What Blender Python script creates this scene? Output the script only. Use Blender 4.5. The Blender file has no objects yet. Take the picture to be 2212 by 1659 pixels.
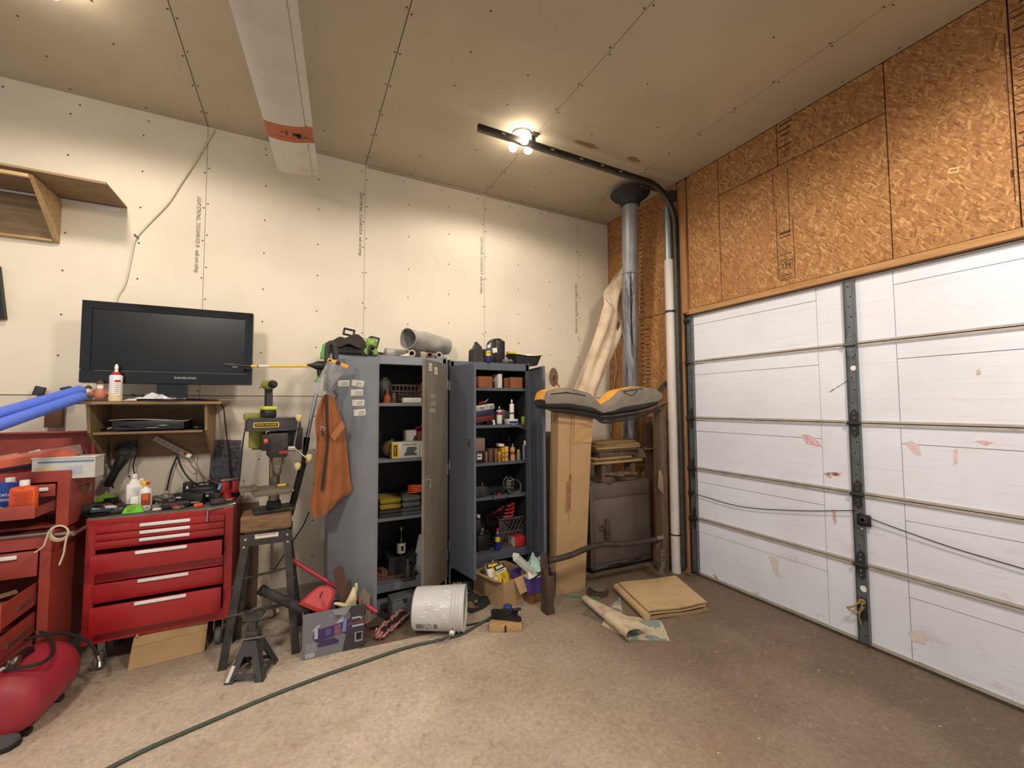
import bpy, bmesh, math, random
from mathutils import Vector as V, Matrix as MX, Euler
from math import sin, cos, pi, radians as RD
random.seed(7)
S = bpy.context.scene
COL = S.collection
# ---------------------------------------------------------------- camera
FPX = 906.27
CAMP = V((-3.2602, -3.8512, 1.5708)); YAW, PIT, ROL = .47216, .05035, -.00491
cF = V((sin(YAW)*cos(PIT), cos(YAW)*cos(PIT), sin(PIT)))
r0 = V((cos(YAW), -sin(YAW), 0)); u0 = r0.cross(cF)
cR = cos(ROL)*r0 + sin(ROL)*u0; cU = -sin(ROL)*r0 + cos(ROL)*u0
cam = bpy.data.objects.new('camera', bpy.data.cameras.new('camera')); COL.objects.link(cam)
cam.data.sensor_width = 36; cam.data.lens = FPX/2212*36; cam.data.clip_start = .05
m3 = MX((cR, cU, -cF)).transposed()
cam.matrix_world = MX.Translation(CAMP) @ m3.to_4x4()
S.camera = cam
S.view_settings.view_transform = 'Standard'; S.view_settings.look = 'None'
S.view_settings.gamma = 1; S.view_settings.use_curve_mapping = False
S.view_settings.exposure = 0.72
# ---------------------------------------------------------------- light
wd = bpy.data.worlds.new('world'); S.world = wd; wd.use_nodes = True
bg = wd.node_tree.nodes['Background']; bg.inputs[0].default_value = (.96, .97, 1, 1); bg.inputs[1].default_value = .34
LAMP_COL = (1, .895, .76)
LAMP_W = 29
def point(name, loc, w, r=.06, col=LAMP_COL):
    l = bpy.data.lights.new(name, 'SPOT'); l.spot_size = RD(176); l.spot_blend = .3; l.energy = w; l.shadow_soft_size = r; l.color = col
    o = bpy.data.objects.new(name, l); o.location = loc; COL.objects.link(o); return o
for i, (x, y) in enumerate(((-4.42, -3.7), (-1.7, -3.9))):
    point('rear_fill_light', (x, y, 3.52), LAMP_W*4.9, .2)  # unseen fill lamps added out of view, strength fitted to even the brightness
# ---------------------------------------------------------------- pixel ray -> point on a plane of the room
def at(px, py, X=None, Y=None, Z=None, D=None):
    d = cF + cR*((px-1106)/FPX) + cU*((829.5-py)/FPX)
    if X is not None: t = (X-CAMP.x)/d.x
    elif Y is not None: t = (Y-CAMP.y)/d.y
    elif Z is not None: t = (Z-CAMP.z)/d.z
    else: t = D
    return CAMP + d*t
def mpp(p): return (V(p)-CAMP).dot(cF)/FPX      # metres per photo pixel at a point
# ---------------------------------------------------------------- materials
def lin(c):
    c = [x/255 for x in c]
    return tuple((x/12.92 if x <= .04045 else ((x+.055)/1.055)**2.4) for x in c)+(1,)
MATS = {}
def newmat(name):
    m = bpy.data.materials.new(name); m.use_nodes = True
    nt = m.node_tree; return m, nt, nt.nodes['Principled BSDF']
def N(nt, t, **kw):
    n = nt.nodes.new(t)
    for k, v in kw.items():
        if k in n.inputs: n.inputs[k].default_value = v
        else: setattr(n, k, v)
    return n
def mat(name, col, rough=.6, metal=0., dirt=.25, dcol=None, scale=8., bump=0., bscale=60., stretch=(1, 1, 1), trans=0., alpha=1., coat=0., lo=.45, hi=.7):
    """plain surface colour broken up with noise wear (dirt) and a fine bump"""
    if name in MATS: return MATS[name]
    m, nt, b = newmat(name); L = nt.links
    b.inputs['Roughness'].default_value = rough; b.inputs['Metallic'].default_value = metal
    if trans: b.inputs['Transmission Weight'].default_value = trans
    if alpha < 1: b.inputs['Alpha'].default_value = alpha
    if coat: b.inputs['Coat Weight'].default_value = coat
    c = lin(col); d = lin(dcol) if dcol else tuple(x*.55 for x in c[:3])+(1,)
    tc = N(nt, 'ShaderNodeTexCoord'); mp = N(nt, 'ShaderNodeMapping'); mp.inputs['Scale'].default_value = stretch
    L.new(tc.outputs['Object'], mp.inputs[0])
    nz = N(nt, 'ShaderNodeTexNoise', Scale=scale, Detail=6., Roughness=.65); L.new(mp.outputs[0], nz.inputs['Vector'])
    rp = N(nt, 'ShaderNodeMapRange'); rp.inputs[1].default_value = lo; rp.inputs[2].default_value = hi; rp.inputs[4].default_value = dirt
    L.new(nz.outputs['Fac'], rp.inputs[0])
    mx = N(nt, 'ShaderNodeMix', data_type='RGBA'); mx.inputs[6].default_value = c; mx.inputs[7].default_value = d
    L.new(rp.outputs[0], mx.inputs[0]); L.new(mx.outputs[2], b.inputs['Base Color'])
    if bump:
        n2 = N(nt, 'ShaderNodeTexNoise', Scale=bscale, Detail=4.); L.new(mp.outputs[0], n2.inputs['Vector'])
        bp = N(nt, 'ShaderNodeBump', Strength=bump, Distance=.004); L.new(n2.outputs['Fac'], bp.inputs['Height']); L.new(bp.outputs[0], b.inputs['Normal'])
    MATS[name] = m; return m
def wood(name, col, dcol, scale=3., stretch=(1, 12, 12), rough=.75):
    return mat(name, col, rough, 0, .9, dcol, scale, .25, 40, stretch, lo=.35, hi=.7)
def emit(name, col, s):
    if name in MATS: return MATS[name]
    m, nt, b = newmat(name); b.inputs['Emission Color'].default_value = col; b.inputs['Emission Strength'].default_value = s
    b.inputs['Base Color'].default_value = (.9, .9, .9, 1); MATS[name] = m; return m
def mix(nt, a, b, fac):
    mx = N(nt, 'ShaderNodeMix', data_type='RGBA')
    for i, s in ((6, a), (7, b), (0, fac)):
        if hasattr(s, 'links'): nt.links.new(s, mx.inputs[i])
        else: mx.inputs[i].default_value = s
    return mx.outputs[2]
def rng(nt, s, a, b, c=0., d=1.):
    r = N(nt, 'ShaderNodeMapRange'); nt.links.new(s, r.inputs[0])
    for i, v in ((1, a), (2, b), (3, c), (4, d)): r.inputs[i].default_value = v
    return r.outputs[0]
def noise(nt, vec, scale, detail=5., rough=.6):
    n = N(nt, 'ShaderNodeTexNoise', Scale=scale, Detail=detail, Roughness=rough); nt.links.new(vec, n.inputs['Vector']); return n.outputs['Fac']
def mapping(nt, vec, scale=(1, 1, 1), rot=(0, 0, 0), loc=(0, 0, 0)):
    m = N(nt, 'ShaderNodeMapping'); nt.links.new(vec, m.inputs[0]); m.inputs['Scale'].default_value = scale; m.inputs['Rotation'].default_value = rot; m.inputs['Location'].default_value = loc
    return m.outputs[0]
# ---------------------------------------------------------------- mesh builder
def rotm(r): return Euler(r).to_matrix()
def catmull(pts, k=6):
    pts = [V(p) for p in pts]
    if len(pts) < 3: return pts
    P = [pts[0]*2-pts[1]] + pts + [pts[-1]*2-pts[-2]]; out = []
    for i in range(1, len(P)-2):
        a, b, c, d = P[i-1:i+3]
        for j in range(k):
            t = j/k
            out.append(.5*((2*b)+(c-a)*t+(2*a-5*b+4*c-d)*t*t+(3*b-a-3*c+d)*t**3))
    return out+[pts[-1]]
KB = 0
class G:
    def __init__(s): s.v = []; s.f = []; s.fm = []; s.mats = []; s.cur = 0; s.M = MX.Identity(4)
    def m(s, material):
        if material not in s.mats: s.mats.append(material)
        s.cur = s.mats.index(material); return s
    def at(s, loc=(0, 0, 0), r=(0, 0, 0)): s.M = MX.Translation(loc) @ rotm(r).to_4x4(); return s
    def add(s, vs, fs):
        o = len(s.v); s.v += [s.M @ V(v) for v in vs]
        for f in fs: s.f.append([i+o for i in f]); s.fm.append(s.cur)
        return s
    def box(s, c, d, r=(0, 0, 0), taper=1., bev=0.):
        global KB
        KB = (KB+1) % 7; e_ = .00012*(KB+1)      # a hair of size difference keeps neighbouring faces from lying in one plane
        d = [k-e_ if k > .012 else k for k in d]
        R = rotm(r); c = V(c); x, y, z = d[0]/2, d[1]/2, d[2]/2
        if bev and not any(r) and taper == 1: return s.rbox(c, d, bev)
        if bev: return s.rbox(c, d, bev, R)
        vs = [c+R@V((a*x*(taper if e > 0 else 1), b*y*(taper if e > 0 else 1), e*z)) for e in (-1, 1) for a, b in ((-1, -1), (1, -1), (1, 1), (-1, 1))]
        return s.add(vs, [(3, 2, 1, 0), (4, 5, 6, 7), (0, 1, 5, 4), (1, 2, 6, 5), (2, 3, 7, 6), (3, 0, 4, 7)])
    def rbox(s, c, d, b, R=None):
        bm = bmesh.new(); bmesh.ops.create_cube(bm, size=1)
        for v in bm.verts: v.co = V((v.co.x*d[0], v.co.y*d[1], v.co.z*d[2]))
        bmesh.ops.bevel(bm, geom=bm.edges[:], offset=min(b, min(d)*.49), segments=2, affect='EDGES', profile=.5)
        bm.verts.index_update()
        c = V(c); s.add([c+((R@v.co) if R else v.co) for v in bm.verts], [[v.index for v in f.verts] for f in bm.faces]); bm.free(); return s
    def cyl(s, p, q, r, r2=None, n=14, cap=True):
        p, q = V(p), V(q); r2 = r if r2 is None else r2; d = (q-p).normalized()
        a = d.orthogonal().normalized(); b = d.cross(a); vs = []
        for c, rr in ((p, r), (q, r2)): vs += [c+(a*cos(2*pi*i/n)+b*sin(2*pi*i/n))*rr for i in range(n)]
        fs = [(i, (i+1) % n, n+(i+1) % n, n+i) for i in range(n)]
        if cap: fs += [tuple(range(n-1, -1, -1)), tuple(range(n, 2*n))]
        return s.add(vs, fs)
    def tube(s, pts, r, n=8, k=6, cap=True, smooth=True, flat=1.):
        pts = catmull(pts, k) if smooth else [V(p) for p in pts]
        vs = []; m = len(pts); up = None
        for i, p in enumerate(pts):
            t = (pts[min(i+1, m-1)]-pts[max(i-1, 0)]).normalized()
            if up is None: up = t.orthogonal().normalized()
            up = (up-t*up.dot(t)).normalized(); b = t.cross(up)
            rr = r(i/(m-1)) if callable(r) else r
            vs += [p+(up*cos(2*pi*j/n)*flat+b*sin(2*pi*j/n))*rr for j in range(n)]
        fs = [(i*n+j, i*n+(j+1) % n, (i+1)*n+(j+1) % n, (i+1)*n+j) for i in range(m-1) for j in range(n)]
        if cap: fs += [tuple(range(n-1, -1, -1)), tuple(range((m-1)*n, m*n))]
        return s.add(vs, fs)
    def lathe(s, prof, c=(0, 0, 0), n=20, r=(0, 0, 0), sx=1., sy=1., cap=True):
        R = rotm(r); c = V(c); vs = []; m = len(prof)
        for rr, z in prof: vs += [c+R@V((rr*cos(2*pi*i/n)*sx, rr*sin(2*pi*i/n)*sy, z)) for i in range(n)]
        fs = [(i*n+j, i*n+(j+1) % n, (i+1)*n+(j+1) % n, (i+1)*n+j) for i in range(m-1) for j in range(n)]
        if cap: fs += [tuple(range(n-1, -1, -1)), tuple(range((m-1)*n, m*n))]
        return s.add(vs, fs)
    def prism(s, pts, h, o=(0, 0, 0), ax=(1, 0, 0), ay=(0, 0, 1)):
        """polygon pts in the ax/ay plane at o, extruded h along ax x ay (centred)"""
        o, ax, ay = V(o), V(ax).normalized(), V(ay).normalized(); nn = ax.cross(ay)
        n = len(pts)
        vs = [o+ax*a+ay*b+nn*(e*h/2) for e in (-1, 1) for a, b in pts]
        return s.add(vs, [tuple(range(n-1, -1, -1)), tuple(range(n, 2*n))]+[(i, (i+1) % n, n+(i+1) % n, n+i) for i in range(n)])
    def poly3(s, pts, th):
        """planar-ish 3D polygon given thickness th (vector)"""
        pts = [V(p) for p in pts]; th = V(th); n = len(pts)
        return s.add(pts+[p+th for p in pts], [tuple(range(n-1, -1, -1)), tuple(range(n, 2*n))]+[(i, (i+1) % n, n+(i+1) % n, n+i) for i in range(n)])
    def sheet(s, fn, nu, nv, th=.004):
        """fn(u,v)->point; two-sided sheet with thickness along its normal"""
        P = [[V(fn(i/nu, j/nv)) for j in range(nv+1)] for i in range(nu+1)]
        vs = []; nr = []
        for i in range(nu+1):
            for j in range(nv+1):
                du = P[min(i+1, nu)][j]-P[max(i-1, 0)][j]; dv = P[i][min(j+1, nv)]-P[i][max(j-1, 0)]
                nn = du.cross(dv); nr.append(nn.normalized() if nn.length > 1e-9 else V((0, 0, 1))); vs.append(P[i][j])
        W = nv+1; T = len(vs); vs2 = [v-n*th for v, n in zip(vs, nr)]
        fs = []
        for i in range(nu):
            for j in range(nv):
                a = i*W+j; q = (a, a+W, a+W+1, a+1); fs += [q, tuple(T+x for x in reversed(q))]
        rim = [i*W for i in range(nu+1)]+[nu*W+j for j in range(1, W)]+[i*W+nv for i in range(nu-1, -1, -1)]+[j for j in range(nv-1, 0, -1)]
        for a, b in zip(rim, rim[1:]+rim[:1]): fs.append((b, a, T+a, T+b))
        return s.add(vs+vs2, fs)
    def ball(s, c, r, n=12, noise_=0.):
        rr = (r, r, r) if not hasattr(r, '__len__') else r; c = V(c); m = max(4, n*2//3)
        vs = [c+V((0, 0, -rr[2]))]
        for i in range(1, m):
            t = pi*i/m
            for j in range(n):
                k = 1+random.uniform(-noise_, noise_)
                vs.append(c+V((rr[0]*sin(t)*cos(2*pi*j/n)*k, rr[1]*sin(t)*sin(2*pi*j/n)*k, -rr[2]*cos(t)*k)))
        vs.append(c+V((0, 0, rr[2]))); e = len(vs)-1
        fs = [(0, 1+(j+1) % n, 1+j) for j in range(n)]
        fs += [(1+(i-1)*n+j, 1+(i-1)*n+(j+1) % n, 1+i*n+(j+1) % n, 1+i*n+j) for i in range(1, m-1) for j in range(n)]
        fs += [(e, 1+(m-2)*n+j, 1+(m-2)*n+(j+1) % n) for j in range(n)]
        return s.add(vs, fs)
    def ring(s, c, R, r, n=20, k=8, ax=(0, 0, 1), sx=1.):
        ax = V(ax).normalized(); a = ax.orthogonal().normalized(); b = ax.cross(a); c = V(c)
        vs = []
        for i in range(n):
            t = 2*pi*i/n; d = a*cos(t)*sx+b*sin(t)
            vs += [c+d*R+(d*cos(2*pi*j/k)+ax*sin(2*pi*j/k))*r for j in range(k)]
        return s.add(vs, [(i*k+j, ((i+1) % n)*k+j, ((i+1) % n)*k+(j+1) % k, i*k+(j+1) % k) for i in range(n) for j in range(k)])
    def obox(s, c, d, t=.004):
        """open-topped box, c is base centre"""
        c = V(c); x, y, z = d
        s.box(c+V((0, 0, t/2)), (x, y, t))
        for a in (-1, 1):
            s.box(c+V((a*(x-t)/2, 0, z/2)), (t, y, z)); s.box(c+V((0, a*(y-t)/2, z/2)), (x-2*t, t, z))
        return s
    def build(s, name, parent=None, label=None, smooth=True, kind=None):
        me = bpy.data.meshes.new(name); me.from_pydata([tuple(v) for v in s.v], [], s.f)
        for mm in s.mats: me.materials.append(mm)
        me.polygons.foreach_set('material_index', s.fm)
        bm = bmesh.new(); bm.from_mesh(me); bmesh.ops.recalc_face_normals(bm, faces=bm.faces); bm.to_mesh(me); bm.free()
        if smooth:
            me.shade_smooth(); me.set_sharp_from_angle(angle=RD(38))
        o = bpy.data.objects.new(name, me); COL.objects.link(o)
        if parent: o.parent = parent
        if label: o['label'] = label
        if kind: o['kind'] = kind
        return o
def q(material): return G().m(material)
def tag(o, label, cat, group=None):
    o['label'] = label; o['category'] = cat
    if group: o['group'] = group
    return o
def thing(name, label, cat, loc=(0, 0, 0), rz=0., group=None, rot=None):
    o = bpy.data.objects.new(name, None); COL.objects.link(o); o.empty_display_size = .05
    o.location = loc; o.rotation_euler = rot if rot else (0, 0, rz)
    return tag(o, label, cat, group)
def copy_tree(o, parent=None):
    c = o.copy(); COL.objects.link(c)
    if parent: c.parent = parent
    for ch in list(o.children): copy_tree(ch, c)
    return c
def struct(o): o['kind'] = 'structure'; return o
def text(s, size, material, parent, loc, rot=(pi/2, 0, 0), th=.0004, name='lettering', sx=1., center=True):
    """flat print: thin letters standing on a surface"""
    cu = bpy.data.curves.new('t', 'FONT'); cu.body = s; cu.size = size; cu.extrude = th; cu.resolution_u = 2
    if center: cu.align_x = 'CENTER'; cu.align_y = 'CENTER'
    t = bpy.data.objects.new('t', cu); COL.objects.link(t)
    me = bpy.data.meshes.new_from_object(t.evaluated_get(bpy.context.evaluated_depsgraph_get()))
    bpy.data.objects.remove(t); bpy.data.curves.remove(cu)
    me.materials.clear(); me.materials.append(material)
    o = bpy.data.objects.new(name, me); COL.objects.link(o)
    if parent: o.parent = parent
    o.location = loc; o.rotation_euler = rot; o.scale = (sx, 1, 1); return o
# ================================================================ palette
black = mat('black_plastic', (22, 22, 23), .45, dirt=.3, dcol=(50, 48, 45))
blackrub = mat('black_rubber', (26, 25, 25), .8, dirt=.4, dcol=(60, 55, 50))
dgrey = mat('dark_grey_metal', (52, 52, 52), .5, .4, .4, (80, 72, 62))
steel = mat('worn_steel', (150, 148, 142), .38, .9, .5, (84, 72, 60))
chrome = mat('chrome', (215, 215, 215), .18, 1., .2)
galv = mat('galvanised_steel', (150, 154, 156), .45, .7, .5, (105, 108, 110), 30)
greysteel = mat('painted_grey_steel', (130, 135, 142), .5, .1, .3, (108, 106, 102), 5)
white = mat('white_plastic', (232, 230, 226), .45, dirt=.15)
offwhite = mat('off_white_card', (222, 216, 206), .7, dirt=.25)
red = mat('red_enamel', (166, 34, 38), .38, .0, .35, (110, 20, 20), 4, coat=.2)
redold = mat('faded_red_enamel', (160, 66, 54), .5, .0, .5, (116, 46, 38), 5)
redplas = mat('red_plastic', (186, 40, 44), .45)
yellow = mat('yellow_plastic', (226, 190, 50), .5)
lime = mat('neon_green_plastic', (132, 190, 60), .5, dirt=.35)
orange = mat('orange_plastic', (222, 92, 34), .5)
blue = mat('blue_print', (32, 62, 150), .5)
card = mat('brown_cardboard', (178, 146, 106), .85, 0, .35, (146, 112, 76), 6, .15, 90)
carddk = mat('dark_brown_cardboard', (124, 82, 52), .85, 0, .35)
ply = wood('plywood', (170, 140, 98), (120, 92, 60), 4, (1, 14, 14))
pine = wood('weathered_pine', (150, 120, 84), (100, 76, 52), 4, (14, 14, 1))
oldwood = wood('old_grey_wood', (112, 90, 70), (70, 54, 42), 4, (14, 14, 1))
rust = mat('rusty_steel', (78, 64, 56), .8, .3, .7, (118, 78, 54), 14, .3, 80)
ink = mat('black_ink', (28, 24, 22), .8, dirt=.1)
brownink = mat('faded_ink', (70, 62, 54), .8, dirt=.3)
redink = mat('red_ink', (150, 52, 40), .8, dirt=.2)
clear = mat('clear_plastic', (235, 235, 235), .12, dirt=.05, trans=.85, alpha=.55)
film = mat('cloudy_plastic_film', (200, 200, 198), .35, dirt=.3, alpha=.6)
# ================================================================ structure materials
def m_drywall(name, c1, c2, cs):
    m, nt, b = newmat(name); L = nt.links; b.inputs['Roughness'].default_value = .88
    tc = N(nt, 'ShaderNodeTexCoord'); o = tc.outputs['Object']
    a = mix(nt, lin(c1), lin(c2), rng(nt, noise(nt, o, 1.3, 4), .42, .68))
    g = rng(nt, noise(nt, mapping(nt, o, (1, 1, .5)), 5, 9, .8), .58, .74, 0, .45)
    a = mix(nt, a, lin(cs), g); L.new(a, b.inputs['Base Color'])
    bp = N(nt, 'ShaderNodeBump', Strength=.08, Distance=.002); L.new(noise(nt, o, 160, 3), bp.inputs['Height']); L.new(bp.outputs[0], b.inputs['Normal'])
    return m
wallm = m_drywall('drywall_paper', (226, 216, 197), (217, 206, 187), (192, 181, 163))
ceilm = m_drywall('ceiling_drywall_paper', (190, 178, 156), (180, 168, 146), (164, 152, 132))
lowm = m_drywall('dusty_lower_drywall', (216, 206, 190), (198, 188, 172), (150, 138, 122))
def m_osb():
    m, nt, b = newmat('oriented_strand_board'); L = nt.links; b.inputs['Roughness'].default_value = .7
    tc = N(nt, 'ShaderNodeTexCoord'); o = tc.outputs['Object']
    w = N(nt, 'ShaderNodeTexNoise', Scale=5., Detail=2.); L.new(o, w.inputs['Vector'])
    wv = N(nt, 'ShaderNodeVectorMath', operation='MULTIPLY_ADD'); L.new(w.outputs['Color'], wv.inputs[0]); wv.inputs[1].default_value = (.05, .05, .05); L.new(o, wv.inputs[2])
    o = wv.outputs[0]; outs = []
    for ang, sc, sd in ((.35, (1, 20, 96), 0), (-.7, (1, 24, 110), 3.3), (1.3, (1, 21, 100), 7.7), (2.2, (1, 28, 124), 11.1)):
        v = mapping(nt, mapping(nt, o, rot=(ang, 0, 0), loc=(0, sd, 0)), sc)
        vo = N(nt, 'ShaderNodeTexVoronoi', voronoi_dimensions='3D'); vo.inputs['Scale'].default_value = 1.; L.new(v, vo.inputs['Vector'])
        sep = N(nt, 'ShaderNodeSeparateColor'); L.new(vo.outputs['Color'], sep.inputs[0]); outs.append((sep.outputs[0], sep.outputs[1]))
    c = rng(nt, outs[0][0], 0, 1)
    for k, (f, g) in enumerate(outs[1:]):
        c = N(nt, 'ShaderNodeMix', data_type='FLOAT'); L.new(rng(nt, g, .48, .54), c.inputs[0]); L.new(f, c.inputs[3])
        L.new(prev if k else outs[0][0], c.inputs[2]); prev = c.outputs[0]
    cr = N(nt, 'ShaderNodeValToRGB'); L.new(prev, cr.inputs[0]); e = cr.color_ramp.elements
    e[0].position = 0; e[0].color = lin((128, 82, 44)); e[1].position = 1; e[1].color = lin((198, 154, 100))
    for p, cc in ((.15, (148, 100, 54)), (.5, (162, 114, 66)), (.8, (174, 126, 76))): x = e.new(p); x.color = lin(cc)
    a = mix(nt, cr.outputs[0], lin((150, 92, 44)), rng(nt, noise(nt, tc.outputs['Object'], 1.6, 5), .5, .75, 0, .55))
    fg = rng(nt, noise(nt, mapping(nt, o, (1, 30, 160), (.4, 0, 0)), 1, 3), .35, .65, .86, 1.08)
    hs = N(nt, 'ShaderNodeHueSaturation'); L.new(a, hs.inputs['Color']); L.new(fg, hs.inputs['Value']); L.new(hs.outputs[0], b.inputs['Base Color'])
    bp = N(nt, 'ShaderNodeBump', Strength=.25, Distance=.002); L.new(prev, bp.inputs['Height']); L.new(bp.outputs[0], b.inputs['Normal'])
    return m
osbm = m_osb()
def m_floor():
    m, nt, b = newmat('stained_concrete'); L = nt.links
    tc = N(nt, 'ShaderNodeTexCoord'); o = tc.outputs['Object']
    big = noise(nt, o, .55, 3, .5); mid = noise(nt, o, 2.2, 7, .7); fine = noise(nt, o, 38, 6, .75); tiny = noise(nt, o, 150, 3, .7)
    sep = N(nt, 'ShaderNodeSeparateXYZ'); L.new(o, sep.inputs[0])
    # the bay by the door carries old oily brown dirt, the rest is bare grey-tan concrete
    ad = N(nt, 'ShaderNodeMath', operation='MULTIPLY_ADD'); L.new(big, ad.inputs[0]); ad.inputs[1].default_value = 2.6; L.new(sep.outputs[0], ad.inputs[2])
    oil = rng(nt, ad.outputs[0], -1.7, .5)
    a = mix(nt, lin((210, 194, 174)), lin((190, 172, 153)), rng(nt, mid, .36, .66))
    a = mix(nt, a, lin((108, 91, 76)), oil)
    a = mix(nt, a, lin((206, 188, 166)), rng(nt, noise(nt, mapping(nt, o, (1, 1.6, 1), (0, 0, .5)), 6, 8, .8), .58, .76, 0, .6))
    a = mix(nt, a, lin((150, 120, 100)), rng(nt, noise(nt, mapping(nt, o, loc=(4, 9, 0)), 1.1, 5, .65), .52, .72, 0, .5))
    a = mix(nt, a, lin((92, 78, 66)), rng(nt, noise(nt, mapping(nt, o, loc=(7, 2, 0)), 3.3, 8, .8), .60, .78, 0, .7))
    a = mix(nt, a, lin((112, 96, 82)), rng(nt, noise(nt, mapping(nt, o, (1.6, 1, 1), (0, 0, .6), (2, 5, 0)), 8, 9, .82), .53, .68, 0, .5))
    a = mix(nt, a, lin((216, 200, 180)), rng(nt, noise(nt, mapping(nt, o, (1, 1, 1), (0, 0, 1.), (9, 1, 0)), 16, 6, .8), .6, .74, 0, .5))
    # concrete colour darkens toward the back wall
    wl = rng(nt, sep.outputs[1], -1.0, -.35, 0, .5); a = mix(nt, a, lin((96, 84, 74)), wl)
    hs = N(nt, 'ShaderNodeHueSaturation'); L.new(a, hs.inputs['Color']); L.new(rng(nt, fine, .3, .7, .74, 1.22), hs.inputs['Value'])
    a = mix(nt, hs.outputs[0], lin((96, 82, 70)), rng(nt, tiny, .66, .72, 0, .45)); L.new(a, b.inputs['Base Color'])
    L.new(rng(nt, mid, .3, .7, .62, .85), b.inputs['Roughness'])
    bp = N(nt, 'ShaderNodeBump', Strength=.2, Distance=.003); L.new(fine, bp.inputs['Height']); L.new(bp.outputs[0], b.inputs['Normal'])
    return m
floorm = m_floor()
def m_foam():
    m, nt, b = newmat('white_foam_board'); L = nt.links; b.inputs['Roughness'].default_value = .55
    tc = N(nt, 'ShaderNodeTexCoord'); o = tc.outputs['Object']
    a = mix(nt, lin((226, 229, 240)), lin((216, 217, 228)), rng(nt, noise(nt, o, 1.2, 5), .4, .65))
    st = noise(nt, mapping(nt, o, (1, 2.2, 60)), 1, 4, .6)
    a = mix(nt, a, lin((206, 196, 192)), rng(nt, st, .56, .72, 0, .5))
    sep = N(nt, 'ShaderNodeSeparateXYZ'); L.new(o, sep.inputs[0])
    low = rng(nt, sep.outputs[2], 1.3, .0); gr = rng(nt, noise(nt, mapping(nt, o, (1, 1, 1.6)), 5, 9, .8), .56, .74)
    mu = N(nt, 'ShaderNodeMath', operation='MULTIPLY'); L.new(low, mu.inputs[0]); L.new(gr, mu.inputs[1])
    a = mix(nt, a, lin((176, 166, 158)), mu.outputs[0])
    pk = rng(nt, noise(nt, mapping(nt, o, (1, 1, 1.3), loc=(0, 3, 2)), 3.4, 8, .75), .62, .76, 0, .35); a = mix(nt, a, lin((206, 158, 160)), pk)
    L.new(a, b.inputs['Base Color'])
    bp = N(nt, 'ShaderNodeBump', Strength=.35, Distance=.002); L.new(st, bp.inputs['Height']); L.new(bp.outputs[0], b.inputs['Normal'])
    return m
foam = m_foam()
gap = mat('dark_gap', (40, 32, 24), .95, dirt=.1)
H = 3.728
SEAM = [0, -.442, -1.603, -2.757, -3.914, -5.075, -6.25]
# ---------------------------------------------------------------- floor
floor_o = struct(q(floorm).box((-2.6, -4.4, -.06), (8.2, 9.2, .12)).build('floor'))
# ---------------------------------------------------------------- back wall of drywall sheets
wb = struct(q(gap).box((-3.1, .075, H/2), (6.5, .12, H)).build('wall_back'))
for a, b in zip(SEAM, SEAM[1:]):
    for z0, z1, mm in ((1.654, H, wallm), (0, 1.651, lowm)):
        q(mm).box(((a+b)/2, .0065, (z0+z1)/2), (a-b-.0025, .013, z1-z0-.0015)).build('drywall_sheet', wb)
sg = q(mat('screw_head', (66, 54, 44), .6))
for a in SEAM[1:6]:
    for dx in (-.012, .014):
        z = .3+random.random()*.1
        while z < 3.7: sg.cyl((a+dx, .001, z), (a+dx, -.0025, z), .0055, n=6); z += .27+random.uniform(-.05, .05)
    for dx in (.39, .78):
        z = .3+random.random()*.2
        while z < 3.7 and a+dx < 0: sg.cyl((a+dx+random.uniform(-.005, .005), .001, z), (a+dx, -.0025, z), .0055, n=6); z += .28+random.uniform(-.03, .03)
for x in [-.2-.37*i for i in range(16)]: sg.cyl((x, .001, 3.66), (x, -.0025, 3.66), .0055, n=6)
sg.build('screw_heads', wb, kind='stuff')
for px, py0, py1 in ((430, 425, 590), (780, 415, 553), (1040, 512, 634), (1244, 612, 720)):
    p = at(px, py0, Y=0); e = at(px-2, py1, Y=0); ln = p.z-e.z
    text('LIGHT.STRONG....TOUGHROCK \u00ae   walls and ceilings', ln/16.6, brownink, wb, (p.x, -.0006, (p.z+e.z)/2), (pi/2, pi/2, 0), sx=.72)
# ---------------------------------------------------------------- ceiling of drywall strips
ce = struct(q(gap).box((-3.1, -4.4, H+.08), (6.5, 9.2, .12)).build('ceiling'))
for a, b in zip(SEAM, SEAM[1:]):
    q(ceilm).box(((a+b)/2, -4.4, H+.0065), (a-b-.0045, 9.0, .013)).build('drywall_sheet', ce)
sg = q(mat('screw_head', (66, 54, 44), .6))
for a in SEAM[1:6]:
    y = -.15
    while y > -4.5:
        for dx in (-.015, .017):
            yy = y+random.uniform(-.03, .03); sg.cyl((a+dx, yy, H+.001), (a+dx, yy, H-.0025), .0055, n=6)
        for dx in (.4, .8):
            if a+dx < 0 and random.random() < .6: sg.cyl((a+dx, y+.1, H+.001), (a+dx, y+.1, H-.0025), .0055, n=6)
        y -= .3
sg.build('screw_heads', ce, kind='stuff')
# torn paper patches beside the door track
for px, py, w in ((1265, 312, .16), (1368, 344, .11)):
    p = at(px, py, Z=H); g = q(mat('torn_paper_edge', (150, 120, 84), .9))
    g.poly3([p+V((w*cos(t)*random.uniform(.5, 1), .03*sin(t)*random.uniform(.5, 1.1), -.0005)) for t in [i*pi/7 for i in range(14)]], (0, 0, -.0012)); g.build('torn_paper', ce)
tp = q(mat('joint_tape', (168, 148, 116), .9))
for a, b in zip(SEAM[:3], SEAM[1:4]): tp.box(((a+b)/2, -.004, 3.712), (a-b-.02, .003, .012))
tp.build('joint_tape', wb)
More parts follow.
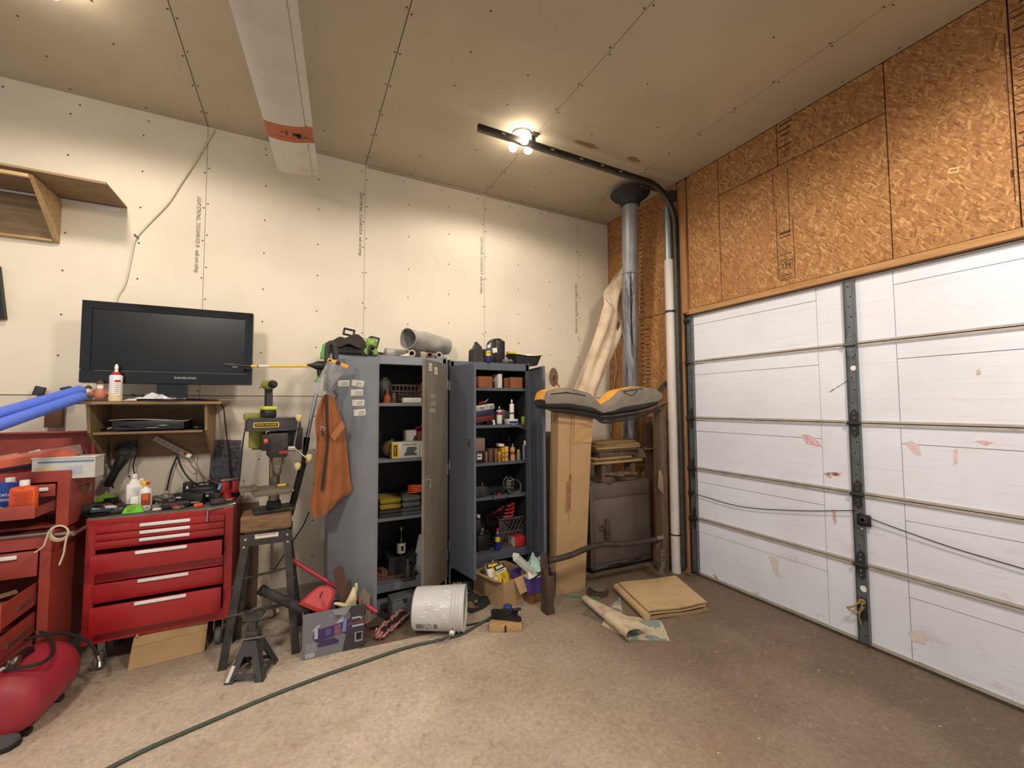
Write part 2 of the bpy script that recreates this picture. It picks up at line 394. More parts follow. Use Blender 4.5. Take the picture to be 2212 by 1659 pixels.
# ---------------------------------------------------------------- right wall of strand board around the door opening
DTOP, DY0 = 2.415, -1.085
wr = struct(q(gap).box((.135, -.50, H/2), (.24, 1.14, H)).box((.135, -4.95, (H+2.46)/2), (.24, 7.7, H-2.46)).build('wall_right'))
T = .013
def osb(y0, y1, z0, z1): q(osbm).box((T/2, (y0+y1)/2, (z0+z1)/2), (T, abs(y0-y1)-.0065, z1-z0-.0065)).build('strand_board', wr)
for y0, y1, z0, z1 in ((0, -.505, 0, 2.482), (0, -.505, 2.482, H), (-.505, -1.02, 0, 2.482), (-.505, -1.02, 2.482, H), (-1.14, -1.475, 2.46, H), (-1.475, -1.986, 3.398, H), (-1.986, -2.652, 3.398, H),
                       (-1.475, -2.652, 2.46, 3.398), (-2.652, -3.17, 2.46, H), (-3.17, -4.35, 2.46, H), (-4.35, -5.5, 2.46, H), (-5.5, -6.7, 2.46, H), (-6.7, -8.8, 2.46, H)): osb(y0, y1, z0, z1)
# header and jamb boards
trimw = wood('orange_pine_trim', (186, 142, 92), (152, 108, 64), 3, (14, 1, 14))
trimv = wood('orange_pine_board', (172, 124, 78), (126, 84, 50), 3, (14, 14, 1))
struct(q(trimw).box((.040, -4.95, 2.437), (.09, 7.7, .044)).build('trim_header'))
struct(q(trimv).box((-.006, -1.105, 3.07), (.03, .06, 1.28)).build('trim_jamb'))
struct(q(trimv).box((-.004, -1.055, 1.86), (.024, .03, 3.7)).build('trim_side'))
# stamped print on the strand boards
st = q(mat('brown_stamp_ink', (64, 42, 26), .9, dirt=.5, dcol=(120, 80, 44), scale=60))
def stamp(y, z, w, h): st.box((-.0004, y, z), (.0010, w, h))
for k in range(34):       # coarse rows of stamped block print along the right-hand board edge
    z = 3.66-k*.034; stamp(-3.21-random.uniform(0, .04), z, random.uniform(.05, .09), random.choice((.003, .005, .010)))
stamp(-3.155, 3.05, .004, .9); stamp(-3.15, 2.75, .01, .04)
for k in range(40): z = 3.66-k*.048; stamp(-.53-random.uniform(0, .01), z, random.uniform(.02, .05), .012)
for k in range(16): stamp(-.60, 2.36-k*.04, .06, random.choice((.004, .01)))
for k in range(7): stamp(-2.03-random.uniform(0, .03), 3.70-k*.042, random.uniform(.05, .1), random.choice((.005, .012)))
stamp(-1.945, 3.2, .004, .3); stamp(-1.96, 2.8, .005, .55); stamp(-2.055, 3.1, .004, .5); stamp(-2.08, 2.72, .004, .45)
for z in (2.87, 2.86, 2.835): stamp(-2.02, z, .08, .008)
stamp(-2.02, 2.70, .09, .004); stamp(-2.0, 2.66, .05, .006); stamp(-2.02, 2.54, .09, .004); stamp(-2.02, 2.52, .09, .004); stamp(-2.02, 2.505, .09, .004)
for y in (-1.995, -2.045):
    stamp(y, 2.645, .04, .004); stamp(y, 2.585, .04, .003); stamp(y-.02, 2.615, .003, .06); stamp(y+.02, 2.615, .003, .06)
st.build('stamped_print', wr)
for s_, y in (('2', -1.995), ('9', -2.045)): text(s_, .05, ink, wr, (-.0008, y, 2.612), (pi/2, 0, -pi/2))
chip = at(2060, 368, X=.0); q(mat('pale_wood_chip', (214, 180, 130), .8)).box((-.0004, chip.y, chip.z), (.001, .045, .03), (.3, 0, 0)).m(osbm).box((-.0012, chip.y, chip.z), (.001, .03, .014), (.3, 0, 0)).build('pale_chip', wr)
# curb of concrete below the back wall
struct(q(mat('curb_concrete', (150, 140, 128), .85, dirt=.6, bump=.2)).box((-3.1, -.012, .07), (6.3, .024, .14)).build('baseboard_back'))
# ================================================================ sectional garage door
ZJ = [2.407, 1.964, 1.44, .975, .52, .02]
XD = .05
dg = mat('galvanised_door_steel', (112, 118, 120), .45, .55, .5, (80, 82, 82), 18)
rail = mat('painted_rail', (178, 170, 162), .5, .1, .5, (120, 108, 98), 10)
dr = bpy.data.objects.new('door_1', None); COL.objects.link(dr); dr['kind'] = 'structure'
STY = [(-1.085, -1.135), (-2.368, -2.428), (-3.70, -3.76), (-5.0, -5.06)]
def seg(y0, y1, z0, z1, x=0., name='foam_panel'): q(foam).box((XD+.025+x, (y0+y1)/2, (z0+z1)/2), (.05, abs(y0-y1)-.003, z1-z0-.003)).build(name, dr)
for k in range(5):
    zt, zb = ZJ[k]-(.010 if k == 0 else .018), ZJ[k+1]+.016
    for b in range(3):
        y0, y1 = STY[b][1], STY[b+1][0]
        cut = .10 if k else .085
        ya, yb = (y0, y1+.18) if b == 0 else (y0-.20, y1+.18) if b == 1 else (y0-.2, y1)
        seg(ya, yb, zb, zt-cut, .0012); seg(ya, yb, zt-cut, zt)
        if b < 2: seg(yb, y1, zb, zt)
        if b > 0: seg(y0, ya, zb, zt)
    if k:
        z = ZJ[k]
        for b in range(3):
            g = q(rail).box((XD-.004, (STY[b][1]+STY[b+1][0])/2, z+.0105), (.018, abs(STY[b][1]-STY[b+1][0]), .013))
            g.box((XD-.002, (STY[b][1]+STY[b+1][0])/2, z-.0085), (.018, abs(STY[b][1]-STY[b+1][0]), .015))
            g.m(gap).box((XD+.012, (STY[b][1]+STY[b+1][0])/2, z+.002), (.02, abs(STY[b][1]-STY[b+1][0]), .006)); g.build('section_rail', dr)
q(rail).box((XD+.02, -3.07, ZJ[0]-.004), (.055, 3.97, .012)).build('top_rail', dr)
q(mat('rubber_seal', (70, 62, 54), .9)).box((XD+.02, -3.07, .012), (.05, 3.97, .024)).m(rail).box((XD+.0, -3.07, .03), (.012, 3.97, .02)).build('bottom_seal', dr)
for i, (y0, y1) in enumerate(STY[:3]):
    for k in range(5):
        yc, w = (y0+y1)/2, abs(y0-y1)
        g = q(dg).box((XD-.006, yc, (ZJ[k]+ZJ[k+1])/2), (.016, w, ZJ[k]-ZJ[k+1]-.012))
        g.box((XD-.016, yc+w/2, (ZJ[k]+ZJ[k+1])/2), (.026, .004, ZJ[k]-ZJ[k+1]-.012)).box((XD-.016, yc-w/2, (ZJ[k]+ZJ[k+1])/2), (.026, .004, ZJ[k]-ZJ[k+1]-.012))
        st_ = g.build('stile', dr)
        h = q(gap); n = 9 if i == 0 else 6
        for j in range(n):
            z = ZJ[k+1]+.05+(ZJ[k]-ZJ[k+1]-.1)*j/(n-1); h.cyl((XD-.0152, yc+(.008 if j % 2 else -.006), z), (XD-.0142, yc+(.008 if j % 2 else -.006), z), .005, n=8)
        h.build('stile_hole', st_, kind='stuff')
    for k in range(1, 5):       # hinges with their roller pins
        z = ZJ[k]; yc = (y0+y1)/2; w = abs(y0-y1)
        g = q(dg if k < 2 else dgrey)
        for sg_ in (1, -1): g.prism([(-.03, 0), (.03, 0), (.022, .06*sg_), (0, .09*sg_), (-.022, .06*sg_)], .006, (XD-.019, yc, z+.006*sg_), (0, 1, 0), (0, 0, 1))
        g.cyl((XD-.03, yc+.038, z), (XD-.03, yc-.038, z), .011, n=10)
        hn = g.build('hinge', dr)
        q(steel).cyl((XD-.032, yc+.05, z), (XD-.032, yc-.03, z), .006, n=8).build('hinge_pin', hn)
        b_ = q(chrome)
        for sg_ in (1, -1):
            b_.cyl((XD-.026, yc, z+.035*sg_), (XD-.02, yc, z+.035*sg_), .006, n=6); b_.cyl((XD-.026, yc, z+.065*sg_), (XD-.02, yc, z+.065*sg_), .005, n=6)
        b_.build('hinge_bolt', hn, kind='stuff')
# top roller bracket, end roller, cable drum side
for z in (2.36, 1.964, 1.44, .975, .75, .52):
    g = q(dgrey).box((XD-.03, -1.075, z), (.05, .06, .03)).cyl((XD-.04, -1.03, z), (XD-.04, -1.09, z), .008, n=8); g.m(steel).cyl((XD-.04, -1.03, z), (XD-.04, -1.045, z), .02, n=12); g.build('roller', dr)
ho = q(white)
for px, py, r in ((1843.5, 795, .017), (1866, 1272, .02), (1862, 1142, .006)):
    p = at(px, py, X=XD-.0145); ho.cyl(p, p+V((-.0012, 0, 0)), r, n=18)
ho.build('stile_opening', dr)
lk = q(black).box((XD-.03, -2.43, .815), (.02, .075, .075), bev=.006).m(dgrey).box((XD-.044, -2.43, .82), (.012, .05, .045), bev=.004).cyl((XD-.05, -2.43, .82), (XD-.04, -2.43, .82), .01); lk.build('lock', dr)
# lock cable to both sides
p0 = at(1505, 1068, X=XD-.02); p1 = at(1600, 1094, X=XD-.02); p2 = at(1720, 1103, X=XD-.02); p3 = at(1848, 1103, X=XD-.03)
q(dgrey).tube([p0, p1, p2, p3], .0035, 6).build('lock_cable', dr)
p0 = at(1880, 1120, X=XD-.03); p1 = at(1950, 1146, X=XD-.025); p2 = at(2060, 1184, X=XD-.02); p3 = at(2212, 1229, X=XD-.02); p4 = p3+(p3-p2)*1.2
q(dgrey).tube([p0, p1, p2, p3, p4], .0035, 6).build('lock_cable', dr)
pr = q(mat('frayed_rope', (160, 132, 84), .9, bump=.4, bscale=300))
c = at(1862, 1300, X=XD-.03)
pr.tube([c+V((0, 0, .01)), c+V((-.02, .04, -.04)), c+V((-.03, .07, -.06)), c+V((-.01, .02, -.075)), c+V((0, -.01, -.03))], .006, 7)
pr.tube([c+V((-.01, -.01, .005)), c+V((-.02, .0, -.05)), c+V((-.01, .015, -.1)), c+V((0, .01, -.15))], .004, 6).ring(c, .014, .007, 12, 6, (1, .3, .3))
pr.build('pull_rope', dr)
q(dgrey).box((XD-.02, -2.40, .24), (.006, .04, .14), bev=.004).m(gap).cyl((XD-.0235, -2.4, .235), (XD-.022, -2.4, .235), .012, n=10).build('pull_plate', dr)
# red paint scuffs rubbed off on the panels
def scuff(pts, col=(190, 130, 136), n='paint_scuff'):
    q(mat(n+str(col), col, .7, dirt=.8, dcol=(222, 206, 206), scale=40, lo=.4, hi=.6)).poly3([at(x, y, X=XD-.0003) for x, y in pts], (-.0006, 0, 0)).build(n, dr)
scuff(((1730, 938), (1750, 940), (1770, 956), (1776, 965), (1758, 962), (1742, 958)), (206, 150, 162))
scuff(((1778, 1022), (1800, 1020), (1819, 1021), (1812, 1029), (1800, 1027), (1793, 1033)), (132, 58, 56))
scuff(((1797, 1095), (1801, 1106), (1804, 1098), (1805, 1112), (1808, 1128), (1803, 1135), (1799, 1118)), (190, 130, 134))
scuff(((2105, 953), (2125, 952), (2148, 955), (2130, 963)), (206, 160, 168)); scuff(((2060, 972), (2068, 968), (2068, 1000), (2060, 1004)), (214, 176, 182)); scuff(((1952, 955), (1970, 952), (1985, 962), (1990, 985), (1972, 978)), (216, 182, 188))
scuff(((2108, 800), (2116, 797), (2119, 808), (2110, 810)), (176, 170, 156), 'dent'); scuff(((1791, 846), (1833, 820), (1834, 822), (1793, 848)), (120, 110, 104), 'crack')
scuff(((1540, 1240), (1548, 1243), (1551, 1253), (1543, 1248)), (150, 112, 92), 'dent'); scuff(((1660, 1200), (1680, 1204), (1684, 1250), (1674, 1240)), (204, 198, 194), 'dent'); scuff(((1620, 1280), (1640, 1278), (1642, 1292), (1628, 1294)), (190, 184, 180), 'dent'); scuff(((1960, 1365), (1990, 1362), (2005, 1378), (1996, 1392), (1970, 1385)), (206, 192, 190), 'dent')
# ---------------------------------------------------------------- track
tr = thing('door_track', 'grey steel overhead door track curving from the wall to below the ceiling', 'door track')
trk = mat('track_steel', (96, 92, 86), .42, .6, .5, (60, 54, 48), 14)
YT = -1.045; XT = -.045
def track_seg(pts, name):
    g = q(trk); pts = [V(p) for p in pts]; m = len(pts); vs = []
    prof = [(-.024, -.018), (.024, -.018), (.028, -.01), (.026, .012), (.020, .014), (.019, -.010), (-.019, -.010), (-.020, .014), (-.026, .012), (-.028, -.01)]
    for i, p in enumerate(pts):
        t = (pts[min(i+1, m-1)]-pts[max(i-1, 0)]).normalized(); nrm = t.cross(V((0, 1, 0))).normalized()
        vs += [p+nrm*a+V((0, -b, 0)) for a, b in prof]
    n = len(prof)
    g.add(vs, [(i*n+j, i*n+(j+1) % n, (i+1)*n+(j+1) % n, (i+1)*n+j) for i in range(m-1) for j in range(n)]+[tuple(range(n)), tuple(range((m-1)*n, m*n))]); return g.build(name, tr)
ZT = 3.64; RR = .36
xs = at(1048, 252, Z=ZT).x
track_seg([(XT, YT, .06), (XT, YT, 1.7), (XT, YT, ZT-RR)], 'vertical_rail')
track_seg([(XT-RR+RR*cos(t), YT, ZT-RR+RR*sin(t)) for t in [i*pi/2/12 for i in range(13)]], 'curved_rail')
track_seg([(XT-RR, YT, ZT), ((XT-RR+xs)/2, YT, ZT), (xs, YT, ZT)], 'horizontal_rail')
q(trk).box((XT+.01, YT+.02, 1.7), (.012, .03, 3.2)).build('back_angle', tr)
g = q(mat('dark_hanger', (70, 60, 50), .6)); bx = at(1166, 290, Z=3.68).x
g.box((bx, YT+.01, 3.695), (.035, .006, .07)).box((bx, YT-.01, 3.722), (.06, .05, .008)); g.build('hanger_bracket', tr)
q(trk).box((XT-.22, YT+.03, ZT-.03), (.4, .006, .04), (0, .0, 0)).box((-.04, YT+.05, 3.60), (.06, .07, .10)).build('flag_bracket', tr)
h = q(mat('punched_slot', (176, 168, 156), .6))
for t in (.12, .38, .55, .68, .8): h.box((xs+(XT-RR-xs)*t, YT-.019, ZT), (.03, .002, .012))
h.build('rail_slot', tr, kind='stuff')
# ================================================================ bare-bulb ceiling lamp
def ceiling_lamp(loc, label, rz=0):
    t = thing('ceiling_lamp', label, 'lamp', loc, rz)
    cer = mat('white_porcelain', (226, 220, 208), .35)
    q(cer).lathe([(.075, 0), (.078, -.012), (.05, -.03), (.02, -.04)], n=24).build('lamp_base', t)
    hub = q(cer)
    for a in (.3, .3+2*pi/3, .3+4*pi/3):
        d = V((cos(a)*.75, sin(a)*.75, -.66)); hub.cyl(V((0, 0, -.03))+d*.01, V((0, 0, -.03))+d*.055, .019, n=12)
        q(emit('glowing_bulb', (1, .88, .70, 1), 26)).ball(V((0, 0, -.03))+d*.098, .034, 14).build('bulb', t)
    hub.build('socket', t)
    point('lamp_bulb_light', V(loc)+V((0, 0, -.20)), LAMP_W, .07)
    return t
LP = at(1127, 290, Z=H-.002)
ceiling_lamp((LP.x, LP.y, H-.002), 'white ceiling lamp with three bare bulbs next to the door track')
ceiling_lamp((-4.42, -1.12, H-.002), 'white ceiling lamp with three bare bulbs over the television side', .7)
# ================================================================ white wing hung below the ceiling
ZW = 3.36
w0, w1, w2, w3 = [at(*p, Z=ZW) for p in ((490, 0), (600, 378), (640, 20), (688, 390))]
wt = thing('model_wing', 'white foam model aircraft wing with an orange band hung below the ceiling', 'aircraft wing', w1.lerp(w3, .5))
wm = mat('painted_white_foam', (206, 200, 190), .6, dirt=.35, dcol=(170, 160, 146), scale=6)
org = wt.location.copy()
lx0, lx1 = w1-org, w3-org; dirv = ((w0-w1)+(w2-w3))*.5
def wpt(u, v, top=False):      # u chordwise 0 (front) .. 1, v along the span
    p = (lx0.lerp(lx1, u))+dirv*v
    t = .022*sin(pi*min(u*1.15, 1))**.7 if u > 0 else 0
    return p+V((0, 0, .045+t if top else .045-t*.8-.004))
def wing_piece(u0, u1, v0, v1, mm, name, off=0):
    us = [u0+(u1-u0)*i/8 for i in range(9)]; g = q(mm); vs = []
    for v in (v0, v1): vs += [wpt(u, v)-V((0, 0, off)) for u in us]+[wpt(u, v, True)+V((0, 0, off+.001)) for u in reversed(us)]
    n = 18; g.add(vs, [(j, (j+1) % n, n+(j+1) % n, n+j) for j in range(n)]+[tuple(range(n)), tuple(range(n, 2*n))]); return g.build(name, wt)
for v0, v1, nm in ((0, .29, 'wing_tip_panel'), (.40, 1.6, 'wing_panel')):
    wing_piece(0, .84, v0, v1, wm, nm); wing_piece(.857, 1, v0, v1, wm, 'aileron')
ob = mat('orange_film', (172, 88, 46), .5, dirt=.4)
for v0, v1 in ((.288, .318), (.320, .372), (.374, .404)): wing_piece(.0, .985, v0, v1, ob, 'orange_band', .0015 if v0 != .32 else .0005)
em = q(ink)
c0 = wpt(.62, .346)
for dx, dy, w, h in ((0, 0, .028, .02), (.018, .006, .02, .03), (-.045, 0, .006, .035), (-.065, 0, .014, .004), (.05, -.004, .02, .006)): em.box(c0+V((dx*1.2, dy, -.0038)), (w*1.3, h*1.3, .001))
em.build('printed_emblem', wt, kind='stuff')
q(steel).cyl(wpt(.5, .5, True), wpt(.5, .5, True)+V((0, 0, H-ZW-.069)), .0025, n=6).cyl(wpt(.5, .08, True), wpt(.5, .08, True)+V((0, 0, H-ZW-.069)), .0025, n=6).build('hanging_wire', wt)
# ================================================================ upper left wall shelf
zs = 2.984
us = thing('wall_shelf', 'long plywood wall shelf on a triangular bracket above the blue foam tubes', 'shelf', (-4.37, 0, zs))
plyd = wood('dusty_plywood', (150, 126, 94), (112, 90, 64), 4, (1, 10, 10)); plyl = wood('pale_plywood', (196, 166, 122), (160, 128, 86), 4, (1, 12, 12))
q(plyd).poly3([(-1.1, -.002, 0), (0, -.002, 0), (.0, -.37, 0), (-1.1, -.40, 0)], (0, 0, .014)).build('shelf_board', us)
q(white).box((-.40, -.006, -.022), (.72, .012, .03)).build('cleat', us)
q(plyl).prism([(-.36, -.016), (-.002, -.016), (-.002, -.31), (-.03, -.31)], .02, (-.345, 0, 0), (0, 1, 0), (0, 0, 1)).build('bracket', us)
q(plyd).box((-.78, -.008, -.16), (.84, .014, .28)).build('back_board', us)
q(plyl).box((-.78, -.358, -.028), (.86, .018, .022)).box((-.78, -.02, -.305), (.84, .03, .014)).build('front_lip', us)
# ================================================================ white cable stapled across the wall
cb = q(mat('white_cable', (214, 204, 186), .5)); pts = [at(*p, Y=-.008) for p in ((463, 281), (440, 320), (418, 356), (390, 398), (364, 438), (330, 474), (305, 500), (291, 520), (284, 550), (276, 590), (268, 618), (252, 646))]
pts.append(V((pts[-1].x-.03, -.05, 2.1)))
tag(cb.tube(pts, .0065, 8).build('wall_cable'), 'white cable stapled diagonally down the wall to behind the television', 'cable')
q(black).box(at(294, 510, Y=-.012), (.03, .012, .01), (0, .8, 0)).build('staple', bpy.data.objects['wall_cable'])
# dark frame edge at the very left
p = at(-8, 640, Y=-.02); fr = q(black).box((p.x-.2, -.02, p.z), (.46, .035, .34), (0, -.12, 0)); tag(fr.build('picture_panel'), 'black framed panel edge on the wall above the blue foam tubes', 'panel')
# ================================================================ television shelf
SHY = -.40
tsx0, tsx1 = -4.44, -3.72; zt = 1.607
ts = thing('television_shelf', 'two-tier plywood wall shelf with tapered sides under the television', 'shelf', (0, 0, 0))
pl2 = wood('shop_plywood', (150, 122, 88), (110, 84, 58), 4, (1, 10, 10)); pl3 = wood('shop_plywood_side', (158, 132, 96), (116, 92, 64), 4, (14, 14, 1))
q(pl2).box((-4.09, SHY/2, zt-.009), (.73, -SHY, .018)).build('upper_board', ts)
q(pl2).box((-4.115, -.165, 1.405), (.56, .32, .014)).build('lower_board', ts)
q(pl2).box((-4.11, -.008, 1.40), (.60, .012, .36)).build('back_board', ts)
for x in (-4.41, -3.815):
    q(pl3).prism([(-.37, zt-.02), (-.006, zt-.02), (-.006, 1.20), (-.07, 1.20), (-.33, 1.41), (-.36, 1.56)], .016, (x, 0, 0), (0, 1, 0), (0, 0, 1)).build('side_board', ts)
q(pl2).box((-3.70, -.33, zt+.012), (.09, .02, .008), (0, 0, .1)).build('loose_stick', ts)
# ================================================================ television
tvx0, tvx1, tvz0, tvz1, TY = -4.478, -3.556, 1.722, 2.248, -.30
tv = thing('television', 'large flat black television with a glossy bezel on the plywood wall shelf', 'television', ((tvx0+tvx1)/2, TY, zt))
w, h, zc = tvx1-tvx0, tvz1-tvz0, (tvz0+tvz1)/2-zt
gl = mat('glossy_black', (7, 7, 8), .12, coat=.4, dirt=.1); scr = mat('dark_screen', (5, 5, 6), .3, dirt=.2, dcol=(12, 12, 12))
q(gl).box((0, .028, zc), (w, .055, h), bev=.012).build('cabinet', tv)
fr = q(gl); b = .048
fr.box((0, -.004, zc+h/2-b/2-.003), (w-.006, .014, b)).box((0, -.004, zc-h/2+.043), (w-.006, .014, .08))
for s_ in (-1, 1): fr.box((s_*(w/2-b/2-.003), -.004, zc+.018), (b, .014, h-b-.09))
fr.build('bezel', tv)
q(scr).box((0, .0, zc+.014), (w-2*b+.01, .004, h-b-.07)).build('screen', tv)
q(mat('silver_line', (128, 128, 126), .3, .6)).box((.02, -.012, zc-h/2+.080), (w-.1, .0015, .002)).build('trim_line', tv)
text('SAMSUNG', .021, mat('silver_print', (190, 190, 192), .4), tv, (.075, -.0116, zc-h/2+.043), sx=1.25, name='lettering')
q(gl).box((.0, .03, .055), (.16, .05, .12)).lathe([(.26, .002), (.262, .008), (.25, .014), (.05, .024)], (0, .03, 0), 32, sx=1., sy=.55).build('stand', tv)
# ================================================================ things on the television shelf
def squeeze_bottle(loc):
    t = thing('glue_bottle', 'white squeeze glue bottle with a red collar in front of the television', 'bottle', loc, .15)
    g = q(mat('milky_bottle', (226, 222, 226), .4)); g.m(mat('milky_bottle', (0, 0, 0))).lathe([(.030, 0), (.033, .004), (.033, .06), (.032, .12), (.0335, .155), (.03, .166), (.012, .170)], n=20, sx=1, sy=.8)
    g.build('body', t)
    q(mat('cream_glue', (224, 206, 160), .5)).lathe([(.0335, .002), (.0337, .05)], n=20, sx=1, sy=.8, cap=False).build('glue_level', t)
    q(redplas).lathe([(.022, .168), (.022, .182), (.014, .186)], n=16).build('collar', t)
    q(white).lathe([(.010, .184), (.008, .205), (.011, .208), (.007, .232), (.004, .236)], n=12).build('nozzle', t)
    g = q(offwhite).box((.012, -.0275, .085), (.028, .001, .10)).m(redink).box((.012, -.0282, .128), (.028, .001, .014)).m(ink)
    for i in range(6): g.box((.012, -.0282, .05+i*.012), (.022, .0006, .002))
    g.build('front_label', t)
bp_ = at(249, 862, Y=-.34); squeeze_bottle((bp_.x, -.34, zt))
def figurine(loc, rz, label, cols, s):
    t = thing('figurine', label, 'figurine', loc, rz)
    a, b_, c = cols
    q(a).box((0, 0, .006*s), (.09*s, .06*s, .012*s), bev=.004).build('plinth', t)
    q(b_).lathe([(.018*s, .01*s), (.03*s, .03*s), (.026*s, .06*s), (.014*s, .075*s)], n=14, sy=.85).build('coat', t)
    q(c).ball((0, -.002, .088*s), (.018*s, .017*s, .019*s), 12).build('face', t)
    q(a).lathe([(.021*s, .096*s), (.02*s, .104*s), (.006*s, .118*s), (.001, .12*s)], n=12, cap=True).build('hat', t)
    q(white).ball((0, -.012*s, .076*s), (.014*s, .009*s, .014*s), 10).build('beard', t)
    g = q(b_)
    for s_ in (-1, 1): g.tube([(s_*.022*s, 0, .066*s), (s_*.034*s, -.008*s, .048*s), (s_*.024*s, -.022*s, .04*s)], .007*s, 7)
    g.build('arm', t)
f1 = at(216, 860, Y=-.33)
figurine((f1.x, -.33, zt), .2, 'small painted figure in an orange coat with a white beard by the glue bottle', (mat('dark_brown_paint', (66, 48, 44), .6), mat('orange_coat', (192, 120, 88), .6, dirt=.7, dcol=(54, 54, 72), scale=30), mat('flesh_paint', (206, 160, 140), .6)), 1.15)
f2 = at(190, 860, Y=-.30)
figurine((f2.x, -.30, zt), .5, 'small pale mottled figure at the end of the television shelf', (mat('dark_brown_paint', (0, 0, 0)), mat('mottled_paint', (176, 164, 154), .7, dirt=.9, dcol=(64, 60, 58), scale=60), mat('bone_paint', (214, 204, 188), .6)), .85)
# crumpled clear bag
def crumple(name, label, cat, loc, sx, sy, h, mm, seed, n=14, rz=0, group=None):
    rr = random.Random(seed); ph = [rr.uniform(0, 6) for _ in range(8)]
    def fn(u, v):
        x, y = (u-.5)*sx, (v-.5)*sy; e = max(0, sin(pi*u)*sin(pi*v))**.5
        k = .5+.28*sin(9*u+ph[0]+4*v)+.22*sin(13*v+ph[1]-5*u)+.16*sin(23*u+17*v+ph[2])
        return (x+.02*sx*sin(11*v+ph[3])*e, y+.03*sy*sin(9*u+ph[4]), .004+h*e*max(.06, k))
    g = q(mm).sheet(fn, n, n, .002); o = g.build(name); o.location = loc; o.rotation_euler = (0, 0, rz); return tag(o, label, cat, group)
pb = at(335, 862, Y=-.33); crumple('plastic_bag', 'crumpled shiny clear plastic bag on the shelf under the television', 'bag', (pb.x, -.325, zt+.001), .30, .12, .05, mat('shiny_film', (224, 224, 228), .12, dirt=.5, dcol=(120, 120, 124), scale=25, alpha=.85), 3)
# player and clutter on the lower tier
zl = 1.413
pl_ = thing('disc_player', 'black disc player on the lower tier under the television', 'disc player', (-4.13, -.17, zl))
q(black).box((0, 0, .038), (.37, .25, .06), bev=.004).build('case', pl_)
q(gl).box((.0, -.127, .022), (.34, .006, .03), bev=.002).m(chrome).box((.02, -.131, .022), (.06, .002, .003)).build('front_panel', pl_)
q(black).box((-.14, -.08, .004), (.03, .03, .008)).box((.14, -.08, .004), (.03, .03, .008)).box((.14, .08, .004), (.03, .03, .008)).box((-.14, .08, .004), (.03, .03, .008)).build('foot', pl_)
pp = q(offwhite)
tag(pp.sheet(lambda u, v: (-4.33+.40*u, -.30+.24*v, zl+.073+.006*sin(5*u)+.01*(v-.5)*(u-.3)), 8, 4, .002).build('paper_sheets'), 'thin stack of loose papers lying on the disc player', 'papers')
q(black).box((-3.885, -.2, zl+.012), (.07, .12, .024), (0, 0, .4), bev=.006).build('remote'); tag(bpy.data.objects['remote'], 'black remote beside the disc player on the lower tier', 'remote'); bpy.data.objects['remote'].name = 'remote_control'
sc_ = thing('spray_nozzle_gun', 'small grey metal fitting lying left of the disc player', 'fitting', (-4.352, -.24, zl), .4)
q(steel).cyl((0, 0, .016), (.05, 0, .03), .012, n=10).cyl((.05, 0, .03), (.065, 0, .06), .008, n=8).build('body', sc_)
# ================================================================ below the shelf: power strip, heat gun, cords, speckled plate
ps = thing('power_strip', 'grey white power strip screwed at a slant under the television shelf', 'power strip', at(374, 966, Y=-.03), rot=(0, RD(34), 0))
q(mat('beige_strip', (186, 170, 160), .5)).box((0, 0, 0), (.26, .03, .042), bev=.006).build('case', ps)
g = q(ink)
for i in range(5):
    for dz in (-.007, .007): g.box((-.1+i*.034, -.0155, dz), (.003, .002, .008))
    g.box((-.09+i*.034, -.0155, 0), (.005, .002, .004))
g.build('outlet', ps); q(redink).box((.088, -.016, 0), (.018, .006, .022)).build('switch', ps)
q(white).cyl((.105, -.022, 0), (.13, -.022, 0), .018, n=12).build('plug', ps)
hp = at(268, 985, Y=-.08)
hg = thing('angle_grinder', 'dark angle grinder hanging under the television shelf', 'grinder', hp, rot=(0, RD(22), 0))
q(dgrey).lathe([(.055, 0), (.06, .012), (.06, .03), (.03, .04), (.028, .05)], (0, 0, .04), 20, (pi/2, 0, 0)).build('guard', hg)
q(mat('abrasive_disc', (96, 92, 92), .9)).lathe([(.05, 0), (.05, .004)], (0, -.008, .04), 20, (pi/2, 0, 0)).build('disc', hg)
q(black).lathe([(.028, 0), (.033, -.03), (.03, -.09), (.024, -.11), (.027, -.2), (.022, -.22)], (0, -.01, .01), 14).build('motor_body', hg)
def cord(pts, r, label, mm=black, name='power_cable', cat='cable', group=None, k=6): return tag(q(mm).tube(pts, r, 7, k).build(name), label, cat, group)
def P(l, **k): return [at(x, y, **k) for x, y in l]
cord(P(((236, 962), (231, 985), (239, 1015), (244, 1055)), Y=-.05), .005, 'black cord hanging beside the dark angle grinder')
cord(P(((295, 948), (296, 975), (288, 1005), (292, 1030)), Y=-.06), .004, 'thin black cord looping right of the dark angle grinder')
cord(P(((383, 985), (370, 1018), (360, 1060)), Y=-.035), .0055, 'black cord falling straight from the power strip')
cord(P(((383, 985), (392, 1010), (410, 1035), (440, 1056)), Y=-.045), .0055, 'black cord curving right from the power strip')
cord(P(((405, 995), (430, 1020), (452, 1035), (480, 1050)), Y=-.055), .0035, 'thin pink cord running right under the power strip', mat('pink_cord', (176, 110, 100), .6))
cord(P(((412, 985), (422, 1000), (434, 1025), (444, 1055)), Y=-.04), .003, 'thin grey cord dropping from the white plug of the power strip', mat('grey_cord', (140, 130, 122), .6))
cord(P(((468, 866), (482, 880), (486, 910), (492, 960), (496, 1000), (499, 1050)), Y=-.07), .0045, 'long black cord hanging from the shelf end in front of the speckled plate')
sp = q(mat('speckled_plate', (84, 82, 88), .6, .2, .9, (30, 28, 28), 40, lo=.5, hi=.6))
c = [at(*p, Y=-.03) for p in ((458, 950), (521, 951), (512, 1075), (448, 1075))]
tag(sp.poly3(c, (0, .008, 0)).build('speckled_plate'), 'dark speckled metal plate leaning on the wall behind the red vise', 'plate')
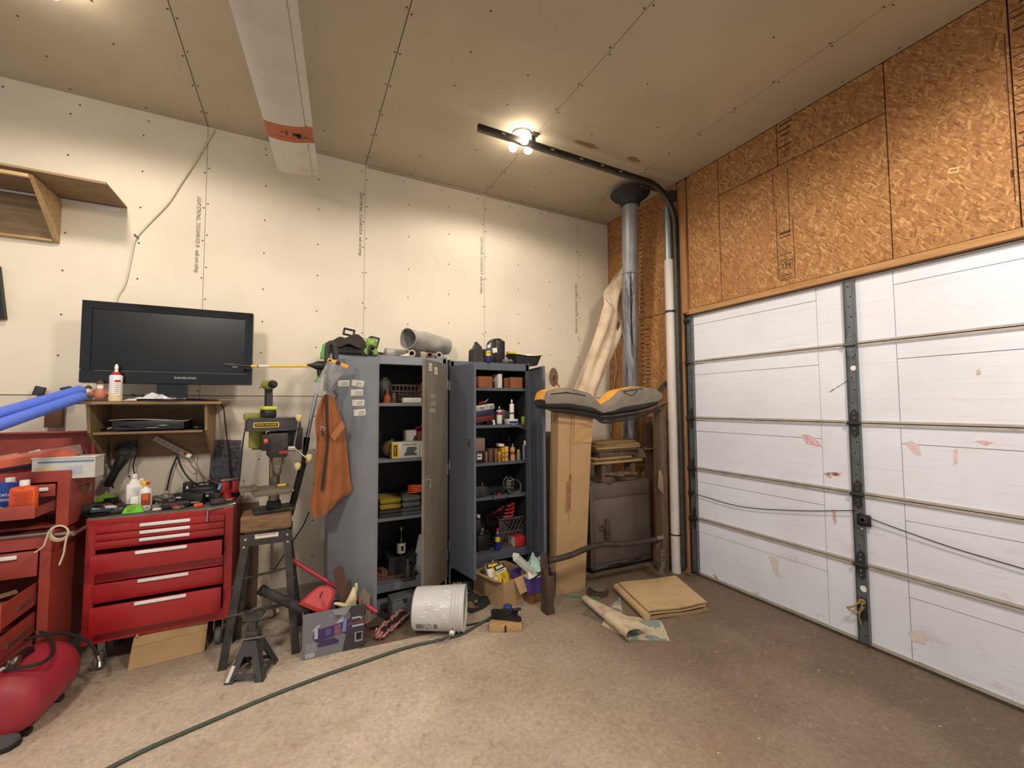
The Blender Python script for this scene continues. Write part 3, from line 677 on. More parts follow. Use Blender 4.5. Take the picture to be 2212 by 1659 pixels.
# ================================================================ two blue foam tubes and the clamps behind
bf = mat('blue_foam', (92, 122, 226), .85, dirt=.3, dcol=(70, 92, 196), scale=20, bump=.2, bscale=200)
def foam_tube(a, b, label, r):
    g = q(bf); d = (b-a).normalized(); n = 20; x = d.orthogonal().normalized(); y = d.cross(x); vs = []
    for p, rr in ((a, r), (b, r), (b, r*.4), (a, r*.4)): vs += [p+(x*cos(2*pi*i/n)+y*sin(2*pi*i/n))*rr for i in range(n)]
    g.add(vs, [(k*n+i, k*n+(i+1) % n, ((k+1) % 4)*n+(i+1) % n, ((k+1) % 4)*n+i) for k in range(4) for i in range(n)])
    return tag(g.build('foam_tube'), label, 'foam tube', 'blue foam tubes')
foam_tube(at(174, 843, Y=-.37), at(-60, 911, Y=-.95), 'upper blue foam tube ending against the television shelf', .030)
foam_tube(at(176, 857, Y=-.455), at(-60, 938, Y=-1.035), 'lower blue foam tube lying just under its twin', .029)
cl = thing('bar_clamp', 'brown and black clamp hanging on the wall behind the blue foam tubes', 'clamp', at(118, 880, Y=-.05))
q(mat('brown_paint', (92, 60, 36), .7)).box((0, 0, -.03), (.085, .03, .2), bev=.004).build('jaw', cl)
for px_, r_ in ((-.075, .25), (.055, -.3)): q(mat('dark_green_paint', (40, 52, 50), .6)).box((px_, 0, .105), (.05, .03, .06), (0, r_, 0), bev=.004).build('pad', cl)
q(dgrey).box((0, .0, .08), (.16, .012, .012)).build('bar', cl)
# ================================================================ main red rolling tool cabinet
whand = mat('white_pull', (236, 234, 232), .4)
TX0, TX1, TYF, TYB, TZ0, TZ1 = -4.362, -3.632, -.455, -.03, .175, .905
def caster(par, x, y, ztop, r=.05, fork=steel, tyre=None):
    c = q(fork).box((x, y, ztop-.006), (.07, .07, .012)).box((x-.024, y, ztop-.045), (.006, .045, .075)).box((x+.024, y, ztop-.045), (.006, .045, .075)).build('caster', par)
    q(tyre or mat('grey_tyre', (96, 98, 92), .7, dirt=.6)).lathe([(.012, -.019), (r-.008, -.019), (r, -.012), (r, .012), (r-.008, .019), (.012, .019)], (x, y, r), 20, (0, pi/2, 0)).build('wheel', c)
    return c
rc = thing('tool_cabinet', 'bright red rolling tool cabinet with six white-handled drawers and cluttered top', 'tool cabinet', (TX0, TYF, 0))
W_, D_ = TX1-TX0, TYB-TYF; Hc = TZ1-TZ0
g = q(red); t_ = .045
g.box((W_/2, D_/2, TZ0+.008), (W_, D_, .016)).box((W_/2, D_/2, TZ1-.02), (W_, D_, .04), bev=.004)
for x in (.012, W_-.012): g.box((x, D_/2, (TZ0+TZ1)/2), (.024, D_, Hc-.02))
g.box((t_/2, .01, (TZ0+TZ1)/2), (t_, .02, Hc-.03)).box((W_-t_/2, .01, (TZ0+TZ1)/2), (t_, .02, Hc-.03)).box((W_/2, .012, TZ0+.035), (W_-.02, .024, .06)).box((W_/2, D_-.006, (TZ0+TZ1)/2), (W_-.05, .012, Hc-.03)).box((W_/2, .012, TZ1-.055), (W_-.06, .02, .05))
g.build('case', rc)
q(mat('dusty_rubber_top', (96, 88, 78), .85, dirt=.6, bump=.3)).box((W_/2, D_/2, TZ1+.004), (W_-.004, D_-.004, .008)).build('top_mat', rc)
q(steel).box((W_/2, .006, TZ1-.003), (W_, .012, .008)).build('top_edge', rc)
# drawers: z0, z1, pull-out
zz = TZ0+.075
rows = [(.222, .0, .0), (.150, .222, 0), (.0, 0, 0)]
draw = [(.255, .435, .075), (.440, .590, .004), (.598, .672, .055), (.678, .728, 0), (.732, .782, 0), (.786, .838, 0)]
drw = []
for i, (z0, z1, out) in enumerate([(TZ0+.070, TZ0+.228, .05), (TZ0+.233, TZ0+.345, .003), (TZ0+.425, TZ0+.535, .07), (TZ0+.545, TZ0+.592, .002), (TZ0+.595, TZ0+.637, .002), (TZ0+.640, TZ0+.682, .002)]):
    d = q(red).box((W_/2, -.004-out, (z0+z1)/2), (W_-2*t_-.004, .010, z1-z0), bev=.0025).box((W_/2, D_/2-out-.01, z0+.006), (W_-2*t_-.02, D_-.06, .004))
    for x in (t_+.012, W_-t_-.012): d.box((x, D_/2-out-.01, (z0+z1)/2-.006), (.004, D_-.06, (z1-z0)*.8))
    d = d.build('drawer', rc)
    hz = z1-.012
    q(whand).box((W_*.515, -.016-out, hz), (W_*.345, .014, .020), bev=.004).build('drawer_handle', d, 'white pull handle')
q(red).box((W_/2, -.002, TZ0+.385), (W_-2*t_-.004, .008, .068), bev=.002).build('blank_panel', rc)
q(steel).cyl((W_*.53, -.008, TZ1-.055), (W_*.53, .0, TZ1-.055), .011, n=12).m(ink).box((W_*.53, -.009, TZ1-.055), (.002, .002, .01)).build('lock', rc)
bd = q(mat('badge_plate', (120, 42, 40), .4, .5)).box((.16, -.0005, TZ1-.052), (.105, .004, .02), bev=.002).build('badge', rc)
text('KENNEDY', .0155, mat('silver_print', (0, 0, 0)), bd, (.16, -.0032, TZ1-.052), sx=1.15)
for x, y in ((.07, .06), (W_-.07, .06), (.07, D_-.07), (W_-.07, D_-.07)): caster(rc, x, y, TZ0)
TT = TZ1+.009       # height of the cluttered top
def on_top(px, y): p = at(px, 1100, Y=y); return (p.x, y, TT)
# ---------------------------------------------------------------- clutter on the cabinet top
sb = thing('spray_bottle', 'white spray bottle with a yellow trigger cap and red label on the red cabinet', 'bottle', on_top(313, -.36), .1)
q(white).lathe([(.031, 0), (.034, .005), (.034, .11), (.03, .13), (.014, .142), (.013, .152)], n=20, sy=.8).build('body', sb)
q(yellow).box((0, 0, .168), (.04, .03, .03), bev=.006).cyl((-.03, 0, .172), (-.02, 0, .172), .009, n=10).m(redplas).box((.012, -.016, .17), (.018, .006, .02), bev=.002).build('trigger_cap', sb)
g = q(redink).box((.006, -.0278, .07), (.046, .001, .075)).m(mat('orange_print', (196, 100, 50), .6)).box((.004, -.0286, .085), (.03, .0008, .036)); lb = g.build('front_label', sb)
text('8 oz', .02, ink, lb, (.004, -.0284, .018), name='label_print')
def jug(name, label, loc, h, w, mm, cap, rz=0, rot=None, d=None):
    t = thing(name, label, 'jug', loc, rz, rot=rot); d = d or w*.65
    q(mm).box((0, 0, h*.36), (w, d, h*.72), bev=w*.14).lathe([(w*.33, h*.70), (w*.30, h*.78), (w*.17, h*.86), (w*.16, h*.9)], n=16, sy=d/w).build('body', t)
    q(cap).cyl((0, 0, h*.885), (0, 0, h), w*.19, n=14).build('cap', t)
    q(mm).tube([(w*.24, 0, h*.76), (w*.46, 0, h*.82), (w*.5, 0, h*.6), (w*.42, 0, h*.45)], w*.07, 8).build('grip', t)
    return t
jug('plastic_jug', 'white plastic jug with a handle behind the yellow-capped spray bottle', on_top(288, -.26), .22, .085, white, white, .4)
mk = on_top(300, -.345)
tag(q(white).box((mk[0]-.02, -.345, TT+.045), (.05, .045, .09), (0, 0, .3), bev=.008).build('white_carton'), 'small white carton beside the yellow-capped spray bottle', 'carton')
def drill(name, label, loc, rz, body, trim, rot=None, s=1.):
    t = thing(name, label, 'drill', loc, rz, rot=rot)
    q(body).lathe([(.02*s, -.09*s), (.03*s, -.085*s), (.032*s, .03*s), (.024*s, .05*s)], (0, 0, .18*s), 14, (0, pi/2, 0)).build('motor_housing', t)
    q(black).lathe([(.022*s, .05*s), (.022*s, .075*s), (.012*s, .10*s), (.008*s, .105*s)], (0, 0, .18*s), 12, (0, pi/2, 0)).build('chuck', t)
    q(black).prism([(-.055*s, .165*s), (-.01*s, .165*s), (-.02*s, .05*s), (-.07*s, .05*s)], .034*s, (0, 0, 0), (1, 0, 0), (0, 0, 1)).build('handle', t)
    q(trim).box((-.035*s, 0, .025*s), (.11*s, .07*s, .05*s), bev=.008*s).build('battery', t)
    return t
charc = mat('charcoal_plastic', (44, 44, 46), .5, dirt=.5, dcol=(84, 80, 76), scale=20)
x, y, z = on_top(430, -.2); drill('cordless_drill', 'charcoal cordless drill lying on its side near the red vise', (x, y, z+.037), .2, charc, charc, (RD(90), 0, 2.6), .95)
x, y, z = on_top(462, -.33); drill('cordless_driver', 'small black cordless driver lying in front of the other drill', (x-.03, y+.02, z+.037), 0, black, charc, (RD(90), 0, 2.2), .8)
x, y, z = on_top(400, -.36); ld = drill('impact_driver', 'black impact driver lying at the front edge of the cabinet top', (x, y, z+.037), 0, black, black, (RD(90), 0, 2.9), 1.1)
x, y, z = on_top(240, -.22); drill('rotary_tool', 'dark grey power tool lying behind the bright green wrapper', (x+.02, y+.02, z+.037), 0, charc, black, (RD(90), 0, -.5), 1.)
bt = thing('battery_pack', 'black upright battery pack behind the drills', 'battery', on_top(405, -.1)); q(black).box((0, 0, .06), (.055, .06, .12), bev=.006).m(offwhite).box((.0, -.031, .085), (.014, .001, .02)).build('case', bt)
x, y, z = on_top(440, -.11); cs = thing('tool_case', 'dark rounded soft tool case at the back of the cabinet top', 'case', (x, y, z)); q(charc).box((0, 0, .045), (.16, .1, .09), bev=.03).build('body', cs); q(black).tube([(-.05, 0, .085), (-.03, 0, .108), (.03, 0, .108), (.05, 0, .085)], .007, 8).build('handle', cs)
ds = mat('dusty_metal', (128, 124, 116), .6, .4, .6, (70, 66, 60), 30)
x, y, z = on_top(354, -.27); ch = thing('chain', 'grey heap of dusty chain coils right of the yellow-capped spray bottle', 'chain', (x, y, z))
for i in range(6):
    a = i*1.05; q(ds).ring((.035*cos(a), .04*sin(a), .014+.011*i), .036-.003*(i % 3), .0058, 18, 7, (random.uniform(-.4, .4), random.uniform(-.4, .4), 1)).build('coil', ch)
gw = mat('bright_green_wrapper', (124, 220, 60), .4)
x, y, z = on_top(285, -.43); tag(q(gw).prism([(-.05, 0), (.055, 0), (.04, .035), (.0, .046), (-.035, .035)], .035, (x, y+.022, z), (1, 0, 0), (0, 0, 1)).m(lime).box((x, y+.01, z+.03), (.05, .02, .03), (.2, 0, .3)).build('green_wrapper'), 'bright green wrapper at the front edge of the cabinet top', 'wrapper')
x, y, z = on_top(225, -.2); tag(q(lime).prism([(-.04, 0), (.05, 0), (.045, .03), (-.01, .045)], .05, (x, y, z+.05), (1, 0, 0), (0, 0, 1)).box((x, y, z+.025), (.05, .045, .05)).build('lime_tool_grip'), 'dull lime green tool grip at the back corner of the cabinet top', 'tool')
x, y, z = on_top(214, -.40)
ty = thing('round_tray', 'black round tray of small parts at the cabinet top corner', 'tray', (x, y+.01, z)); q(black).lathe([(.0, .0), (.065, .0), (.08, .022), (.076, .022), (.062, .005), (0, .005)], n=26, cap=False).build('dish', ty)
tag(q(mat('dark_blue_box', (54, 74, 96), .6)).box((x+.02, y+.02, z+.032), (.12, .07, .018), (.05, .04, .25)).m(offwhite).box((x+.02, y+.02, z+.043), (.11, .06, .003), (.05, .04, .25)).build('parts_box'), 'flat blue and cream parts box lying across the round tray', 'box')
x, y, z = on_top(248, -.43); mt = thing('tape_measure', 'black and silver tape measure at the front edge by the round tray', 'tape measure', (x, y+.02, z), .2); q(black).box((0, 0, .014), (.07, .035, .028), bev=.008).build('case', mt); q(chrome).cyl((0, -.0, .028), (0, 0, .03), .012, n=12).build('button', mt)
for i, (px, yy, w_, hh, c_) in enumerate(((245, -.12, .06, .05, ds), (262, -.1, .05, .07, offwhite), (232, -.27, .07, .03, charc), (330, -.15, .05, .04, charc), (385, -.42, .05, .018, pine), (270, -.24, .09, .035, mat('maroon_plastic', (84, 40, 44), .5)), (340, -.4, .05, .012, offwhite), (480, -.2, .05, .03, black), (372, -.13, .05, .05, ds), (415, -.28, .09, .03, charc))):
    x, y, z = on_top(px, yy)
    tag(q(c_).box((x, y, z+hh/2), (w_, .05, hh), (0, 0, random.uniform(-.6, .6)), bev=.008).cyl((x, y, z+hh*.6), (x+w_*.7, y-.01, z+hh*.5), hh*.2, n=8).build('machine_part'), ('rough grey metal block at the back of the cabinet top', 'pale plastic block beside the white jug', 'flat charcoal part between the green grip and the round tray', 'charcoal part right of the white jug', 'small wood offcut lying at the front edge of the cabinet top', 'maroon plastic part in front of the white jug', 'thin white scrap at the front edge by the spray bottle', 'small black part next to the red vise', 'grey metal part between the spray bottle and battery pack', 'charcoal tool part among the drills')[i], 'tool part')
maroon = mat('maroon_plastic', (84, 40, 44), .5)
for i, (px, yy, dx, dy, dz, r_, mm, lb) in enumerate(((214, -.30, .12, .05, .05, .5, maroon, 'maroon tool body at the left edge of the cabinet top'), (268, -.36, .13, .05, .045, -.3, charc, 'long charcoal tool between the round tray and the white carton'), (380, -.40, .15, .05, .045, .25, black, 'long black tool lying at the front of the cabinet top'), (452, -.24, .10, .07, .075, .1, black, 'squat black tool in front of the soft case'), (338, -.36, .06, .04, .03, .6, ds, 'small grey fitting by the foot of the spray bottle'), (395, -.18, .12, .06, .06, -.4, dgrey, 'dark grey tool behind the chain heap'), (470, -.40, .09, .05, .04, .3, charc, 'charcoal tool end beside the red vise'), (428, -.43, .05, .03, .025, .2, mat('coral_patch', (214, 84, 66), .5), 'coral coloured small part at the cabinet top edge'))):
    x, y, z = on_top(px, yy); t = thing('power_tool', lb, 'tool', (x, y, z), r_)
    q(mm).rbox((0, 0, dz/2), (dx, dy, dz), min(dz, dy)*.3).build('body', t)
    if dx > .08: q(steel).cyl((dx/2-.004, 0, dz*.5), (dx/2+.035, 0, dz*.45), dz*.18, n=10).build('nose', t); q(offwhite if i % 2 else red).box((-.01, -dy/2-.0004, dz*.55), (dx*.28, .001, dz*.18)).build('name_label', t)
    else: q(steel).cyl((0, 0, dz-.002), (0, 0, dz+.012), dy*.25, n=10).build('nub', t)
vz = on_top(496, -.30)
vs_ = thing('bench_vise', 'small red bench vise on the cabinet end beside the drill press', 'vise', (vz[0]-.02, vz[1], TT), .25)
q(red).box((0, 0, .012), (.09, .08, .024), bev=.004).lathe([(.035, .02), (.03, .05), (.034, .07)], n=14).build('base', vs_)
q(red).box((-.012, 0, .10), (.05, .06, .075), bev=.008).box((.045, 0, .095), (.035, .06, .085), bev=.006).box((.02, 0, .068), (.12, .035, .022)).build('jaw', vs_)
q(steel).box((.012, 0, .146), (.10, .055, .012), bev=.003).build('anvil', vs_)
q(chrome).cyl((.06, 0, .07), (.105, 0, .07), .008, n=10).cyl((.10, 0, .02), (.10, 0, .125), .004, n=8).ball((.10, 0, .125), .008, 8).ball((.10, 0, .02), .008, 8).build('screw_handle', vs_)
q(mat('blue_tape', (90, 170, 206), .6)).box((-.045, -.02, .105), (.012, .03, .04), (0, .3, 0)).build('tape', vs_)
hx = thing('breaker_bar', 'chrome bent bar lying over the cabinet front edge by the drill press table', 'bar', (0, 0, 0))
a = at(449, 1100, Y=-.47); b_ = at(508, 1088, Y=-.44); q(chrome).tube([at(448, 1126, Y=-.485), at(449, 1102, Y=-.48), b_+V((0, 0, .002))], .0065, 8, smooth=False).build('shaft', hx)
# ================================================================ old red rolling chest with open drawers and a top box
ox1 = at(113, 1140, Y=-.62).x; OYF = -.62
oc = thing('tool_chest', 'faded red rolling tool chest with several open drawers next to the air tank', 'tool chest', (ox1, OYF, 0))
OW, OD, OZ0, OZ1 = .78, .46, .17, .885
ym = OD/2
g = q(redold)
g.box((-OW/2, ym, OZ0+.01), (OW, OD, .02)).box((-OW/2, ym, OZ1-.012), (OW, OD, .024)).box((-.011, ym, (OZ0+OZ1)/2), (.022, OD, OZ1-OZ0-.04)).box((-OW+.011, ym, (OZ0+OZ1)/2), (.022, OD, OZ1-OZ0-.04)).box((-OW/2, OD-.006, (OZ0+OZ1)/2), (OW-.05, .012, OZ1-OZ0-.05))
for x in (-.022, -OW+.022): g.box((x, .012, (OZ0+OZ1)/2), (.044, .024, OZ1-OZ0-.05))
g.box((-OW/2, .012, OZ1-.05), (OW-.08, .024, .055)); g.build('case', oc)
q(steel).box((-OW/2, -.006, OZ1+.004), (OW, .03, .012)).build('top_edge', oc)
hb = q(steel).cyl((.0, .03, OZ1-.02), (.09, .03, OZ1-.02), .012, n=10).cyl((.0, OD-.06, OZ1-.02), (.09, OD-.06, OZ1-.02), .012, n=10).cyl((.085, .0, OZ1-.02), (.085, OD-.03, OZ1-.02), .01, n=10).build('push_handle', oc)
for i, (z0, z1, out) in enumerate(((.665, .80, .004), (.505, .64, .30), (.36, .49, .38), (.20, .345, .02))):
    m_ = redold
    d = q(m_).box((-OW/2, -out-.004, (z0+z1)/2), (OW-.095, .012, z1-z0), bev=.003)
    d.box((-OW/2, ym-out-.02, z0+.012), (OW-.11, OD-.07, .006))
    for x in (-.058, -OW+.058): d.box((x, ym-out-.02, (z0+z1)/2-.006), (.006, OD-.07, (z1-z0)*.84))
    d = d.build('drawer', oc)
    q(whand).box((-.18 if i == 0 else -OW/2, -.022-out, z1-.02), (.12 if i == 0 else .3, .014, .022), bev=.004).build('drawer_handle', d, 'white pull handle')
    if out > .1: q(steel).box((-.052, ym-out+.02, (z0+z1)/2-.02), (.008, .22, .02)).build('slide', d)
for x, y in ((-.08, .07), (-OW+.08, .07), (-.08, OD-.07), (-OW+.08, OD-.07)): caster(oc, x, y, OZ0)
# drawer contents
zb = .505+.018
def stick(a, b, w_, h_, mm, name, label, cat, group=None):
    a, b = V(a), V(b); d = b-a; c = (a+b)/2
    g = q(mm).box((0, 0, 0), (d.length, w_, h_)); o = g.build(name); o.location = c; o.rotation_euler = (0, -math.atan2(d.z, math.hypot(d.x, d.y)), math.atan2(d.y, d.x)); return tag(o, label, cat, group)
stick((ox1-.30, OYF-.20, zb+.075), (ox1-.10, OYF-.06, zb+.09), .035, .012, pine, 'wood_strip', 'pale wood strip lying across the open chest drawer', 'wood strip')
stick((ox1-.26, OYF-.24, zb+.02), (ox1-.09, OYF-.15, zb+.05), .05, .04, mat('leather_brown', (92, 66, 52), .8), 'leather_pouch', 'brown leather pouch inside the open chest drawer', 'pouch')
stick((ox1-.22, OYF-.27, zb+.06), (ox1-.10, OYF-.2, zb+.065), .012, .012, steel, 'steel_file', 'thin steel file on top of the open chest drawer', 'file')
# top box with raised lid
bx1 = at(150, 1066, Y=-.54).x; BYF = -.54
tb = thing('top_tool_box', 'faded red top box with a raised lid and open drawer standing on the old chest', 'tool box', (bx1, BYF, OZ1+.011))
BW, BD, BH = .70, .34, .315; ym = BD/2
g = q(redold)
for x in (-.008, -BW+.008): g.box((x, ym, BH/2), (.016, BD, BH))
g.box((-BW/2, ym, .008), (BW, BD, .016)).box((-BW/2, BD-.006, BH/2), (BW-.03, .012, BH)).box((-BW/2, .008, BH-.03), (BW-.02, .016, .06)).box((-BW/2, ym, BH-.058), (BW-.03, BD-.02, .006))
for x in (-.026, -BW+.026): g.box((x, .008, BH/2), (.052, .016, BH))
g.build('case', tb)
for z0, z1, out in ((.175, .245, .002), (.098, .165, .20)):
    if z0 == .098: d = q(redold).box((-BW/2-.0, -out-.004, (z0+z1)/2), (BW-.112, .010, z1-z0), bev=.003).box((-BW/2, ym-out-.02, z0+.008), (BW-.12, BD-.06, .005))
    else: d = q(redold).box((-BW/2, -out-.004, (z0+z1)/2), (BW-.112, .010, z1-z0), bev=.003)
    for x in (-.060, -BW+.060): d.box((x, ym-out-.02, (z0+z1)/2-.006), (.005, BD-.06, (z1-z0)*.75))
    d = d.build('drawer', tb)
    if z0 != .098: q(whand).box((-.13, -.018-out, z1-.026), (.1, .014, .02), bev=.004).build('drawer_handle', d, 'white pull handle')
    else: q(steel).box((-.0565, ym-out+.02, z0+.03), (.006, .2, .012)).build('slide', d)
ld = q(redold).box((-BW/2, BD+.02, BH+.105), (BW, .012, .205), (-.06, 0, 0)).box((-BW/2, BD-.012, BH+.205), (BW, .06, .01), (-.06, 0, 0))
for x in (-.006, -BW+.006): ld.prism([(0, 0), (.03, 0), (.03, .2), (-.045, .2)], .012, (x, BD-.012, BH+.004), (0, 1, 0), (0, 0, 1))
ld.build('lid', tb)
q(steel).tube([(.0, ym-.05, .2), (.02, ym-.05, .2), (.022, ym-.02, .165), (.022, ym+.02, .165), (.02, ym+.05, .2), (.0, ym+.05, .2)], .005, 8, smooth=False).build('side_handle', tb)
BT = OZ1+.011+BH-.050       # tray level inside the open lid
# cans standing in the pulled-out drawer
dz = OZ1+.011+.098+.012
ac = at(22, 1085, Y=-.68); 
can = thing('solvent_can', 'blue rectangular solvent can standing in the open top box drawer', 'can', (bx1-.205, -.622, dz))
q(blue).box((0, 0, .085), (.115, .065, .17), bev=.006).build('body', can)
q(white).cyl((-.0, 0, .17), (0, 0, .192), .018, n=14).m(chrome).box((.03, -.02, .171), (.012, .012, .003)).build('cap', can)
g = q(yellow).prism([(-.057, .0), (.057, .0), (.057, .034), (.02, .040), (0, .034), (-.03, .044), (-.057, .04)], .0012, (0, -.0332, .006), (1, 0, 0), (0, 0, 1)).m(offwhite).box((-.01, -.0333, .085), (.06, .001, .003)).box((-.01, -.0333, .077), (.05, .001, .003)); g = g.build('front_label', can)
text('Acetone', .027, white, g, (.002, -.0338, .108), name='label_print')
oz = at(62, 1088, Y=-.70)
ob_ = thing('orange_bottle', 'flat orange bottle with a white cap in the open top box drawer', 'bottle', (bx1-.122, -.690, dz))
q(orange).box((0, 0, .075), (.104, .05, .150), bev=.016).lathe([(.026, .146), (.02, .156)], n=14).build('body', ob_)
q(white).lathe([(.019, .154), (.019, .180), (.017, .183)], n=16).build('cap', ob_)
g = q(mat('orange_label', (206, 76, 24), .6)).box((0, -.0252, .075), (.08, .001, .11)).m(redink)
for i in range(11): g.box((0, -.026, .032+i*.0085), (.066-.01*(i % 3), .0006, .003))
g.build('front_label', ob_)
# things piled on the open top box
def on_box(px, py, y, z=None): p = at(px, py, Y=y); return V((p.x, y, p.z if z is None else z))
clr = thing('clear_plastic_box', 'translucent white plastic box with a blue stripe on the top box edge', 'box', on_box(151, 985, -.46, BT-.0), -.05)
g = q(mat('milky_plastic', (214, 212, 204), .3, dirt=.3, alpha=.92)); g.obox((0, 0, 0), (.27, .11, .115), .004).build('tub', clr)
q(mat('milky_plastic', (0, 0, 0))).box((0, 0, .120), (.28, .12, .010), bev=.004).build('lid', clr)
q(mat('steel_blue', (100, 130, 168), .5)).box((.01, -.0565, .098), (.24, .001, .010)).m(mat('pale_blue_print', (176, 188, 206), .6)).box((.05, -.0565, .05), (.06, .001, .045)).m(mat('pale_yellow_print', (216, 206, 150), .6)).box((-.08, -.0565, .06), (.08, .001, .03)).build('label_print', clr)
sd = thing('sanding_float', 'orange topped sanding float in a clear sleeve lying on the open top box', 'sanding tool', on_box(75, 975, -.44, BT+.095), -.15, rot=(.25, -.16, .05))
q(mat('salmon_foam', (216, 108, 82), .6)).prism([(-.19, 0), (.19, 0), (.15, .045), (-.14, .045)], .07, (0, -.02, .012), (1, 0, 0), (0, 0, 1)).build('pad', sd)
q(mat('dark_navy_plastic', (44, 46, 66), .5)).box((0, 0, .0), (.4, .10, .022), bev=.005).build('plate', sd)
q(clear).box((0, -.03, .028), (.43, .006, .09)).build('sleeve', sd)
stick(on_box(-60, 990, -.35, BT+.10), on_box(40, 960, -.30, BT+.135), .16, .012, card, 'cardboard_piece', 'tan cardboard piece lying under the clear sleeve on the top box', 'cardboard')
crumple('wrapped_parts', 'crumpled clear wrap with white parts inside the raised lid', 'wrap', on_box(95, 945, -.28, BT+.10), .2, .10, .055, mat('shiny_film', (0, 0, 0)), 9)
tag(q(mat('purple_plastic', (92, 60, 120), .4)).lathe([(.05, 0), (.055, .02), (.04, .035), (.0, .04)], on_box(70, 1005, -.49, BT), 18, sx=1.2, sy=.5).build('purple_disc'), 'purple round plastic cap at the front of the top box tray', 'cap')
tag(q(offwhite).prism([(-.09, 0), (.09, 0), (.06, .02), (0, .032), (-.04, .012)], .08, on_box(175, 968, -.30, BT+.03), (1, 0, 0), (0, 0, 1)).box(on_box(175, 968, -.30, BT+.015), (.17, .08, .03)).build('cream_carton'), 'cream folded carton behind the translucent plastic box', 'carton')
for i in range(3):
    p = on_box(20+i*18, 1010, -.47+.02*i, BT); tag(q((dgrey, black, steel)[i]).box(p+V((0, 0, .012)), (.09, .03, .024), (0, 0, .3*i), bev=.004).build('tool_socket_rail'), ('dark socket rail at the left of the open top box', 'black socket rail beside the purple cap', 'steel socket rail in front of the purple cap')[i], 'socket rail')
# coil of pale wire on the push handle
wc = q(mat('pale_wire', (206, 190, 166), .5)); c = at(127, 1152, Y=-.70)
for i in range(3): wc.ring(c+V((.003*i, -.004*i, .003*i)), .042-.003*i, .0045, 24, 7, (.15, 1, .1))
wc.tube([c+V((-.035, -.01, .02)), c+V((-.045, -.012, -.03)), c+V((-.055, -.012, -.06)), c+V((-.085, -.012, -.085))], .0042, 7); wc.tube([c+V((.035, -.01, -.02)), c+V((.03, -.012, -.07)), c+V((.026, -.01, -.11)), c+V((.012, -.012, -.165))], .0045, 7)
tag(wc.build('wire_coil'), 'pale coil of wire hung on the push handle between the red cabinets', 'wire')
# flat cardboard leaning on the red cabinet
pts = [at(*p, Z=z) for p, z in (((275, 1451), 0), ((441, 1408), 0))]
a, b_ = pts[0]+V((0, 0, .002)), pts[1]+V((0, 0, .002)); up = V((0.01, .045, .165))
cb_ = q(card).poly3([a, b_, b_+up*.72, a+up*.7], (0, .006, .0)).poly3([a+up*.71, b_+up*.73, b_+up*1.02+V((0, .01, 0)), a+up*1.0+V((0, .012, 0))], (0, .006, .0)).poly3([b_+up*1.0, b_+up*1.18, b_+up*1.0-(b_-a)*.05], (0, .005, 0)).poly3([a+up*1.0+(b_-a)*.02, a+up*1.15+(b_-a)*.04, a+up*1.0+(b_-a)*.07], (0, .005, 0))
tag(cb_.build('cardboard_sheet'), 'folded tan cardboard leaning under the bright red tool cabinet', 'cardboard')
# ================================================================ red portable air tank
ap = at(85, 1552, Z=0); R_ = .155
tk = thing('air_tank', 'red portable air tank with a coiled black hose lying at the chest', 'air tank', (ap.x-.06, ap.y+.03, 0), RD(85))
tred = mat('dull_red_tank', (158, 42, 58), .5, 0, .4, (110, 40, 44), 5)
prof = [(.0, -.26), (.05, -.256), (.10, -.24), (.132, -.21), (.15, -.17), (R_, -.12), (R_, .08), (.15, .125), (.132, .16), (.10, .19), (.05, .206), (0, .21)]
q(tred).lathe(prof, (0, 0, R_+.012), 32, (0, pi/2, 0), cap=False).build('shell', tk)
for x_ in (-.14, .11): q(dgrey).box((x_, 0, .012), (.04, .18, .024), bev=.005).build('foot', tk)
q(black).box((-.04, 0, 2*R_+.03), (.10, .03, .022), bev=.004).box((-.085, 0, 2*R_+.018), (.01, .03, .025)).box((.005, 0, 2*R_+.018), (.01, .03, .025)).build('carry_handle', tk)
q(steel).cyl((-.13, 0, 2*R_), (-.13, 0, 2*R_+.05), .012, n=10).lathe([(.022, -.008), (.024, 0), (.022, .008)], (-.13, -.02, 2*R_+.04), 14, (pi/2, 0, 0)).m(chrome).cyl((-.15, 0, 2*R_+.03), (-.185, 0, 2*R_+.036), .009, n=10).build('valve', tk)
hs = q(blackrub)
hs.tube([(-.18, 0, 2*R_+.03), (-.16, -.11, 2*R_+.02), (-.02, -.10, 2*R_+.0), (.10, -.03, 2*R_+.03), (.14, .02, 2*R_+.05), (.20, .11, 2*R_+.07), (.14, .20, 2*R_+.06), (.03, .19, 2*R_+.05), (.02, .1, 2*R_+.06), (.10, .02, 2*R_+.05), (.16, -.06, 2*R_+.02), (.19, -.15, 2*R_-.06), (.18, -.2, 2*R_-.14)], .008, 9)
hs.build('hose', tk)
q(chrome).cyl((.18, -.2, 2*R_-.14), (.178, -.21, 2*R_-.18), .009, n=10).cyl((.178, -.21, 2*R_-.18), (.165, -.215, 2*R_-.2), .012, n=10).build('air_chuck', tk)
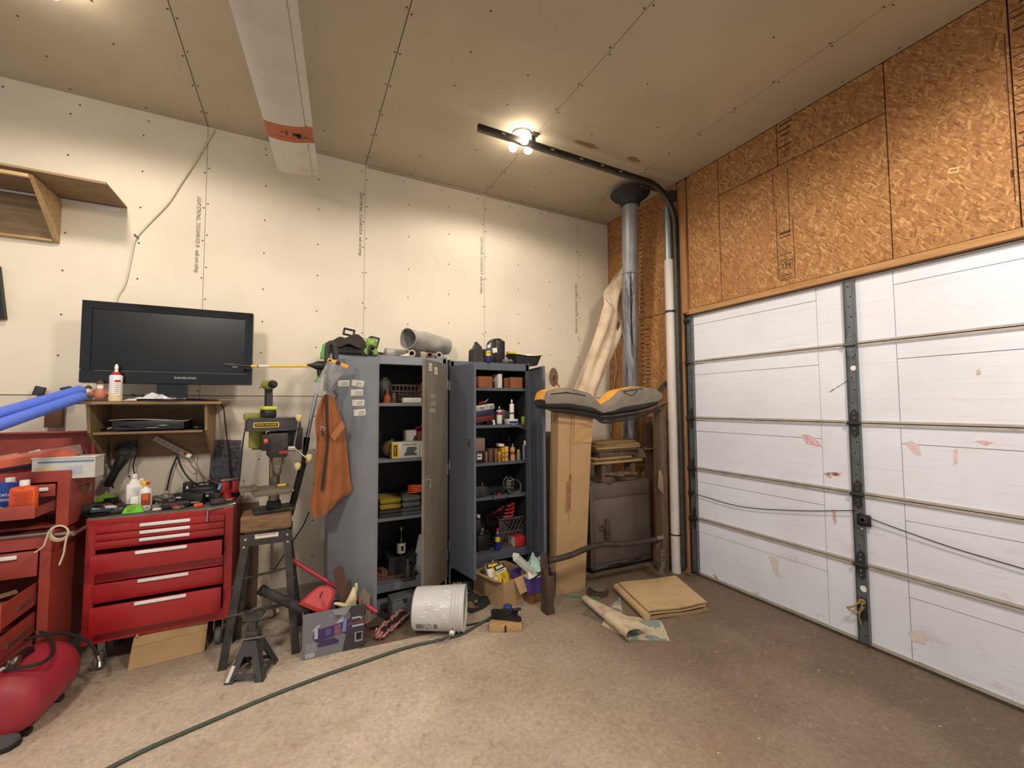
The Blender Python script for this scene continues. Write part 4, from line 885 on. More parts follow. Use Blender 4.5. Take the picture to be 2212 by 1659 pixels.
# dark shoe toe in the bottom corner
sh = at(12, 1618, Z=0); s_ = thing('work_shoe', 'grey work shoe on the floor in front of the air tank', 'shoe', (sh.x-.06, sh.y, 0), RD(8))
def shoe(u, v):
    x = -.2+.3*u; wv = .045*(1-.25*(1-u))*(1 if u < .8 else max(.05, math.sqrt(max(0, 1-((u-.8)/.2)**2)))); a = pi*v
    return (x, wv*cos(a), .02+(.06+.05*(1-u))*sin(a)**.7*(1 if u < .75 else max(.1, 1-((u-.75)/.3)**2)))
q(mat('grey_suede', (84, 84, 88), .9, dirt=.4)).sheet(shoe, 16, 10, .003).build('upper', s_)
q(blackrub).prism([(-.2, -.045), (.02, -.05), (.08, -.042), (.105, -.015), (.105, .015), (.08, .042), (.02, .05), (-.2, .045)], .022, (0, 0, .011), (1, 0, 0), (0, 1, 0)).build('sole', s_)
# ================================================================ steel tool stand, wood block, drill press
SX, SY, SZ = -3.42, -.60, .775
sd_ = thing('tool_stand', 'dark steel four-legged tool stand carrying the drill press', 'stand', (SX, SY, 0))
blk = mat('scuffed_black_paint', (58, 56, 54), .5, .3, .5, (98, 92, 84), 12)
feet = [(-.235, -.165), (.20, -.175), (.225, .19), (-.20, .19)]; tops = [(-.135, -.105), (.135, -.105), (.135, .105), (-.135, .105)]
for (fx, fy), (tx, ty_) in zip(feet, tops):
    sx = 1 if tx > 0 else -1; sy = 1 if ty_ > 0 else -1
    a, b_ = V((fx, fy, 0)), V((tx, ty_, SZ-.03)); w = .045
    lg = q(blk); 
    lg.add([a, a+V((-sx*w, 0, 0)), b_+V((-sx*w, 0, 0)), b_, a+V((0, -sy*.003, 0)), a+V((-sx*w, -sy*.003, 0)), b_+V((-sx*w, -sy*.003, 0)), b_+V((0, -sy*.003, 0))], [(0, 1, 2, 3), (7, 6, 5, 4), (0, 4, 5, 1), (1, 5, 6, 2), (2, 6, 7, 3), (3, 7, 4, 0)])
    lg.add([a, a+V((0, -sy*w, 0)), b_+V((0, -sy*w, 0)), b_, a+V((-sx*.003, 0, 0)), a+V((-sx*.003, -sy*w, 0)), b_+V((-sx*.003, -sy*w, 0)), b_+V((-sx*.003, 0, 0))], [(0, 1, 2, 3), (7, 6, 5, 4), (0, 4, 5, 1), (1, 5, 6, 2), (2, 6, 7, 3), (3, 7, 4, 0)])
    lg.m(chrome)
    for k in (.93, .99): p = a.lerp(b_, k)+V((-sx*.02, -.0 if sy > 0 else 0, 0)); lg.cyl(p+V((0, sy*.003, 0)), p+V((0, sy*.008, 0)), .007, n=8)
    lg.build('leg', sd_)
g = q(blk).box((0, -.108, SZ-.045), (.29, .004, .075)).box((0, .108, SZ-.045), (.29, .004, .075)).box((-.138, 0, SZ-.045), (.004, .21, .075)).box((.138, 0, SZ-.045), (.004, .21, .075)).box((0, 0, SZ-.003), (.25, .19, .006))
g.build('top_frame', sd_); 
q(offwhite).box((0, -.1105, SZ-.028), (.13, .001, .026)).m(redink).box((0, -.1112, SZ-.022), (.11, .0006, .004)).build('printed_label', sd_)
f = lambda i, k: V((feet[i][0], feet[i][1], 0)).lerp(V((tops[i][0], tops[i][1], SZ-.03)), k)
q(blk).cyl(f(0, .40), f(1, .42), .010, n=8).cyl(f(0, .62), f(3, .62), .008, n=8).cyl(f(1, .62), f(2, .62), .008, n=8).cyl(f(3, .55), f(2, .6), .008, n=8).build('stretcher', sd_)
bl = q(wood('dark_beam', (140, 108, 76), (84, 62, 46), 5, (2, 14, 14))).box((SX-.005, SY, SZ+.0505), (.285, .2, .10), bev=.008); bl = bl.build('wood_block'); tag(bl, 'thick worn wood block between the drill press and its stand', 'wood block')
DZ = SZ+.101
dp = thing('drill_press', 'black benchtop drill press with cream knobs on a wood block', 'drill press', (SX+.03, SY+.01, DZ), RD(8))
castm = mat('dark_cast_iron', (50, 48, 46), .5, .4, .5, (96, 90, 80), 14)
oldst = mat('brown_stained_steel', (128, 116, 104), .35, .8, .6, (84, 66, 50), 20)
q(castm).box((0, 0, .012), (.24, .17, .024), bev=.006).lathe([(.045, .02), (.042, .06), (.034, .07)], n=18).build('base', dp)
q(oldst).cyl((0, 0, .02), (0, 0, .62), .0315, n=20).build('column', dp)
q(oldst).lathe([(.044, 0), (.044, .04)], (0, 0, .12), 18).cyl((.03, 0, .14), (.10, .0, .14), .009, n=10).m(yellow).box((.11, 0, .12), (.014, .012, .012)).m(steel).cyl((.10, -.05, .12), (.10, .05, .12), .005, n=8).build('table_bracket', dp)
tabm = mat('grimy_table', (110, 104, 90), .6, .3, .6, (70, 64, 54), 16)
tb_ = q(tabm).box((-.03, -.13, .165), (.22, .20, .022), bev=.005).box((-.03, -.235, .158), (.2, .016, .03), bev=.004).box((-.03, -.04, .15), (.07, .1, .03)).build('table', dp)
q(tabm).box((-.155, -.16, .186), (.10, .13, .02), bev=.004).box((-.13, -.17, .195), (.02, .12, .018)).build('table_vise', dp)
q(yellow).box((.03, -.12, .183), (.05, .03, .012), bev=.002).build('wood_shim', dp)
hd = q(castm).box((0, -.07, .445), (.10, .22, .16), bev=.01).box((-.0, -.15, .45), (.115, .05, .15), bev=.008); hd.build('head', dp)
q(black).box((-.062, -.165, .465), (.06, .03, .10), bev=.004).build('switch_plate', dp)
q(orange).box((-.07, -.1815, .475), (.022, .004, .03), bev=.002).m(redink).box((-.07, -.1838, .466), (.018, .002, .01)).build('switch', dp)
cov = mat('cover_grey', (62, 62, 64), .45, .2, .4, (100, 94, 86), 14)
outl = [(-.15, -.18), (.05, -.18), (.13, -.13), (.17, -.02), (.17, .12), (.12, .18), (-.10, .18), (-.15, .12)]
pc = q(cov).prism(outl, .065, (-.02, -.01, .575), (1, 0, 0), (0, 1, 0)).prism([(a*1.03, b*1.03) for a, b in outl], .012, (-.02, -.01, .545), (1, 0, 0), (0, 1, 0)).prism([(a*.92, b*.92) for a, b in outl], .012, (-.02, -.01, .612), (1, 0, 0), (0, 1, 0)).build('belt_cover', dp)
g = q(yellow).box((-.07, -.1912, .578), (.14, .001, .032)).m(ink).box((-.07, -.1922, .578), (.128, .0006, .023)); g = g.build('name_label', dp); text('CENTRAL MACHINERY', .0145, yellow, g, (-.07, -.193, .578), sx=.8, name='label_print')
q(mat('olive_green_paint', (136, 134, 50), .5, dirt=.4)).cyl((-.10, .06, .54), (-.10, .06, .42), .05, n=18).cyl((-.10, .06, .42), (-.10, .06, .405), .03, n=14).box((-.13, .07, .625), (.10, .1, .05), bev=.012).build('motor', dp)
q(black).box((.095, .0, .475), (.12, .16, .15), bev=.008).build('motor_housing', dp)
q(oldst).lathe([(.036, -.05), (.036, 0)], (0, -.15, .37), 16).cyl((0, -.15, .34), (0, -.15, .26), .012, n=10).build('quill', dp)
q(steel).lathe([(.012, -.105), (.016, -.10), (.024, -.085), (.026, -.055), (.023, -.053), (.026, -.051), (.026, -.03), (.02, -.012), (.014, -.005)], (0, -.15, .355), 16).build('chuck', dp)
q(brass := mat('dull_brass', (170, 150, 80), .4, .7)).cyl((-.035, -.15, .34), (-.035, -.15, .24), .004, n=8).build('depth_stop', dp)
hb_ = V((.075, -.13, .42)); fh = q(chrome).cyl((.04, -.13, .42), (.10, -.13, .42), .022, n=16)
fh.build('hub', dp)
cream = mat('cream_knob', (214, 196, 140), .4)
for e in (V((.12, -.14, .60)), V((.115, -.16, .285)), V((.185, -.15, .335))):
    s0 = V((.095, -.13, .42)); r_ = q(steel).cyl(s0, e, .006, n=8).build('feed_handle', dp)
    d = (e-s0).normalized(); k = q(cream).lathe([(.006, -.01), (.016, .0), (.022, .022), (.02, .034), (.008, .04)], e, 14); k.build('knob', r_, 'cream round knob')
q(redink).box((.03, -.181, .40), (.05, .001, .02)).build('warning_label', dp)
cord(P(((536, 905), (527, 940), (522, 985), (517, 1040)), Y=-.3), .0045, 'black cord hanging down beside the drill press')
cord(P(((668, 1105), (655, 1135), (632, 1170), (596, 1225), (580, 1240)), Y=-.42), .004, 'thin black cord sloping down behind the tool stand')
# green cordless drill standing on the belt cover
dloc = dp.matrix_basis @ V((-.045, .0, .6205))
gd = thing('cordless_drill', 'lime and grey cordless drill standing upright on the drill press cover', 'drill', dloc, RD(-70))
q(black).box((0, 0, .025), (.10, .075, .05), bev=.008).m(mat('bright_lime', (206, 214, 62), .45)).box((0, 0, .062), (.105, .08, .026), bev=.008).build('battery', gd)
q(dgrey).prism([(-.022, .07), (.03, .07), (.02, .19), (-.024, .19)], .036, (0, 0, 0), (1, 0, 0), (0, 0, 1)).build('handle', gd)
q(mat('dusty_lime', (156, 160, 74), .5, dirt=.7, dcol=(90, 88, 60), scale=25)).lathe([(.012, -.075), (.03, -.07), (.034, -.02), (.034, .04), (.028, .055)], (0, 0, .22), 16, (0, pi/2, 0)).build('motor_housing', gd)
q(black).lathe([(.024, .055), (.026, .09), (.014, .11)], (0, 0, .22), 12, (0, pi/2, 0)).build('chuck', gd)
# ================================================================ telescopic pole with a yellow arm
py_ = -.53
tp_ = thing('extension_pole', 'telescopic silver pole with black grip and yellow arm leaning beside the leather apron', 'pole', at(628, 1160, Y=py_))
ol = tp_.location.copy()
def L(l, Y=py_): return [at(x, y, Y=Y)-ol for x, y in l]
a, b_ = L(((694, 800), (662, 952))); q(mat('brushed_aluminium', (196, 198, 204), .3, .9, .2)).cyl(a, b_, .0125, n=14).build('upper_tube', tp_)
a, b_ = L(((663, 945), (659, 975))); q(black).cyl(a, b_, .021, .017, n=14).build('lock_collar', tp_)
a, b_, c = L(((659, 972), (655, 1000), (626, 1112))); q(dgrey).cyl(a, b_, .014, n=12).build('lower_tube', tp_); q(mat('foam_grip', (20, 20, 22), .95)).cyl(b_, c, .022, n=14).build('grip', tp_)
a, b_ = L(((626, 1112), (619, 1158))); q(steel).cyl(a, b_, .012, .009, n=12).build('lower_tip', tp_)
a, b_, c, d = L(((701, 752), (697, 782), (690, 812), (688, 826)))
q(mat('leaf_green', (84, 160, 66), .5)).prism([(-.03, 0), (.012, 0), (.016, .1), (-.012, .11)], .03, a+V((0, 0, -.08)), (1, 0, 0), (0, 0, 1)).cyl(c, d, .016, n=12).build('green_joint', tp_)
a, b_, c, d = L(((693, 790), (676, 791), (542, 791), (485, 788))); q(black).lathe([(.018, -.02), (.034, -.01), (.034, .03), (.014, .07), (.009, .10)], a+V((.01, 0, 0)), 16, (0, -pi/2, 0)).cyl(a+V((-.01, 0, 0)), L(((691, 815),))[0], .018, n=12).build('pivot_joint', tp_)
q(yellow).cyl(b_, c, .0085, n=12).m(offwhite).cyl(b_.lerp(c, .72), b_.lerp(c, .89), .0088, n=12).m(ink).cyl(b_.lerp(c, .885), b_.lerp(c, .9), .009, n=12).build('yellow_arm', tp_)
q(black).cyl(c, c.lerp(d, .4), .010, .006, n=10).box(c.lerp(d, .72), (.09, .02, .022), bev=.004).m(chrome).box(c.lerp(d, .6)+V((0, -.011, -.012)), (.03, .004, .004)).build('arm_head', tp_)
# ================================================================ leather apron and the things on the same hook
AY = -.70
apr = thing('leather_apron', 'rust orange suede welding apron hanging beside the left grey cabinet', 'apron', at(708, 850, Y=AY))
ol = apr.location.copy()
leath = mat('rust_suede', (152, 92, 54), .9, 0, .5, (120, 68, 38), 9, .35, 160)
Ls = [(700, 850), (686, 885), (680, 912), (684, 950), (681, 990), (678, 1050), (669, 1095), (681, 1124)]
Rs = [(722, 860), (732, 890), (742, 920), (747, 945), (752, 985), (757, 1030), (763, 1062), (738, 1079)]
def apf(u, v):
    k = v*(len(Ls)-1); i = min(int(k), len(Ls)-2); t = k-i
    lx, ly = [Ls[i][j]*(1-t)+Ls[i+1][j]*t for j in (0, 1)]; rx, ry = [Rs[i][j]*(1-t)+Rs[i+1][j]*t for j in (0, 1)]
    p = at(lx*(1-u)+rx*u, ly*(1-u)+ry*u, Y=AY)
    fold = .035*sin(u*pi*2.2+.6+v*1.2)*(.35+.65*v)-.02*sin(u*pi*5+v*3)*.5
    return p-ol+V((0, fold, 0))
q(leath).sheet(apf, 22, 30, .004).build('bib', apr)
pk = [at(*p, Y=AY-.045)-ol for p in ((714, 940), (738, 908), (745, 922), (722, 952))]
q(mat('light_suede', (164, 104, 64), .9, bump=.3)).sheet(lambda u, v: pk[0].lerp(pk[1], u).lerp(pk[3].lerp(pk[2], u), v)+V((0, -.01*sin(pi*u), 0)), 8, 5, .004).build('pocket_flap', apr)
q(mat('dark_strap', (52, 38, 30), .8)).tube([at(x, y, Y=AY-.035)-ol for x, y in ((704, 852), (706, 900), (708, 950), (702, 1000), (695, 1060))], .011, 8, flat=.5).build('strap', apr)
bk = at(697, 926, Y=AY-.05)-ol; q(chrome).ring(bk, .014, .0035, 12, 6, (.1, 1, 0)).m(mat('dark_strap', (0, 0, 0))).box(bk+V((0, 0, -.03)), (.018, .006, .045)).build('buckle', apr)
cord2 = [at(x, y, Y=AY-.02) for x, y in ((716, 745), (706, 760), (703, 800), (704, 850))]
hkc = q(mat('weathered_rubber', (56, 52, 50), .8, dirt=.5)).tube([at(x, y, Y=AY-.02) for x, y in ((726, 775), (724, 752), (718, 741), (709, 745), (706, 765), (705, 800), (704, 845))], .017, 10)
tag(hkc.build('rubber_hose'), 'grey black rubber hose looped over the cabinet corner above the apron', 'hose')
fs = thing('face_shield', 'clear face shield with a yellow headband hanging above the apron', 'face shield', at(730, 785, Y=AY-.06), rot=(.1, RD(20), 0))
q(mat('amber_yellow', (232, 168, 48), .45)).box((0, 0, 0), (.14, .03, .026), bev=.006).build('headband', fs); q(black).cyl((.0, -.016, 0), (0, -.024, 0), .016, n=14).cyl((-.055, -.016, .0), (-.055, -.022, 0), .008, n=10).build('knob', fs)
q(mat('clear_visor', (225, 228, 230), .1, dirt=.05, trans=.7, alpha=.38)).sheet(lambda u, v: ((u-.5)*(.13-.05*v)-.045*v, -.02-.03*sin(pi*u), -.01-.23*v), 12, 10, .0015).build('visor', fs)
hk = q(rust).tube([at(x, y, Y=AY+.02) for x, y in ((722, 842), (724, 850), (728, 852), (724, 864))], .006, 7); tag(hk.build('apron_hook'), 'small dark hook at the top of the rust orange apron', 'hook')
# ================================================================ steel storage cabinets
def cabinet(name, label, x0, x1, top, mm, shelf_px, px_ref, doors, bottom):
    t = thing(name, label, 'cabinet', ((x0+x1)/2, -.25, 0)); W = x1-x0; yb, yf = .22, -.22
    inn = mat('cabinet_inside_shade', (46, 46, 48), .6, .1, .3)  # interior shade put into the colour of back panel and inner liner
    t_ = .012; c = q(mm)
    for s_ in (-1, 1): c.box((s_*(W-t_)/2, 0, (top+.02)/2+.01), (t_, yb-yf, top-.02)); c.box((s_*(W/2-.018), yf+.006, (top+bottom)/2), (.036, .012, top-bottom))
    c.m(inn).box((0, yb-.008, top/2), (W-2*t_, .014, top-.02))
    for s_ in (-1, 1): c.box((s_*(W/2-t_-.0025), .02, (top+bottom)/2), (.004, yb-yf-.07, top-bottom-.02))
    c.m(mm).box((0, 0, top-.006), (W, yb-yf, .012)).box((0, yf+.006, top-.035), (W-.02, .012, .06)).box((0, yf+.03, top-.064), (W-.03, .05, .006)).box((0, yf+.012, .05+.0), (W-.02, .018, .08)).box((0, 0, bottom-.01), (W-2*t_, yb-yf-.02, .014)).box((0, yf+.008, bottom-.035), (W-.02, .012, .05))
    c.build('case', t); zs_ = []
    for py in shelf_px:
        z = at(px_ref, py, Y=-.25+yf+.045).z; zs_.append(z)
        q(mm).box((0, .02, z-.006), (W-.03, yb-yf-.06, .010)).box((0, yf+.048, z-.014), (W-.03, .012, .026)).build('shelf', t)
    for hx, ang, w, side in doors:      # side +1: hinge on the left, -1: hinge on the right
        d = q(mm); zb, zt_ = bottom-.03, top-.05; hgt = zt_-zb
        R = MX.Rotation(-ang*side, 3, 'Z')
        def lc(a, b, z, R=R, hx=hx, side=side): return V((hx-t.location.x, yf-.010, 0))+R@V((side*a, b, z))
        def dbox(a0, a1, b0, b1, z0, z1):
            vs = [lc(a, b, z) for z in (z0, z1) for a, b in ((a0, b0), (a1, b0), (a1, b1), (a0, b1))]
            d.add(vs, [(3, 2, 1, 0), (4, 5, 6, 7), (0, 1, 5, 4), (1, 2, 6, 5), (2, 3, 7, 6), (3, 0, 4, 7)])
        dbox(0, w, -.004, 0, zb, zt_); dbox(0, .004, 0, .018, zb, zt_); dbox(w-.004, w, 0, .018, zb, zt_); dbox(.004, w-.004, 0, .018, zt_-.004, zt_); dbox(.004, w-.004, 0, .018, zb, zb+.004)
        dbox(w*.42, w*.58, .0, .014, zb+.05, zt_-.05); dbox(w-.05, w-.004, .014, .018, zb+.004, zt_-.004)
        yield_ = d.build('cabinet_door', t); yield_['t'] = 0; del yield_['t']
        hn = q(steel)
        for k in (.1, .5, .9): hn.cyl(lc(.0, -.004, zb+hgt*k-.04), lc(.0, -.004, zb+hgt*k+.04), .006, n=8)
        hn.build('hinge', yield_)
        DOORS[(name, side)] = (yield_, lc, w, zb, zt_)
    return t, zs_
DOORS = {}
C1X0, C1X1, C1T = -3.045, -2.145, 1.965
C2X0, C2X1, C2T = -2.122, -1.352, 1.948
browngrey = mat('mottled_grey_paint', (130, 126, 116), .5, .1, .8, (96, 76, 56), 3, stretch=(1, 1, .35), lo=.35, hi=.7)  # grey mottled with brown, used on one door only
bluegrey = mat('blue_grey_paint', (92, 98, 110), .45, .15, .35, (68, 70, 76), 5, stretch=(1, 1, .2))
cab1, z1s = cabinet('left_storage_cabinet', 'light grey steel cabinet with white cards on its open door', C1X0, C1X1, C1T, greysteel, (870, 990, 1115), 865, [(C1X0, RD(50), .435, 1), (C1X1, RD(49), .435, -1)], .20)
cab1.name = 'storage_cabinet'
dr_, lc1, w1_, _, _ = DOORS[('left_storage_cabinet', -1)]; dr_.data.materials[0] = browngrey; dr_['label'] = 'mottled brown-grey cabinet door'
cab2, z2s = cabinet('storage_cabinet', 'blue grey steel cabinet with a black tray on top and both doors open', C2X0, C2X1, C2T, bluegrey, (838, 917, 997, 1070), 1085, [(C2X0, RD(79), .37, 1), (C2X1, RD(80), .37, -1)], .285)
# door furniture
def on_door(key, a, z, w, h, mm, name, th=.0012, rot=0.):
    d, lc, *_ = DOORS[key]; g = q(mm); cs = []
    for dx, dz in ((-w/2, -h/2), (w/2, -h/2), (w/2, h/2), (-w/2, h/2)): x = dx*cos(rot)-dz*sin(rot); zz = dx*sin(rot)+dz*cos(rot); cs.append((a+x, z+zz))
    vs = [lc(x, -.0036-e*(th+.0007), zz) for e in (0, 1) for x, zz in cs]
    g.add(vs, [(3, 2, 1, 0), (4, 5, 6, 7), (0, 1, 5, 4), (1, 2, 6, 5), (2, 3, 7, 6), (3, 0, 4, 7)]); return g
k1 = ('left_storage_cabinet', 1)
def door_ray(key, px, py):      # point of the door plane seen at a photo pixel -> (distance from hinge, height)
    _, lc, *_ = DOORS[key]; t = (cab1 if key[0][0] == 'l' else cab2).location
    o = lc(0, -.0043, 0)+t; e1 = (lc(1, -.0043, 0)+t-o); n_ = e1.cross(V((0, 0, 1)))
    d = at(px, py, D=1.)-CAMP; s_ = (o-CAMP).dot(n_)/d.dot(n_); p = CAMP+d*s_; return (p-o).dot(e1), p.z
for i, (px, py, ro) in enumerate(((773, 828, -.16), (771, 848, .0), (774, 870, 0.0), (777, 891, .06), (742, 828, .0))):
    a, z = door_ray(k1, px, py)
    g = on_door(k1, a, z, .108, .044, offwhite, 'business_card', .0012, ro)
    g.m(ink); d, lc, *_ = DOORS[k1]
    def bar(dx, dz, w, h):
        x, zz = a+dx*cos(ro)-dz*sin(ro), z+dx*sin(ro)+dz*cos(ro)
        vs = [lc(x+w/2*s_*1.15, -.0057-e*.0004, zz+h/2*r_+(w/2*s_)*math.tan(ro)) for e in (0, 1) for s_, r_ in ((-1, -1), (1, -1), (1, 1), (-1, 1))]
        g.add(vs, [(3, 2, 1, 0), (4, 5, 6, 7), (0, 1, 5, 4), (1, 2, 6, 5), (2, 3, 7, 6), (3, 0, 4, 7)])
    g.m(brownink); bar(.016, .004, .044, .004); bar(.014, -.008, .05, .002); bar(.014, -.014, .044, .002)
    o = g.build('business_card'); o.location = cab1.location
    tag(o, ('white card tilted down at the top of the grey cabinet door', 'white card second from the top on the grey cabinet door', 'white card third from the top on the grey cabinet door', 'white card at the bottom of the column on the grey cabinet door', 'white card half hidden behind the clear face shield')[i], 'card', 'white cards on the grey cabinet door')
k2 = ('left_storage_cabinet', -1)
for i, (px, py) in enumerate(((930, 793), (942, 801))):
    a, z = door_ray(k2, px, py); g = on_door(k2, a, z, .048, .056, offwhite, 'sticker'); g.m(brownink); d, lc, *_ = DOORS[k2]
    for k in range(4):
        vs = [lc(a+s_*.014, -.0056-e*.0004, z-.014+k*.009+r_*.002) for e in (0, 1) for s_, r_ in ((-1, -1), (1, -1), (1, 1), (-1, 1))]; g.add(vs, [(3, 2, 1, 0), (4, 5, 6, 7), (0, 1, 5, 4), (1, 2, 6, 5), (2, 3, 7, 6), (3, 0, 4, 7)])
    o = g.build('sticker', dr_); o['label'] = 'white printed sticker'
a, z = door_ray(k2, 935, 870); rs_ = mat('torn_label_residue', (150, 146, 130), .8, dirt=.9, dcol=(96, 92, 80), scale=30)
for k in (.045, -.005, -.06): on_door(k2, a, z+k, .10, .034, rs_, 'r', .0008).build('label_residue', dr_)
a, z = door_ray(k2, 926, 1036)
d, lc, *_ = DOORS[k2]; q(chrome).cyl(lc(a, -.004, z), lc(a, -.02, z), .013, n=14).cyl(lc(a, -.02, z), lc(a, -.028, z), .006, n=8).cyl(lc(a+.005, -.02, z-.005), lc(a+.008, -.02, z-.06), .003, n=6).cyl(lc(a, -.004, z+.06), lc(a, -.012, z+.06), .006, n=8).build('lock_handle', dr_, 'chrome lock with a hanging key')
k3 = ('storage_cabinet', 1); a, z = .315, at(1017, 958, Y=-.80).z; d2, lc, *_ = DOORS[k3]
g = on_door(k3, a, z, .04, .075, steel, 'lock', .006); g.m(black).cyl(lc(a, -.010, z+.0), lc(a, -.013, z), .01, n=10).build('lock_plate', d2)
# skids under the cabinets
tag(q(oldwood).box((C2X0+.38, -.30, .0099), (.74, .3, .0195)).build('skid_board'), 'grey board on the floor under the blue grey cabinet', 'board')
# ================================================================ generic containers
def carton(name, label, px, py, y, w, d, h, mm, zbase, rz=0., cat='box', face=None, group=None, tilt=0.):
    p = at(px, py, Y=y); t = thing(name, label, cat, (p.x, y+d/2, zbase), 0, group, rot=(0, tilt, rz))
    q(mm).box((0, 0, h/2), (w, d, h), bev=.003).build('body', t)
    fl_ = q(mm).box((0, -d*.26, h+.0008), (w-.004, d*.46, .0016)).box((0, d*.26, h+.0008), (w-.004, d*.46, .0016)).build('lid_flap', t)
    if face: face(t, w, d, h)
    return t
def spray_can(label, px, y, zb, h, r, body, cap, band=None, cname='spray_can', group=None):
    p = at(px, 900, Y=y); t = thing(cname, label, 'can', (p.x, y, zb), 0, group)
    q(body).lathe([(r*.93, 0), (r, .004), (r, h*.74), (r*.92, h*.78)], n=20).build('body', t)
    q(steel).lathe([(r*.95, h*.775), (r*.6, h*.83), (r*.4, h*.85)], n=18).build('dome', t)
    q(cap).lathe([(r*.42, h*.84), (r*.42, h*.94), (r*.25, h)], n=14).build('cap', t)
    if band:
        g = G()
        for z0, z1, mm in band: g.m(mm).lathe([(r*1.008, h*z0), (r*1.008, h*z1)], n=20, cap=False)
        g.build('printed_band', t)
    return t
FY = -.43
# ---------------------------------------------------------------- left cabinet contents
zA, zB, zC = [z+.0 for z in z1s]; zD = .20
carton('carton', 'flat white carton on the top shelf of the light grey cabinet', 891, 870, FY+.02, .15, .2, .04, offwhite, zA)
tg = thing('wire_basket', 'dark heaped wire basket on the top shelf of the light grey cabinet', 'basket', (at(878, 850, Y=-.3).x, -.25, zA))
bs = q(mat('dark_wire', (96, 84, 70), .5, .6)); 
for z in (.01, .05, .1, .15): bs.tube([(-.13, -.09, z), (.13, -.09, z), (.13, .09, z), (-.13, .09, z), (-.13, -.09, z)], .004, 6, smooth=False)
for i in range(9): x = -.13+i*.0325; bs.tube([(x, -.09, .15), (x, -.09, .01), (x, .09, .01), (x, .09, .15)], .003, 5, smooth=False)
bs.build('wire_frame', tg)
oj = thing('oil_can', 'rusty orange can on the top shelf of the light grey cabinet', 'can', (at(836, 868, Y=-.36).x, -.36, zA)); q(mat('rusty_orange', (168, 82, 52), .6, dirt=.6)).lathe([(.03, 0), (.03, .05), (.012, .075), (.006, .12)], n=14).build('body', oj)
gj = thing('glass_jar', 'dark jar beside the rusty orange can in the light grey cabinet', 'jar', (at(850, 868, Y=-.37).x, -.37, zA)); q(mat('brown_glass', (90, 66, 48), .2)).lathe([(.024, 0), (.025, .05), (.018, .065)], n=14).build('body', gj); q(steel).cyl((0, 0, .065), (0, 0, .08), .02, n=14).build('lid', gj)
tc_ = thing('dark_canister', 'tall dark canister at the left end of the top shelf in the light grey cabinet', 'canister', (at(826, 868, Y=-.28).x+.02, -.28, zA)); q(mat('dark_slate', (62, 64, 66), .6)).lathe([(.05, 0), (.05, .17), (.035, .19)], n=18).build('body', tc_); q(dgrey).cyl((0, 0, .19), (0, 0, .21), .03, n=14).build('lid', tc_)
rb_ = thing('rag_bundle', 'dull red cloth bundle at the right end of the top shelf', 'cloth', (at(915, 868, Y=-.3).x, -.28, zA)); q(mat('dull_red_cloth', (122, 76, 76), .95)).ball((0, 0, .09), (.05, .06, .09), 12, .12).build('cloth', rb_)
def sander_face(t, w, d, h):
    g = q(yellow).box((-w/2+.028, -d/2-.0006, h/2), (.056, .001, h*.96)).m(ink).box((-w/2+.028, -d/2-.0013, h/2), (.03, .0006, h*.7)).m(mat('picture_grey', (96, 98, 104), .6))
    g.prism([(-.05, 0), (.06, 0), (.05, .02), (-.04, .02)], .0008, (.03, -d/2-.001, .02), (1, 0, 0), (0, 0, 1)).prism([(-.035, 0), (.03, 0), (.06, .04), (.04, .05), (-.02, .05)], .0008, (.03, -d/2-.001, .038), (1, 0, 0), (0, 0, 1))
    g = g.build('box_print', t)
    text('FINISHING SANDER', .0155, ink, g, (.03, -d/2-.0014, h-.018), sx=.86); 
    text('POWER', .026, yellow, g, (-w/2+.028, -d/2-.0018, h/2), (pi/2, -pi/2, 0), sx=.8)
carton('sander_box', 'white and yellow sander box on the second shelf of the light grey cabinet', 877, 990, FY-.005, .225, .14, .125, offwhite, zB, face=sander_face)
def logo_face(t, w, d, h): q(mat('dark_print', (60, 62, 70), .6)).prism([(-.01, -.05), (.02, -.05), (.02, .05), (.0, .05), (-.012, .01)], .0008, (w*.3, -d/2-.0008, h*.55), (1, 0, 0), (0, 0, 1)).build('box_print', t)
carton('carton', 'tall pale carton standing behind the sander box', 888, 980, -.27, .09, .12, .21, offwhite, zB, face=logo_face)
carton('carton', 'tall dark red carton beside the pale carton in the light grey cabinet', 907, 980, -.26, .05, .14, .20, mat('dark_red_card', (122, 60, 56), .7), zB)
carton('carton', 'narrow white carton at the right edge of the second shelf', 913.5, 990, FY+.0, .04, .15, .12, offwhite, zB)
rf = thing('red_ribbon', 'bright red crumpled strap on top of the dark red carton', 'strap', (at(907, 905, Y=-.22).x, -.2, zB+.203)); q(redplas).tube([(-.04, 0, .006), (-.02, -.03, .03), (.0, .02, .012), (.02, -.02, .045), (.035, .0, .01)], .008, 7).build('strap', rf)
bgp = thing('plastic_sack', 'amber plastic sack of parts at the left of the second shelf', 'sack', (at(840, 980, Y=-.33).x+.02, -.32, zB)); q(mat('amber_film', (120, 96, 60), .15, dirt=.5, coat=.5)).ball((0, 0, .07), (.075, .07, .07), 14, .07).build('sack', bgp); q(steel).cyl((0, 0, .132), (.01, 0, .15), .014, n=8).build('tie', bgp)
for i, (c_, lb) in enumerate(((mat('mustard_fabric', (172, 148, 52), .95, dirt=.5), 'folded mustard yellow blanket on the third shelf'), (mat('grey_fabric', (104, 106, 106), .95, dirt=.5), 'folded grey blanket beside the mustard one on the third shelf'))):
    x0, x1 = ((at(819, 1100, Y=-.40).x, at(868, 1100, Y=-.40).x), (at(869, 1100, Y=-.40).x, at(910, 1100, Y=-.40).x))[i]
    t = thing('blanket', lb, 'blanket', ((x0+x1)/2, -.28, zC+.055), group='folded blankets')
    for k in range(2): q(c_).box((0, 0, .022+.045*k), (x1-x0-.004, .26, .042), bev=.018).build('fold', t)
